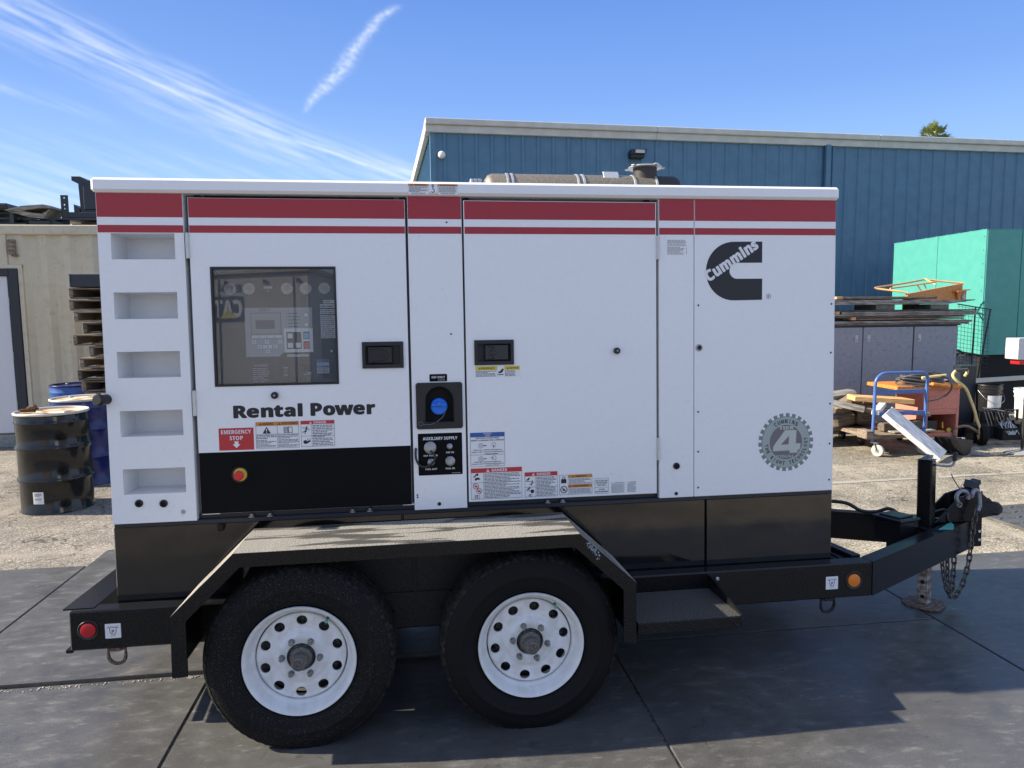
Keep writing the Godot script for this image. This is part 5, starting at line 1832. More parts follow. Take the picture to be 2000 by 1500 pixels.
	tube(s, curve([c + Vector3(0.03, 0.845, 0.03), c + Vector3(0.09, 0.838, 0.04), c + Vector3(0.125, 0.84, 0.04), c + Vector3(0.138, 0.86, 0.04), c + Vector3(0.14, 0.9, 0.04)]), 0.0065, 8)
	var gr := S()
	cyl(gr, c + Vector3(0.139, 0.865, 0.04), c + Vector3(0.146, 0.915, 0.04), 0.012, 12, 0.004)
	obj("crank", [s, M.hook_steel, gr, M.plastic_black], jack)
	s = S()
	bb(s, 4.22, 0.868, -0.56, 4.32, 0.874, -0.44, 0.002)
	s = S()
	tube(s, curve([c + Vector3(-0.035, 0.33, 0.03), c + Vector3(-0.015, 0.295, 0.05), c + Vector3(0.012, 0.29, 0.055), c + Vector3(0.03, 0.32, 0.045), c + Vector3(0.034, 0.36, 0.04)]), 0.0035, 6)
	obj("pin_chain", [s, M.hook_steel], jack)
	# adjustable coupler
	s = S()
	var hs := S()
	bb(s, 4.44, 0.335, -0.6, 4.452, 0.68, -0.52, 0.003)
	bb(s, 4.452, 0.345, -0.525, 4.515, 0.67, -0.517, 0.003)
	bb(s, 4.452, 0.345, -0.603, 4.515, 0.67, -0.595, 0.003)
	for y in [0.385, 0.435]: cyl(hs, Vector3(4.499, y, -0.5172), Vector3(4.499, y, -0.5155), 0.008, 12)
	obj("coupler_bracket", [s, M.frame_black, hs, M.ink_white], t)
	s = S()
	for z in [-0.5, -0.61]:
		prism(s, P2([4.2, 0.505, 4.35, 0.645, 4.445, 0.668, 4.45, 0.505]), z - 0.006, z + 0.006)
	obj("coupler_gusset", [s, M.frame_black], t)
	s = S()
	var body := P2([4.45, 0.53, 4.45, 0.63, 4.52, 0.635, 4.56, 0.625, 4.585, 0.6, 4.6, 0.595, 4.632, 0.585, 4.648, 0.565, 4.646, 0.54, 4.62, 0.525, 4.5, 0.51])
	prism(s, body, -0.6, -0.52)
	prism(s, P2([4.46, 0.54, 4.46, 0.6, 4.56, 0.6, 4.6, 0.58, 4.6, 0.54]), -0.52, -0.508)
	prism(s, P2([4.47, 0.538, 4.47, 0.545, 4.59, 0.555, 4.59, 0.548]), -0.52, -0.504)
	cyl(s, Vector3(4.61, 0.52, -0.56), Vector3(4.61, 0.59, -0.56), 0.05, 24, 0.014)
	obj("coupler", [s, M.dark_steel], t)
	s = S()
	prism(s, P2([4.447, 0.69, 4.46, 0.73, 4.475, 0.722, 4.492, 0.724, 4.51, 0.732, 4.512, 0.712, 4.5, 0.7, 4.505, 0.675, 4.52, 0.655, 4.55, 0.63, 4.5, 0.625, 4.475, 0.65]), -0.59, -0.53)
	obj("coupler_latch", [s, M.blue_black], t)
	# two clevis hooks and the looped chains
	s = S()
	var pts := []
	for k in 13:
		var a := deg_to_rad(-20.0 + k * 20.0)
		pts.append(Vector3(4.335 + 0.038 * cos(a), 0.655 + 0.036 * sin(a), -0.46))
	tube(s, pts, 0.0115, 10)
	cyl(s, pts[12], pts[12] + Vector3(0.012, -0.022, 0), 0.0115, 10, 0.003, 0.004)
	var rg := []
	for k in 12: rg.append(Vector3(4.318 + 0.013 * cos(TAU * k / 12), 0.612 + 0.013 * sin(TAU * k / 12), -0.46))
	tube(s, rg, 0.004, 6, true)
	obj("chain_hook", [s, M.hook_steel], t)
	s = S()
	pts = [Vector3(4.388, 0.655, -0.455)]
	for k in 9:
		var a := PI - PI * k / 8.0
		pts.append(Vector3(4.41 + 0.02 * cos(a), 0.672 + 0.022 * sin(a), -0.45))
	pts.append(Vector3(4.432, 0.63, -0.446))
	pts.append(Vector3(4.43, 0.6, -0.444))
	pts.append(Vector3(4.42, 0.578, -0.444))
	tube(s, curve(pts, 3), 0.0115, 10)
	obj("chain_hook", [s, M.hook_steel], t)
	chain(t, [Vector3(4.41, 0.585, -0.444), Vector3(4.395, 0.45, -0.45), Vector3(4.385, 0.35, -0.45), Vector3(4.37, 0.25, -0.45), Vector3(4.335, 0.14, -0.45), Vector3(4.29, 0.082, -0.45), Vector3(4.255, 0.098, -0.45), Vector3(4.225, 0.19, -0.45), Vector3(4.21, 0.29, -0.45), Vector3(4.215, 0.36, -0.46)])
	chain(t, [Vector3(4.3, 0.35, -0.47), Vector3(4.298, 0.25, -0.468), Vector3(4.29, 0.15, -0.465), Vector3(4.278, 0.095, -0.463), Vector3(4.264, 0.15, -0.466), Vector3(4.26, 0.25, -0.47), Vector3(4.262, 0.36, -0.475)])
	s = S()
	tube(s, curve([Vector3(4.385, 0.662, -0.5), Vector3(4.36, 0.7, -0.52), Vector3(4.335, 0.745, -0.53), Vector3(4.32, 0.775, -0.53)]), 0.003, 6)
	var loop := []
	for k in 16: loop.append(Vector3(4.385 + 0.022 * cos(TAU * k / 16), 0.695 + 0.024 * sin(TAU * k / 16), -0.51))
	tube(s, loop, 0.0014, 5, true)
	obj("breakaway_wire", [s, M.plastic_black], t)

func make_muffler(t: Node) -> void:
	var s := S()
	var x := Transform3D(Basis(Vector3(0, -1, 0), Vector3(1, 0, 0), Vector3(0, 0, 1)), Vector3(1.64, 2.335, -0.5))
	lathe(s, [Vector2(0, 0), Vector2(0.06, 0.002), Vector2(0.085, 0.018), Vector2(0.094, 0.04), Vector2(0.094, 0.885)], x, 40)
	var m := obj("muffler", [s, M.muffler_steel], t)
	s = S()
	lathe(s, [Vector2(0.094, 0.885), Vector2(0.094, 0.99), Vector2(0.085, 1.012), Vector2(0.05, 1.025), Vector2(0, 1.026)], x, 40)
	obj("end_cone", [s, M.dark_steel], m)
	for h in [0.115, 0.14, 0.475, 0.505, 0.77, 0.885]:
		s = S()
		lathe(s, [Vector2(0.094, h - 0.006), Vector2(0.098, h - 0.005), Vector2(0.098, h + 0.005), Vector2(0.094, h + 0.006)], x, 40)
		obj("clamp_band", [s, M.band_steel], m)
	s = S()
	cyl(s, Vector3(2.487, 2.39, -0.5), Vector3(2.487, 2.468, -0.5), 0.062, 28)
	obj("outlet", [s, M.dark_steel], m)
	s = S()
	cyl(s, Vector3(2.487, 2.468, -0.5), Vector3(2.487, 2.476, -0.5), 0.088, 28, 0.002)
	for k in 5:
		var a := TAU * k / 5.0
		bx(s, Vector3(2.487 + 0.092 * cos(a), 2.473, -0.5 + 0.092 * sin(a)), Vector3(0.03, 0.006, 0.02), 0.002, Basis(Vector3.UP, -a))
	obj("flange", [s, M.galvanised], m)
	s = S()
	bx(s, Vector3(2.29, 2.415, -0.4455), Vector3(0.08, 0.06, 0.003), 0.001, Basis(Vector3(1, 0, 0), -0.55))
	obj("nameplate", [s, M.band_steel], m)
	s = S()
	for q in [1.6, 1.58, 1.62]:
		bx(s, Vector3(q, 2.33, -0.5), Vector3(0.02, 0.14, 0.06), 0.004)
	obj("muffler_clamp", [s, M.galvanised], m)
	s = S()
	rng.seed = 31
	for k in 9:
		tube(s, [Vector3(2.72 + k * 0.016, 2.282, -0.2), Vector3(2.75 + k * 0.016, 2.296, -0.2), Vector3(2.79 + k * 0.014, 2.284, -0.2)], 0.003, 5)
	obj("roof_mesh", [s, M.band_steel], t)

# ------------------------------------------------------------------ yard, left of the trailer
func drum(called: String, label: String, at: Vector3, side: Material, top: Material, rim: Material) -> Node3D:
	var t := thing(called, label, "drum", at, 0.0, "steel drums left of the trailer")
	var s := S()
	var R := 0.285
	var pr := [Vector2(0, 0.01), Vector2(R - 0.012, 0.01), Vector2(R - 0.004, 0.0), Vector2(R + 0.004, 0.004), Vector2(R + 0.002, 0.018), Vector2(R - 0.003, 0.026)]
	for h in [0.29, 0.575]:
		pr.append_array([Vector2(R - 0.002, h - 0.03), Vector2(R + 0.003, h - 0.018), Vector2(R + 0.0115, h - 0.005), Vector2(R + 0.0115, h + 0.005), Vector2(R + 0.003, h + 0.018), Vector2(R - 0.002, h + 0.03)])
	pr.append_array([Vector2(R - 0.002, 0.775), Vector2(R + 0.006, 0.79), Vector2(R + 0.006, 0.798), Vector2(R - 0.002, 0.81), Vector2(R - 0.002, 0.862)])
	lathe(s, pr, Transform3D(), 56)
	obj("shell", [s, side], t)
	s = S()
	lathe(s, [Vector2(R - 0.002, 0.86), Vector2(R + 0.007, 0.864), Vector2(R + 0.008, 0.876), Vector2(R + 0.002, 0.883), Vector2(R - 0.009, 0.88), Vector2(R - 0.012, 0.864)], Transform3D(), 56)
	obj("rim", [s, rim], t)
	s = S()
	lathe(s, [Vector2(R - 0.012, 0.864), Vector2(R * 0.8, 0.866), Vector2(0, 0.867)], Transform3D(), 40)
	obj("lid", [s, top], t)
	for q in [[0.17, 0.1, 0.035], [-0.16, -0.12, 0.02]]:
		s = S()
		cyl(s, Vector3(q[0], 0.866, q[1]), Vector3(q[0], 0.88, q[1]), q[2], 16, 0.004)
		obj("bung", [s, M.galvanised], t)
	return t

func make_pallet(called: String, label: String, k: int) -> Node3D:
	var t := thing(called, label, "pallet", Vector3.ZERO, 0.0, "wooden pallets stacked by the container")
	var m: Material = M["wood_%d" % (k % 4)]
	for x in [-0.58, 0.0, 0.58]:
		var s := S()
		bx(s, Vector3(x, 0.066, 0), Vector3(0.045, 0.088, 1.0), 0.004)
		obj("stringer", [s, m], t)
	for i in 6:
		var s := S()
		bx(s, Vector3(0, 0.119, 0.445 - i * 0.178), Vector3(1.21, 0.017, 0.1), 0.003, Basis(Vector3.UP, 0.01 * sin(i * 5.0 + k)))
		obj("top_board", [s, M["wood_%d" % ((k + i) % 4)]], t)
	for i in 3:
		var s := S()
		bx(s, Vector3(0, 0.0115, 0.43 - i * 0.43), Vector3(1.2, 0.018, 0.12), 0.003)
		obj("bottom_board", [s, m], t)
	return t

func make_left_yard() -> void:
	var gy := -0.012
	# cream container with a framed door
	var t := thing("shipping_container", "cream corrugated shipping container with a white door in a dark frame", "container", Vector3(-3.5, gy, -6.98))
	var s := S()
	# corrugated front, local x from -3 to 3, door opening left of x = -0.27
	var x := -0.27
	var zz := 0.0
	while x < 3.0:
		var prof := [[0.0, 0.0], [0.07, 0.0], [0.14, -0.036], [0.21, -0.036], [0.28, 0.0]]
		for k in 4:
			var a: float = x + prof[k][0]
			var b: float = x + prof[k + 1][0]
			var n := Vector3(-(prof[k + 1][1] - prof[k][1]), 0, b - a).normalized()
			quad(s, Vector3(a, 0.16, prof[k][1]), Vector3(b, 0.16, prof[k + 1][1]), Vector3(b, 2.78, prof[k + 1][1]), Vector3(a, 2.78, prof[k][1]), n)
		x += 0.28
	bb(s, -3.0, 2.35, -0.04, -0.27, 2.78, 0.0)
	for q in 3:
		bb(s, -1.0 + q * 0.28 - 0.06, 2.36, 0.0, -1.0 + q * 0.28 + 0.06, 2.78, 0.02, 0.008)
	bb(s, -0.62, 2.36, 0.0, -0.4, 2.78, 0.022, 0.008)
	bb(s, -3.0, 0.16, -2.4, 3.0, 2.78, -0.06)
	obj("wall", [s, M.container_cream], t)
	s = S()
	bb(s, -3.05, 2.76, -2.44, 3.05, 2.885, 0.035, 0.01)
	obj("top_rail", [s, M.container_cream], t)
	s = S()
	bb(s, -3.05, 0.0, -2.44, 3.05, 0.17, 0.02, 0.006)
	obj("bottom_rail", [s, M.bin_grey], t)
	s = S()
	bb(s, -0.27, 0.17, -0.02, -0.215, 2.38, 0.018, 0.004)
	bb(s, -3.0, 2.33, -0.02, -0.215, 2.38, 0.019, 0.004)
	obj("door_trim", [s, M.container_cream], t)
	s = S()
	bb(s, -0.38, 0.17, -0.03, -0.275, 2.33, 0.03, 0.006)
	bb(s, -1.5, 2.235, -0.03, -0.38, 2.33, 0.03, 0.006)
	bb(s, -1.5, 0.17, -0.03, -1.395, 2.235, 0.03, 0.006)
	bb(s, -0.41, 0.19, -0.03, -0.38, 2.235, 0.01, 0.003)
	obj("door_frame", [s, M.door_frame], t)
	s = S()
	bb(s, -1.395, 0.19, -0.03, -0.412, 2.232, -0.002, 0.004)
	var d := obj("door", [s, M.door_white], t)
	for y in [0.5, 1.15, 1.85]:
		s = S()
		cyl(s, Vector3(-0.405, y, 0.012), Vector3(-0.405, y + 0.11, 0.012), 0.008, 10)
		obj("hinge", [s, M.galvanised], d)
	s = S()
	bb(s, -0.355, 2.505, 0.0, -0.27, 2.7, 0.05, 0.012)
	bb(s, -0.345, 2.54, 0.05, -0.285, 2.67, 0.06, 0.004)
	bb(s, -0.31, 2.48, 0.0, -0.25, 2.51, 0.07, 0.008)
	obj("vent_box", [s, M.wood_1], t)
	# drums
	var d1 := drum("steel_drum", "glossy black steel drum with a white label, nearest of the three drums", Vector3(-1.945, gy, -3.7), M.drum_black, M.drum_top, M.trim_cream)
	var P := {"z": 0.0}
	s = S()
	var lb := S()
	for k in 6:
		var a0 := 1.82 - k * 0.052
		var a1 := 1.82 - (k + 1) * 0.052
		var R := 0.2845
		quad(s, Vector3(R * cos(a0), 0.1, R * sin(a0)), Vector3(R * cos(a1), 0.1, R * sin(a1)), Vector3(R * cos(a1), 0.205, R * sin(a1)), Vector3(R * cos(a0), 0.205, R * sin(a0)), Vector3(cos(a0), 0, sin(a0)))
		R = 0.2855
		for y in [0.187, 0.178, 0.169, 0.145, 0.136]:
			if k in [1, 2, 3] or (k == 4 and y != 0.169):
				quad(lb, Vector3(R * cos(a0), y, R * sin(a0)), Vector3(R * cos(a1 + 0.008), y, R * sin(a1 + 0.008)), Vector3(R * cos(a1 + 0.008), y + 0.005, R * sin(a1 + 0.008)), Vector3(R * cos(a0), y + 0.005, R * sin(a0)), Vector3(cos(a0), 0, sin(a0)))
	obj("label", [s, M.bucket_white, lb, M.ink_grey], d1)
	drum("steel_drum", "dark blue steel drum with a rusty tan lid, behind the black drum", Vector3(-2.13, gy, -4.72), M.drum_blue, M.drum_top, M.trim_cream)
	drum("steel_drum", "bright blue steel drum with a blue lid, furthest back beside the pallets", Vector3(-2.87, gy, -6.3), M.drum_sky, M.drum_blue, M.drum_blue)
	# scrap on the black drum
	s = S()
	rng.seed = 41
	for k in 9:
		bar(s, Vector3(-0.07 + rng.randf() * 0.03, 0.012 + k * 0.003, -0.02 + k * 0.006), Vector3(0.06 + rng.randf() * 0.03, 0.014 + k * 0.0035, 0.03 - k * 0.008), 0.02, 0.01, 0.003)
	bx(s, Vector3(0.035, 0.05, 0.0), Vector3(0.07, 0.035, 0.05), 0.01, Basis(Vector3(0, 0.3, 1).normalized(), 0.2))
	var sc := thing("scrap_bundle", "small brown bundle of scrap strips lying on the black drum lid", "scrap", Vector3(-2.1, gy + 0.868, -3.62))
	obj("strips", [s, M.rag_brown], sc)
	# pallets
	var off := [0.02, 0.03, 0.0, -0.02, 0.03, 0.03, 0.03, 0.0, 0.0, 0.13, -0.02, 0.07, -0.02, -0.04, -0.05]
	var where := ["lowest behind the drums", "second from the ground", "third from the ground", "fourth from the ground", "fifth from the ground", "just above the lids of the blue drums", "ninth from the top", "eighth from the top", "seventh from the top", "set in furthest to the right, sixth from the top", "jutting left below the middle, fifth from the top", "with pale blocks, fourth from the top", "third from the top", "second from the top", "topmost, under the dark panel"]
	for k in 15:
		var p := make_pallet("pallet", "wooden pallet by the container, " + where[k], k)
		p.position = Vector3(-2.05 + off[k], gy + k * 0.1365, -6.38 + 0.03 * sin(k * 2.1))
		p.rotation.y = 0.03 * sin(k * 1.7)
	s = S()
	var ed := S()
	bb(s, -0.63, 0.0, -0.5, 0.6, 0.15, 0.5, 0.008)
	bb(ed, -0.645, 0.0, -0.5, -0.631, 0.155, 0.512, 0.004)
	bb(ed, -0.645, 0.151, 0.501, 0.6, 0.158, 0.515, 0.003)
	for k in 8: bb(ed, -0.15 + k * 0.06, 0.105, 0.501, -0.115 + k * 0.06, 0.14, 0.504)
	var pn := thing("dark_slab", "dark grey slab with a pale metal edge lying on top of the pallet stack", "panel", Vector3(-2.05, gy + 15 * 0.1365, -6.4))
	obj("casing", [s, M.blue_black], pn)
	obj("edging", [ed, M.bin_grey], pn)
	# things on the container roof
	var ry := gy + 2.885
	var rack := thing("folded_rack", "dark metal racking lying flat on the container roof at the picture's left edge", "rack", Vector3(-4.2, ry, -7.3))
	s = S()
	for k in 3:
		bar(s, Vector3(-0.9, 0.03 + k * 0.075, 0.14 - k * 0.05), Vector3(0.5 - k * 0.1, 0.03 + k * 0.075, 0.14 - k * 0.05), 0.05, 0.03, 0.003)
		bar(s, Vector3(-0.9, 0.03 + k * 0.075, -0.4), Vector3(0.5, 0.03 + k * 0.075, -0.4), 0.05, 0.03, 0.003)
	obj("rails", [s, M.wire_dark], rack)
	for q in [-0.7, -0.35, 0.05, 0.3]:
		s = S()
		bb(s, q, 0.0, -0.45, q + 0.05, 0.2, 0.17, 0.003)
		obj("upright", [s, M.wire_dark], rack)
	s = S()
	bb(s, -0.95, 0.21, -0.4, 0.27, 0.3, 0.15, 0.02)
	obj("black_box", [s, M.plastic_black], rack)
	var sh := thing("broken_board", "torn grey board with a curled edge lying on the container roof", "board", Vector3(-3.72, ry, -7.2))
	s = S()
	prism(s, P2([-0.22, 0.2, 0.0, 0.255, 0.25, 0.275, 0.34, 0.26, 0.36, 0.225, 0.33, 0.23, 0.2, 0.235, -0.05, 0.19]), -0.35, 0.12)
	prism(s, P2([-0.2, 0.19, 0.0, 0.19, 0.22, 0.16, 0.32, 0.225, 0.24, 0.1, 0.05, 0.12]), -0.3, 0.08)
	obj("sheet", [s, M.wood_grey], sh)
	s = S()
	bb(s, 0.02, 0.01, -0.3, 0.3, 0.09, 0.05, 0.02)
	prism(s, P2([0.3, 0.0, 0.3, 0.1, 0.56, 0.0]), -0.2, 0.02)
	bb(s, -0.25, 0.0, -0.3, 0.0, 0.1, -0.1, 0.01)
	obj("underlay", [s, M.wire_dark], sh)
	var bn := thing("metal_bin", "black metal tipping bin on the container roof beside the trailer's top corner", "bin", Vector3(-2.75, ry, -7.35))
	s = S()
	prism(s, P2([-0.36, 0.58, -0.44, 0.62, -0.44, 0.675, -0.33, 0.675, -0.25, 0.62, 0.6, 0.6, 0.6, 0.2, -0.35, 0.2]), -0.5, 0.05)
	bb(s, -0.3, 0.24, 0.05, 0.55, 0.57, 0.07, 0.008)
	obj("body", [s, M.blue_black], bn)
	s = S()
	bb(s, -0.48, 0.12, -0.5, 0.6, 0.2, 0.12, 0.008)
	bb(s, -0.63, 0.085, -0.5, 0.6, 0.11, 0.2, 0.004)
	prism(s, P2([-0.43, 0.2, -0.43, 0.31, -0.36, 0.26, -0.36, 0.2]), -0.2, 0.06)
	obj("base", [s, M.blue_black], bn)
	s = S()
	holed(s, -0.565, 0.0, -0.475, 0.42, 0.1, 0.115, [[-0.53, 0.375, -0.512, 0.395], [-0.533, 0.285, -0.513, 0.305], [-0.528, 0.235, -0.515, 0.255]])
	obj("post", [s, M.wire_dark], bn)
	s = S()
	for k in 3: bb(s, -0.55 + k * 0.1, 0.0 + k * 0.027, -0.4, 0.6, 0.022 + k * 0.027, 0.14 - k * 0.04, 0.003)
	obj("planks", [s, M.wood_3], bn)
	for k in 7:
		s = S()
		cyl(s, Vector3(-0.1 + k * 0.07, 0.2, 0.125), Vector3(-0.1 + k * 0.07, 0.207, 0.125), 0.014, 8)
		obj("bolt", [s, M.band_steel], bn)

# ------------------------------------------------------------------ the blue building, the palm behind it
func make_building() -> void:
	var t := thing("metal_building", "long blue ribbed metal building with a cream eave trim", "building", Vector3(1.69, -0.012, -10.917), 0.0472)
	# local x along the front, z = 0 front face, back to z = -12
	var s := S()
	var L := 30.0
	var H := 5.12
	var x := 0.0
	while x < L:
		var prof := [[0.0, 0.0], [0.205, 0.0], [0.225, 0.026], [0.27, 0.026], [0.29, 0.0], [0.305, 0.0]]
		for k in 5:
			var a: float = x + prof[k][0]
			var b: float = x + prof[k + 1][0]
			var n := Vector3(-(prof[k + 1][1] - prof[k][1]), 0, b - a).normalized()
			quad(s, Vector3(a, 0, prof[k][1]), Vector3(b, 0, prof[k + 1][1]), Vector3(b, H, prof[k + 1][1]), Vector3(a, H, prof[k][1]), n)
		x += 0.305
	bb(s, 0.0, 0, -12.0, L, H, -0.004)
	var z := 0.0
	while z > -11.9:
		bb(s, -0.026, 0, z - 0.06, 0.0, H, z - 0.02)
		z -= 0.305
	obj("wall", [s, M.blue_wall], t)
	s = S()
	bb(s, -0.03, 0, -0.1, 0.075, H, 0.03)
	obj("corner_trim", [s, M.blue_wall], t)
	for q in 4:
		s = S()
		var a := -0.12 if q == 0 else 5.0 * q - 0.5
		bb(s, a, H - 0.015, -0.3, 5.0 * (q + 1) - 0.503 if q < 3 else L, H + 0.12, 0.075, 0.006)
		bb(s, a, H + 0.121, -0.3, 5.0 * (q + 1) - 0.503 if q < 3 else L, H + 0.235, 0.13, 0.012)
		obj("eave_trim", [s, M.trim_cream], t)
	s = S()
	bb(s, -0.12, H - 0.04, -12.1, -0.03, H + 0.2, -0.3, 0.006)
	obj("rake_trim", [s, M.trim_cream], t)
	s = S()
	bb(s, -0.03, H + 0.05, -12.0, L, H + 0.1, -0.3)
	obj("roof", [s, M.galvanised], t)
	s = S()
	bb(s, 8.25, 0, 0.03, 8.36, H, 0.12, 0.012)
	obj("downspout", [s, M.blue_wall], t)
	# dome camera
	var cx := 0.185
	s = S()
	var s2 := S()
	var Z := Transform3D(Basis(Vector3(1, 0, 0), Vector3(0, 0, 1), Vector3(0, -1, 0)), Vector3(cx, 4.69, 0.026))
	lathe(s, [Vector2(0.07, 0), Vector2(0.072, 0.03), Vector2(0.066, 0.06), Vector2(0.05, 0.085), Vector2(0.02, 0.098), Vector2(0, 0.1)], Z, 28)
	bx(s2, Vector3(cx + 0.018, 4.705, 0.1), Vector3(0.035, 0.05, 0.03), 0.01, Basis(Vector3(0, 0, 1), -0.4))
	var dc := thing("dome_camera", "round white security camera on the blue wall near its corner", "security camera", t.position, t.rotation.y)
	obj("housing", [s, M.bucket_white, s2, M.plastic_black], dc)
	# flood light
	s = S()
	s2 = S()
	var fx := 4.06
	bb(s, fx - 0.14, 4.715, 0.026, fx + 0.14, 4.79, 0.2, 0.012)
	prism(s, P2([fx - 0.16, 4.78, fx - 0.14, 4.87, fx + 0.17, 4.885, fx + 0.16, 4.8]), 0.05, 0.23)
	bb(s2, fx - 0.065, 4.8, 0.231, fx + 0.13, 4.865, 0.24, 0.003)
	var fl := thing("flood_light", "black wall flood light with a pale lens on the blue wall", "wall light", t.position, t.rotation.y)
	obj("housing", [s, M.plastic_black, s2, M.trim_cream], fl)
	# palm
	var p := thing("palm_tree", "palm crown showing above the building's eave at the right", "palm tree", Vector3(23.2, -0.012, -25.1))
	s = S()
	var tr := []
	for k in 12: tr.append(Vector3(0.15 * sin(k * 0.4), k * 0.79, 0.1 * cos(k * 0.5)))
	tube(s, tr, 0.22, 12)
	obj("trunk", [s, M.wood_2], p)
	s = S()
	rng.seed = 51
	var top := Vector3(0.0, 8.6, 0.0)
	for f in 46:
		var az := rng.randf() * TAU
		var up := rng.randf_range(-0.5, 1.35)
		var dir := Vector3(cos(az) * cos(up), sin(up), sin(az) * cos(up))
		var len := rng.randf_range(0.4, 0.62)
		var side := dir.cross(Vector3.UP).normalized()
		var tip := top + dir * len
		tube(s, [top, top + dir * len * 0.5, tip], 0.012, 4)
		var nrm := side.cross(dir).normalized()
		for k in 17:       # fan of pointed leaflets
			var a := lerpf(-1.25, 1.25, k / 16.0)
			var ld := (dir * cos(a) + side * sin(a)).normalized()
			var ll := rng.randf_range(0.36, 0.52) * (1.0 - 0.25 * absf(a))
			var w := ld.cross(nrm).normalized() * 0.022
			var q0 := tip + ld * 0.03
			var q1 := tip + ld * ll * 0.6
			var q2 := tip + ld * ll + Vector3(0, -0.1 * rng.randf(), 0)
			var nn := (nrm + Vector3(0, 0.2, 0) + w * 6.0 * rng.randfn(0, 1)).normalized()
			tri(s, q0, q1 + w, q1 - w, nn)
			tri(s, q1 + w, q2, q1 - w, nn)
	obj("crown", [s, M.frond], p)
	p.scale = Vector3(0.85, 1.0, 0.85)

# ------------------------------------------------------------------ yard, right of the trailer
func caster(called: String, parent: Node, at: Vector3, r: float, m: Material, turn := 0.0) -> void:
	var s := S()
	var w := S()
	var B := Basis(Vector3.UP, turn)
	cyl(w, at + B * Vector3(-0.02, r, 0), at + B * Vector3(0.02, r, 0), r, 22, 0.006)
	cyl(s, at + B * Vector3(-0.024, r, 0), at + B * Vector3(0.024, r, 0), r * 0.35, 14)
	for sg in [-1.0, 1.0]:
		bar(s, at + B * Vector3(0.027 * sg, r, 0), at + B * Vector3(0.027 * sg, r * 2.25, -0.03), 0.03, 0.004)
	bx(s, at + B * Vector3(0, r * 2.28, -0.03), Vector3(0.08, 0.008, 0.08), 0.002, B)
	obj(called, [s, M.galvanised, w, m], parent)

func bucket(called: String, label: String, at: Vector3, m: Material, label_m: Material, group := "") -> Node3D:
	var t := thing(called, label, "bucket", at, 0.0, group)
	var s := S()
	lathe(s, [Vector2(0, 0.004), Vector2(0.128, 0.004), Vector2(0.132, 0.0), Vector2(0.135, 0.01), Vector2(0.146, 0.26), Vector2(0.155, 0.262), Vector2(0.156, 0.285), Vector2(0.149, 0.288), Vector2(0.15, 0.315), Vector2(0.158, 0.317), Vector2(0.158, 0.336), Vector2(0.151, 0.338), Vector2(0.153, 0.362), Vector2(0.159, 0.366), Vector2(0.157, 0.374), Vector2(0.149, 0.372), Vector2(0.143, 0.27), Vector2(0.128, 0.02), Vector2(0, 0.02)], Transform3D(), 40)
	obj("pail", [s, m], t)
	if label_m:
		s = S()
		for k in 12:
			var a0 := 0.55 + k * 0.15
			var a1 := a0 + 0.15
			var r0 := 0.1405
			var r1 := 0.1455
			quad(s, Vector3(r0 * cos(a0), 0.08, r0 * sin(a0)), Vector3(r0 * cos(a1), 0.08, r0 * sin(a1)), Vector3(r1 * cos(a1), 0.235, r1 * sin(a1)), Vector3(r1 * cos(a0), 0.235, r1 * sin(a0)), Vector3(cos(a0), 0, sin(a0)))
		obj("label", [s, label_m], t)
	s = S()
	tube(s, curve([Vector3(-0.158, 0.3, 0), Vector3(-0.13, 0.19, 0.12), Vector3(0, 0.13, 0.168), Vector3(0.13, 0.19, 0.12), Vector3(0.158, 0.3, 0)]), 0.003, 6)
	obj("bail", [s, M.galvanised], t)
	return t

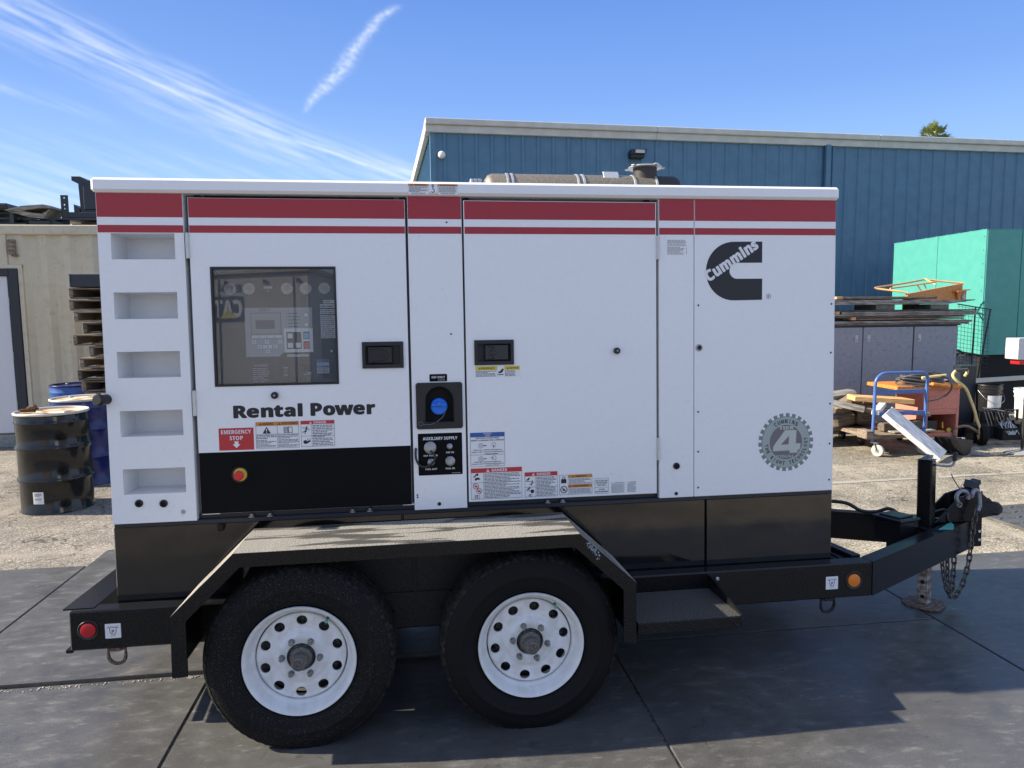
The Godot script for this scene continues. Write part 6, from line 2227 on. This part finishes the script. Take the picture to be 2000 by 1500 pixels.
func make_right_yard() -> void:
	var gy := -0.012
	# long grey cabinet
	var cab := thing("steel_cabinet", "long scuffed grey steel cabinet with three doors under stacked boards", "cabinet", Vector3(6.9, gy, -5.9))
	var s := S()
	bb(s, -0.9, 0.1, -0.9, 1.87, 1.455, -0.012)
	bb(s, -0.92, 1.455, -0.92, 1.9, 1.475, 0.02, 0.004)
	obj("carcass", [s, M.cabinet_gap], cab)
	for r in [[-0.9, 0.436], [0.45, 1.19], [1.21, 1.865]]:
		s = S()
		bb(s, r[0], 0.12, -0.012, r[1], 1.445, 0.008, 0.004)
		var d := obj("door", [s, M.cabinet_grey], cab)
		s = S()
		var lx: float = r[1] - 0.09 if r[0] < 0.0 else r[0] + 0.075
		bx(s, Vector3(lx, 1.29, 0.011), Vector3(0.045, 0.1, 0.008), 0.003)
		cyl(s, Vector3(lx, 1.272, 0.012), Vector3(lx, 1.272, 0.03), 0.011, 12, 0.003)
		obj("lock", [s, M.galvanised], d)
	s = S()
	bb(s, -0.14, 1.21, 0.008, -0.085, 1.33, 0.012)
	obj("card", [s, M.sticker], cab)
	s = S()
	prism(s, round_rect(-0.2, 1.0, -0.025, 1.13, 0.05), 0.008, 0.05)
	obj("handle", [s, M.plastic_black], cab)
	for q in [[-0.8, -0.1], [1.75, -0.1], [-0.8, -0.8], [1.75, -0.8]]:
		s = S()
		bb(s, q[0] - 0.05, 0.0, q[1] - 0.05, q[0] + 0.05, 0.1, q[1] + 0.05, 0.004)
		obj("foot", [s, M.cabinet_gap], cab)
	# boards stacked on the cabinet: [name, label, x0, x1, y, thickness, material, tilt]
	var y := gy + 1.475
	var list := [
		["plywood_sheet", "grey plywood sheet lying directly on the cabinet top", -1.0, 2.02, 0.0, 0.022, "wood_2"],
		["plywood_sheet", "weathered board above the lowest plywood sheet, its right end jutting out", -0.4, 2.05, 0.024, 0.03, "wood_grey"],
		["plywood_sheet", "thin board in the middle of the stack on the cabinet", 0.26, 1.93, 0.068, 0.022, "wood_2"],
		["plywood_sheet", "dark grey board above the gap with the pale block", -0.9, 1.95, 0.096, 0.026, "wood_3"],
		["plywood_sheet", "long board with a brown right end jutting past the stack", -0.6, 2.15, 0.124, 0.024, "wood_grey"],
		["plywood_sheet", "light grey board below the spacer blocks", 0.1, 2.12, 0.15, 0.03, "wood_grey"],
		["plywood_sheet", "blackened board forming the top of the lower pile", -0.2, 2.14, 0.183, 0.018, "wood_3"]]
	for b in list:
		s = S()
		bb(s, b[2], 0.0, -0.85, b[3], b[5], 0.03 + 0.008 * sin(b[2] * 9.0), 0.003)
		var o := thing(b[0], b[1], "board", Vector3(6.9, y + b[4], -5.9), 0.0, "boards stacked on the grey cabinet")
		obj("sheet", [s, M[b[6]]], o)
	for b in [[0.27, 0.075, "small pale yellow wood block under the boards, right one at the stack's left end"], [0.03, 0.155, "small pink-brown wood block at the left end of the board stack"]]:
		s = S()
		bx(s, Vector3(0, 0.02, 0), Vector3(0.06, 0.04, 0.2), 0.004)
		var o := thing("wood_block", b[2], "wood block", Vector3(6.9 + b[0], y + b[1] - 0.006, -5.95))
		obj("block", [s, M.wood_warm], o)
	for b in [[0.8, "left of the two grey-green spacers under the top board"], [1.62, "right of the two grey-green spacers under the top board"], [-0.2, "spacer under the top board beside the trailer's edge"]]:
		s = S()
		bx(s, Vector3(0, 0.035, 0), Vector3(0.28, 0.07, 0.5), 0.004)
		var o := thing("spacer_block", b[1], "spacer", Vector3(6.9 + b[0], y + 0.203, -6.2))
		obj("block", [s, M.bin_grey], o)
	s = S()
	prism(s, P2([-0.9, 0.0, 1.65, 0.0, 2.05, 0.045, 2.07, 0.06, 1.6, 0.055, -0.9, 0.075]), -0.9, 0.06)
	obj("sheet", [s, M.wood_grey], thing("warped_board", "pale grey warped board with a curled right tip lying over the spacers", "board", Vector3(6.9, y + 0.276, -5.9)))
	s = S()
	bb(s, 0.14, 0.0, -0.8, 1.55, 0.032, 0.0, 0.004)
	var wb := thing("top_plank", "grey plank on top of the board stack with orange block ends", "plank", Vector3(6.9, y + 0.352, -5.92))
	obj("plank", [s, M.wood_2], wb)
	s = S()
	bb(s, 0.03, 0.0, -0.3, 0.13, 0.036, 0.03, 0.004)
	obj("end_block", [s, M.wood_warm], wb)
	# orange lift guard lying behind the boards
	var og := thing("orange_guard", "orange tubular guard frame with a plate side lying on the boards", "guard frame", Vector3(7.93, gy, -6.5))
	s = S()
	tube(s, curve([Vector3(1.8, 2.07, -0.47), Vector3(1.55, 2.105, -0.6), Vector3(1.324, 2.14, -0.7), Vector3(1.25, 2.135, -0.66), Vector3(0.7, 2.07, -0.36), Vector3(0.05, 2.005, -0.03), Vector3(0.0, 1.99, 0.0), Vector3(0.04, 1.975, 0.04), Vector3(0.2, 1.94, 0.2), Vector3(0.3, 1.915, 0.27)], 4), 0.014, 8)
	tube(s, [Vector3(0.22, 1.985, 0.0), Vector3(0.75, 2.035, -0.22), Vector3(1.282, 2.09, -0.42)], 0.011, 8)
	tube(s, [Vector3(0.85, 2.05, -0.26), Vector3(0.87, 1.96, -0.2)], 0.012, 8)
	tube(s, [Vector3(1.0, 2.06, -0.32), Vector3(1.0, 1.98, -0.25)], 0.009, 8)
	tube(s, [Vector3(1.282, 2.15, -0.66), Vector3(1.282, 2.05, -0.42)], 0.012, 8)
	obj("tube_frame", [s, M.wood_warm], og)
	s = S()
	var tilt := Transform3D(Basis(Vector3.UP, 0.42), Vector3(0.3, 0, 0.25))
	prism(s, P2([0.0, 1.9, 1.5, 2.065, 1.5, 1.78, 0.0, 1.78]), -0.015, 0.015, tilt)
	prism(s, P2([1.28, 1.945, 1.55, 1.965, 1.55, 1.78, 1.33, 1.78]), 0.016, 0.05, tilt)
	prism(s, P2([1.2, 1.93, 1.2, 1.945, 1.56, 1.975, 1.56, 1.96]), 0.016, 0.1, tilt)
	bb(s, 0.42, 1.66, 0.0, 0.66, 1.86, 0.05, 0.005)
	obj("plate", [s, M.orange_paint], og)
	s = S()
	cyl(s, tilt * Vector3(1.46, 1.86, 0.05), tilt * Vector3(1.46, 1.86, 0.065), 0.05, 20, 0.004)
	obj("round_lock", [s, M.galvanised], og)
	# green enclosure
	var ge := thing("green_enclosure", "large teal generator enclosure behind the cabinet, sunlit on its left end", "enclosure", Vector3(10.1, gy, -6.99), -0.06)
	s = S()
	bb(s, 0.004, 0.95, -2.35, 5.0, 2.895, -0.004)
	obj("core", [s, M.teal_paint], ge)
	for r in [[-1.12, 0.0], [-2.35, -1.13]]:
		s = S()
		bb(s, -0.01, 0.95, r[0], 0.004, 2.9, r[1], 0.003)
		obj("end_panel", [s, M.teal_paint], ge)
	for r in [[0.004, 0.57], [0.58, 1.6], [1.61, 3.0], [3.01, 5.0]]:
		s = S()
		bb(s, r[0], 0.95, -0.004, r[1], 2.892, 0.01, 0.003)
		obj("side_panel", [s, M.teal_paint], ge)
	s = S()
	bb(s, -0.012, 2.893, -2.36, 5.0, 2.903, 0.012)
	obj("top_flange", [s, M.teal_paint], ge)
	for k in 9:
		s = S()
		cyl(s, Vector3(0.0, 2.903, -0.1 - k * 0.27), Vector3(0, 2.912, -0.1 - k * 0.27), 0.012, 8)
		cyl(s, Vector3(-0.012, 2.8 - k * 0.21, -0.05), Vector3(-0.018, 2.8 - k * 0.21, -0.05), 0.012, 8)
		obj("bolt", [s, M.teal_paint], ge)
	s = S()
	bb(s, 0.05, 0.0, -2.3, 5.0, 0.945, -0.05)
	obj("base", [s, M.hollow_black], ge)
	# grid of thin dark bars between cabinet and enclosure
	var wc := thing("dark_grid", "dark grid of thin bars between the grey cabinet and the teal enclosure", "mesh screen", Vector3(9.4, gy, -6.55), -0.1)
	for r in [[Vector3(-0.1, 1.75, 0), Vector3(0.42, 1.66, 0)], [Vector3(-0.1, 1.05, 0), Vector3(0.42, 0.96, 0)], [Vector3(0.17, 1.7, 0.005), Vector3(0.15, 0.6, 0.005)], [Vector3(0.4, 1.66, 0.004), Vector3(0.26, 0.6, 0.004)]]:
		s = S()
		bar(s, r[0], r[1], 0.016, 0.016)
		obj("frame_bar", [s, M.wire_dark], wc)
	s = S()
	for k in 10:
		tube(s, [Vector3(-0.08 + k * 0.052, 1.74 - k * 0.009, 0), Vector3(-0.08 + k * 0.052, 0.78 - k * 0.009, 0)], 0.0026, 4)
	for k in 16:
		tube(s, [Vector3(-0.1, 1.72 - k * 0.06, 0), Vector3(0.42, 1.63 - k * 0.06, 0)], 0.0026, 4)
	tag(obj("wires", [s, M.wire_dark], wc), "", "", "", "stuff")
	# grey bin and metal frame beyond
	var gb := thing("grey_bin", "grey plastic bin with black clips right of the cabinet", "bin", Vector3(9.5, gy, -6.6))
	s = S()
	prism(s, P2([-0.17, 0.25, 0.17, 0.25, 0.19, 0.97, -0.18, 0.97]), -0.35, 0.0)
	bb(s, -0.15, 0.0, -0.33, 0.15, 0.25, -0.02, 0.01)
	obj("tub", [s, M.bin_grey], gb)
	s = S()
	bb(s, -0.17, 0.97, -0.3, -0.1, 1.02, 0.0, 0.01)
	bb(s, 0.1, 0.97, -0.3, 0.17, 1.01, 0.0, 0.01)
	tube(s, curve([Vector3(-0.15, 1.0, -0.1), Vector3(-0.05, 1.05, -0.1), Vector3(0.05, 1.0, -0.1)]), 0.02, 6)
	obj("clip", [s, M.plastic_black], gb)
	var ar := thing("metal_rail", "bare aluminium rail lying across behind the buckets at the right", "rail", Vector3(9.6, gy, -6.0))
	s = S()
	bar(s, Vector3(-0.45, 0.66, 0), Vector3(1.2, 0.715, 0.0), 0.05, 0.065, 0.004)
	obj("rail", [s, M.galvanised], ar)
	for q in [-0.35, 1.1]:
		s = S()
		bb(s, q, 0.0, -0.04, q + 0.05, 0.64, 0.0, 0.004)
		obj("support", [s, M.hollow_black], ar)
	# platform trolley
	var ct := thing("platform_trolley", "blue tube-handled platform trolley loaded with timber behind the trailer tongue", "trolley", Vector3(6.84, gy, -4.4))
	s = S()
	var hp := [Vector3(-0.34, 0.16, 0), Vector3(-0.335, 0.4, 0), Vector3(-0.33, 0.7, 0)]
	for k in 7:
		var a := PI - PI * 0.5 * k / 6.0
		hp.append(Vector3(-0.2 + 0.13 * cos(a), 0.83 + 0.13 * sin(a), 0))
	for k in 7:
		var a := PI * 0.5 - PI * 0.5 * k / 6.0
		hp.append(Vector3(0.24 + 0.09 * cos(a), 0.87 + 0.09 * sin(a), 0))
	hp.append_array([Vector3(0.315, 0.7, 0), Vector3(0.32, 0.4, 0), Vector3(0.3, 0.13, 0)])
	tube(s, hp, 0.019, 10)
	obj("handle", [s, M.cart_blue], ct)
	for yy in [0.74, 0.49]:
		s = S()
		bb(s, -0.33, yy - 0.024, -0.012, 0.31, yy + 0.024, 0.006, 0.003)
		obj("cross_bar", [s, M.cart_blue], ct)
	s = S()
	bb(s, -0.37, 0.2, -1.3, 0.34, 0.24, 0.02, 0.004)
	bb(s, -0.44, 0.2, -0.15, -0.34, 0.3, 0.03, 0.01)
	obj("deck", [s, M.wood_1], ct)
	for q in [Vector3(-0.3, 0.0, 0.05), Vector3(0.3, 0, 0.02), Vector3(-0.3, 0, -1.15), Vector3(0.3, 0, -1.15)]:
		caster("caster", ct, q, 0.07, M.caster_grey, 0.5)
	# leaning white plank and loose timber
	var pl := thing("white_plank", "thick white weathered plank leaning off the blue trolley towards the viewer", "plank", Vector3(6.84, gy, -4.4))
	s = S()
	var A := Vector3(-0.2, 0.52, 0.04)
	var Bq := Vector3(0.22, 0.05, 0.42)
	bx(s, Vector3.ZERO, Vector3((Bq - A).length(), 0.06, 0.3), 0.006)
	var board := obj("plank", [s, M.wood_white], pl)
	var ax := (Bq - A).normalized()
	var wz := ax.cross(Vector3(0.25, 1, 0.55)).normalized()
	board.transform = Transform3D(Basis(ax, wz.cross(ax), wz), (A + Bq) * 0.5)
	var tb := [
		["orange-brown plank on the trolley, topmost in the sun", Vector3(-0.3, 0.62, -0.5), Vector3(0.38, 0.58, -0.35), 0.25, 0.06, "wood_warm"],
		["long grey plank slanting down under the orange-brown one", Vector3(-0.95, 0.66, -0.75), Vector3(-0.25, 0.5, -0.3), 0.16, 0.06, "wood_grey"],
		["dark reddish plank across the middle of the trolley load", Vector3(-0.3, 0.5, -0.4), Vector3(0.5, 0.44, -0.2), 0.2, 0.04, "wood_2"],
		["pale short stick poking up at the trolley's left", Vector3(-0.32, 0.5, 0.0), Vector3(-0.05, 0.56, -0.25), 0.08, 0.05, "wood_white"],
		["grey beam low on the trolley deck", Vector3(-0.1, 0.3, -0.2), Vector3(0.42, 0.32, -0.2), 0.12, 0.1, "wood_3"],
		["thin grey board on the trolley deck at the right", Vector3(-0.05, 0.255, -0.1), Vector3(0.5, 0.26, -0.12), 0.16, 0.02, "wood_grey"]]
	for b in tb:
		s = S()
		bx(s, Vector3.ZERO, Vector3((b[2] - b[1]).length(), b[4], b[3]), 0.005)
		var o := thing("timber", b[0], "timber", Vector3(6.84, gy, -4.4), 0.0, "loose timber on the trolley")
		var tp := obj("plank", [s, M[b[5]]], o)
		var tx: Vector3 = (b[2] - b[1]).normalized()
		var tz := tx.cross(Vector3.UP).normalized()
		tp.transform = Transform3D(Basis(tx, tz.cross(tx), tz), (b[1] + b[2]) * 0.5)
	# logs and offcuts on a low cart to the left
	var lc := thing("flat_dolly", "low wooden dolly carrying offcuts in shade beside the trailer's front edge", "dolly", Vector3(6.5, gy, -5.15))
	s = S()
	bb(s, -0.5, 0.19, -0.4, 0.4, 0.24, 0.15, 0.005)
	obj("deck", [s, M.wood_3], lc)
	for q in [Vector3(-0.4, 0, 0.1), Vector3(0.3, 0, 0.1), Vector3(0.3, 0, -0.3), Vector3(-0.4, 0, -0.3)]:
		caster("caster", lc, q, 0.06, M.plastic_black)
	var lg := [["squared log end lying on the low dolly, lower left", Vector3(0.02, 0.33, 0.05), Vector3(0.3, 0.16, 0.3), "wood_3", 0.2], ["round log section on the low dolly, lower right", Vector3(0.33, 0.34, 0.05), Vector3(0.24, 0.2, 0.28), "wood_2", -0.3], ["thick brown offcut on top of the dolly load", Vector3(0.1, 0.5, 0.0), Vector3(0.34, 0.17, 0.3), "wood_2", 0.5], ["pointed offcut leaning right on the dolly load", Vector3(0.36, 0.5, 0.02), Vector3(0.22, 0.14, 0.3), "wood_2", -0.2], ["grey offcut at the back top of the dolly load", Vector3(0.12, 0.62, -0.1), Vector3(0.4, 0.08, 0.2), "wood_grey", 0.1]]
	for b in lg:
		s = S()
		bx(s, b[1], b[2], 0.035, Basis(Vector3(0.2, 0.3, 1).normalized(), b[4]))
		var o := thing("wood_offcut", b[0], "wood", Vector3(6.5, gy, -5.15), 0.0, "offcuts on the low dolly")
		obj("piece", [s, M[b[3]]], o)
	# rose tool cabinet with hoses
	var tc := thing("tool_cart", "dusty red tool cart with an open lower shelf behind the blue trolley", "tool cart", Vector3(7.61, gy, -4.72))
	s = S()
	bb(s, -0.2, 0.12, -0.55, 0.25, 0.175, 0.0, 0.004)
	bb(s, -0.2, 0.175, -0.55, -0.165, 0.72, 0.0, 0.003)
	bb(s, 0.215, 0.175, -0.55, 0.25, 0.72, 0.0, 0.003)
	bb(s, -0.165, 0.175, -0.55, 0.215, 0.72, -0.53)
	bb(s, -0.165, 0.42, -0.52, 0.215, 0.72, -0.004, 0.003)
	bb(s, -0.165, 0.405, -0.53, 0.215, 0.42, 0.002, 0.003)
	bb(s, -0.165, 0.475, -0.003, 0.215, 0.7, 0.004, 0.003)
	obj("body", [s, M.rose_paint], tc)
	s = S()
	bb(s, -0.6, 0.72, -0.57, 0.27, 0.765, 0.015, 0.006)
	obj("top_tray", [s, M.orange_paint], tc)
	s = S()
	bb(s, -0.17, 0.18, -0.35, 0.02, 0.33, -0.06, 0.01)
	obj("black_case", [s, M.plastic_black], tc)
	s = S()
	bar(s, Vector3(-0.12, 0.195, -0.03), Vector3(0.08, 0.185, -0.02), 0.04, 0.035, 0.01)
	obj("orange_tool", [s, M.orange_paint], tc)
	s = S()
	cyl(s, Vector3(0.16, 0.2, -0.06), Vector3(0.16, 0.2, -0.03), 0.03, 16, 0.004)
	bar(s, Vector3(0.08, 0.22, -0.05), Vector3(0.08, 0.3, -0.06), 0.02, 0.015, 0.003)
	obj("brass_fitting", [s, M.estop_yellow], tc)
	for q in [Vector3(-0.16, 0, -0.05), Vector3(0.2, 0, -0.05), Vector3(-0.16, 0, -0.5), Vector3(0.2, 0, -0.5)]:
		caster("caster", tc, q, 0.045, M.plastic_black)
	var hs := thing("hose_coil", "tangled coil of dark grey hoses on top of the red tool cart", "hose", Vector3(7.42, gy + 0.765, -4.85))
	rng.seed = 61
	for k in 6:
		s = S()
		var pts := []
		for q in 14:
			var a := TAU * q / 14.0
			pts.append(Vector3((0.3 - 0.012 * k + 0.02 * sin(q * 3.1 + k)) * cos(a), 0.02 + k * 0.023 + 0.02 * sin(a * 2.0 + k), (0.17 - 0.008 * k) * sin(a)))
		tube(s, curve(pts, 4, true), 0.0125, 8, true)
		obj("loop", [s, M.hose_grey], hs)
	s = S()
	tube(s, curve([Vector3(0.05, 0.12, 0.15), Vector3(0.2, 0.1, 0.18), Vector3(0.27, 0.0, 0.2), Vector3(0.22, -0.1, 0.2), Vector3(0.08, -0.16, 0.2), Vector3(-0.06, -0.18, 0.2)]), 0.0105, 8)
	obj("loose_end", [s, M.hose_grey], hs)
	s = S()
	bar(s, Vector3(-0.12, 0.1, 0.18), Vector3(0.22, 0.125, 0.16), 0.03, 0.03, 0.008)
	obj("yellow_wand", [s, M.truck_yellow], hs)
	s = S()
	bar(s, Vector3(-0.02, 0.03, 0.2), Vector3(0.22, -0.005, 0.2), 0.1, 0.04, 0.01)
	obj("orange_grip", [s, M.orange_paint], hs)
	# yellow hand truck
	var ht := thing("hand_truck", "pale yellow hand truck with a bent handle and a black wheel", "hand truck", Vector3(8.0, gy, -4.74))
	s = S()
	tube(s, curve([Vector3(-0.02, 0.94, -0.02), Vector3(-0.17, 0.93, -0.02), Vector3(-0.23, 0.88, 0.0), Vector3(-0.2, 0.82, 0.02), Vector3(-0.12, 0.76, 0.03), Vector3(-0.06, 0.7, 0.03), Vector3(0.0, 0.58, 0.03), Vector3(0.06, 0.45, 0.03), Vector3(0.1, 0.33, 0.03), Vector3(0.16, 0.2, 0.03)]), 0.017, 10)
	tube(s, curve([Vector3(-0.02, 0.94, -0.02), Vector3(0.0, 0.9, -0.05), Vector3(-0.03, 0.86, -0.05)]), 0.017, 8)
	bx(s, Vector3(0.16, 0.19, 0.035), Vector3(0.05, 0.1, 0.04), 0.01)
	obj("frame", [s, M.truck_yellow], ht)
	s = S()
	tube(s, [Vector3(-0.02, 0.945, -0.02), Vector3(-0.19, 0.935, -0.02)], 0.021, 10)
	obj("grip", [s, M.hose_grey], ht)
	s = S()
	tube(s, curve([Vector3(0.15, 0.16, 0.02), Vector3(0.02, 0.24, 0.0), Vector3(-0.12, 0.24, 0.0), Vector3(-0.19, 0.2, 0.02), Vector3(-0.2, 0.13, 0.05)]), 0.018, 8)
	obj("toe_bar", [s, M.wood_1], ht)
	for zq in [0.0, -0.42]:
		s = S()
		var w := S()
		var c := Vector3(0.2, 0.135, zq)
		var X := Transform3D(Basis(Vector3(0.35, 0, -0.94).normalized(), Vector3(0.94, 0, 0.35).normalized(), Vector3(0, -1, 0)), c)
		lathe(w, [Vector2(0.07, -0.04), Vector2(0.11, -0.045), Vector2(0.132, -0.03), Vector2(0.135, 0.0), Vector2(0.132, 0.03), Vector2(0.11, 0.045), Vector2(0.07, 0.04)], X, 30)
		lathe(s, [Vector2(0.0, -0.02), Vector2(0.07, -0.025), Vector2(0.072, 0.0), Vector2(0.07, 0.025), Vector2(0.0, 0.02)], X, 24)
		var wn := Node3D.new()
		put(wn, "wheel", ht)
		obj("tyre", [w, M.rubber], wn)
		obj("hub", [s, M.truck_yellow], wn)
	s = S()
	bar(s, Vector3(0.2, 0.135, 0.0), Vector3(0.2, 0.135, -0.42), 0.02, 0.02)
	obj("axle", [s, M.dark_steel], ht)
	# tall dark drum / post behind the hand truck
	var gd := thing("grey_barrel", "grey barrel with black bands between the tool cart and the crates", "barrel", Vector3(8.2, gy, -5.6))
	s = S()
	lathe(s, [Vector2(0, 0), Vector2(0.18, 0), Vector2(0.185, 0.3), Vector2(0.185, 0.7), Vector2(0.17, 0.74), Vector2(0, 0.74)], Transform3D(), 30)
	obj("shell", [s, M.bin_grey], gd)
	for h in [0.58, 0.66, 0.72]:
		s = S()
		lathe(s, [Vector2(0.185, h), Vector2(0.193, h + 0.01), Vector2(0.185, h + 0.02)], Transform3D(), 30)
		obj("band", [s, M.plastic_black], gd)
	s = S()
	bb(s, -0.08, 0.0, -0.08, 0.16, 0.95, 0.06, 0.01)
	obj("case", [s, M.blue_black], thing("upright_case", "tall dark upright case behind the hand truck handle", "case", Vector3(8.37, gy, -5.3)))
	# buckets, crate, boxes
	var b1 := bucket("bucket", "black bucket with a torn white label inside the wire crate corner", Vector3(8.68, gy + 0.33, -5.2), M.plastic_black, M.sticker)
	bucket("bucket", "white bucket with an orange printed label at the right edge", Vector3(9.02, gy + 0.29, -4.95), M.bucket_white, M.bucket_white)
	var lab := S()
	for k in 3:
		var a0 := 2.3 - k * 0.16
		quad(lab, Vector3(0.1425 * cos(a0), 0.09, 0.1425 * sin(a0)), Vector3(0.1425 * cos(a0 - 0.15), 0.09, 0.1425 * sin(a0 - 0.15)), Vector3(0.146 * cos(a0 - 0.15), 0.23 - 0.03 * k, 0.146 * sin(a0 - 0.15)), Vector3(0.146 * cos(a0), 0.23, 0.146 * sin(a0)), Vector3(cos(a0), 0, sin(a0)))
	obj("orange_label", [lab, M.orange_paint], get_node("bucket_001"))
	s = S()
	bb(s, -0.2, 0.0, -0.18, 0.2, 0.33, 0.16, 0.008)
	obj("box", [s, M.hollow_black], thing("black_box", "black box standing under the black bucket", "box", Vector3(8.7, gy, -5.25)))
	var cr := thing("wire_crate", "black wire crate lying in front of the black bucket", "crate", Vector3(8.52, gy + 0.2, -5.0))
	s = S()
	for k in 9:
		tube(s, [Vector3(-0.2 + k * 0.05, 0.24 - k * 0.012, 0.14), Vector3(-0.12 + k * 0.05, 0.02, 0.14)], 0.005, 5)
	tube(s, [Vector3(-0.22, 0.25, 0.14), Vector3(0.24, 0.17, 0.14)], 0.007, 6)
	obj("wires", [s, M.galvanised], cr)
	s = S()
	bb(s, -0.28, 0.0, -0.14, 0.28, 0.02, 0.15, 0.004)
	for q in [[-0.28, 0.15], [-0.05, 0.15], [0.1, 0.15], [0.26, 0.15]]:
		bb(s, q[0], 0.0, q[1] - 0.02, q[0] + 0.025, 0.22, q[1] + 0.005, 0.003)
	bb(s, 0.1, 0.2, 0.13, 0.28, 0.215, 0.155, 0.003)
	bb(s, -0.28, 0.2, 0.13, -0.05, 0.215, 0.155, 0.003)
	obj("frame", [s, M.plastic_black], cr)
	s = S()
	bb(s, -0.3, 0.0, -0.3, 0.32, 0.2, 0.18, 0.01)
	obj("box", [s, M.blue_black], thing("dark_plinth", "dark low box the wire crate stands on", "box", Vector3(8.5, gy, -5.05)))
	s = S()
	bb(s, -0.12, 0.04, -0.15, 0.35, 0.28, 0.12, 0.008)
	bb(s, -0.35, 0.04, -0.15, -0.12, 0.2, 0.12, 0.008)
	var bk := thing("black_case", "matt black case standing below the white bucket", "case", Vector3(8.84, gy, -4.85))
	obj("case", [s, M.hollow_black], bk)
	s = S()
	rng.seed = 71
	for k in 14:
		var a := rng.randf() * TAU
		tube(s, curve([Vector3(-0.24 + rng.randfn(0, 0.03), 0.21, 0.0), Vector3(-0.24 + 0.07 * cos(a), 0.25 + rng.randf() * 0.03, 0.05 * sin(a)), Vector3(-0.24 + 0.1 * cos(a + 0.5), 0.2, 0.1), Vector3(-0.22 + rng.randfn(0, 0.03), 0.12, 0.13)]), 0.004, 5)
	obj("wire_tangle", [s, M.sticker], bk)
	s = S()
	bb(s, -0.5, 0.0, -0.2, 0.5, 0.05, 0.12, 0.005)
	obj("board", [s, M.wood_1], thing("brown_board", "brown board flat on the ground under the black case", "board", Vector3(8.75, gy, -4.83)))
	# sign stand
	var sg := thing("pole_stand", "dark pole stand with a pale grey box on top at the right edge", "stand", Vector3(8.29, gy, -4.23))
	s = S()
	lathe(s, [Vector2(0, 0), Vector2(0.2, 0), Vector2(0.2, 0.008), Vector2(0.17, 0.016), Vector2(0.05, 0.03), Vector2(0.02, 0.05), Vector2(0, 0.05)], Transform3D(), 32)
	obj("base", [s, M.bin_grey], sg)
	s = S()
	cyl(s, Vector3(0, 0.04, 0), Vector3(0, 1.1, 0), 0.017, 14)
	obj("pole", [s, M.dark_steel], sg)
	s = S()
	prism(s, round_rect(-0.185, 1.1, 0.3, 1.345, 0.015), -0.12, 0.06)
	obj("box", [s, M.sticker], sg)
	s = S()
	bb(s, -0.14, 1.04, -0.1, 0.3, 1.1, 0.03, 0.01)
	obj("tray", [s, M.lens_red], sg)
	# dark wedge on the ground
	s = S()
	prism(s, P2([-0.12, 0.19, 0.14, 0.17, 0.1, 0.02, 0.0, 0.0, -0.02, 0.0]), -0.2, 0.1)
	var wd := thing("rubber_chock", "dark rubber chock on the ground in front of the hand truck", "chock", Vector3(7.5, gy, -4.3), 0.3)
	obj("block", [s, M.plastic_black], wd)
	s = S()
	rng.seed = 81
	for k in 6:
		bx(s, Vector3(0.02 + rng.randf() * 0.1, 0.185, -0.05 + rng.randf() * 0.1), Vector3(0.03, 0.008, 0.012), 0.002, Basis(Vector3.UP, rng.randf() * 3.0))
	obj("chips", [s, M.wood_white], wd)
	# cable on the ground
	s = S()
	tube(s, curve([Vector3(7.3, gy + 0.008, -4.15), Vector3(7.7, gy + 0.008, -4.11), Vector3(8.2, gy + 0.008, -4.16), Vector3(8.8, gy + 0.008, -4.1)]), 0.008, 6)
	tube(s, curve([Vector3(7.6, gy + 0.008, -4.2), Vector3(8.0, gy + 0.008, -4.06), Vector3(8.5, gy + 0.008, -4.05), Vector3(9.0, gy + 0.008, -4.0)]), 0.006, 6)
	tag(obj("ground_cable", [s, M.hose_grey]), "thin grey cable lying on the ground before the pole stand", "cable")

# ------------------------------------------------------------------ across the yard: what the dark window mirrors
func make_opposite() -> void:
	var t := thing("tan_enclosure", "tan machine enclosure with a black badge across the yard, mirrored in the trailer's window", "enclosure", Vector3(-0.3, -0.012, 8.0), PI + 0.3)
	# local +z faces the trailer, local -x is the right side as seen in the mirror
	var s := S()
	bb(s, 0.0, 0.3, -3.2, 6.0, 2.95, 0.0, 0.02)
	obj("housing", [s, M.tan_paint], t)
	s = S()
	bb(s, -0.04, 2.95, -3.25, 6.05, 3.02, 0.05, 0.015)
	obj("roof_edge", [s, M.tan_paint], t)
	s = S()
	bb(s, 0.1, 0.0, -3.1, 5.9, 0.3, -0.1)
	obj("skid", [s, M.dark_steel], t)
	for x in [0.25, 1.5, 2.8, 4.2]:
		s = S()
		bb(s, x - 0.01, 0.35, 0.0, x + 0.01, 2.9, 0.008)
		obj("seam", [s, M.dark_steel], t)
	s = S()
	bb(s, -0.02, 1.3, -1.6, 0.0, 2.5, -0.4, 0.004)
	for k in 14: bb(s, -0.04, 1.36 + k * 0.08, -1.55, -0.02, 1.4 + k * 0.08, -0.45)
	obj("louvre", [s, M.dark_steel], t)
	var P := {"z": 0.003}
	p_poly(P, "ink_black", 0, round_rect(1.08, 2.22, 1.62, 2.62, 0.04))
	p_text(P, "ink_white", 1, "CAT", 1.35, 2.43, 0.47, 0.27, "heavy")
	p_poly(P, "ink_yellow", 2, P2([1.2, 2.28, 1.5, 2.28, 1.35, 2.42]))
	p_text(P, "ink_black", 0, "E19-", 1.32, 2.74, 0.4, 0.12, "heavy")
	printed("badge", P, t)
	for x in [0.15, 0.7, 1.35, 2.1]:
		s = S()
		bb(s, x, 2.8, 0.0, x + 0.05, 2.86, 0.03, 0.008)
		obj("latch", [s, M.plastic_black], t)

func _ready() -> void:
	make_light()
	make_materials()
	make_ground()
	make_mats()
	make_trailer()
	make_building()
	make_left_yard()
	make_right_yard()
	make_opposite()
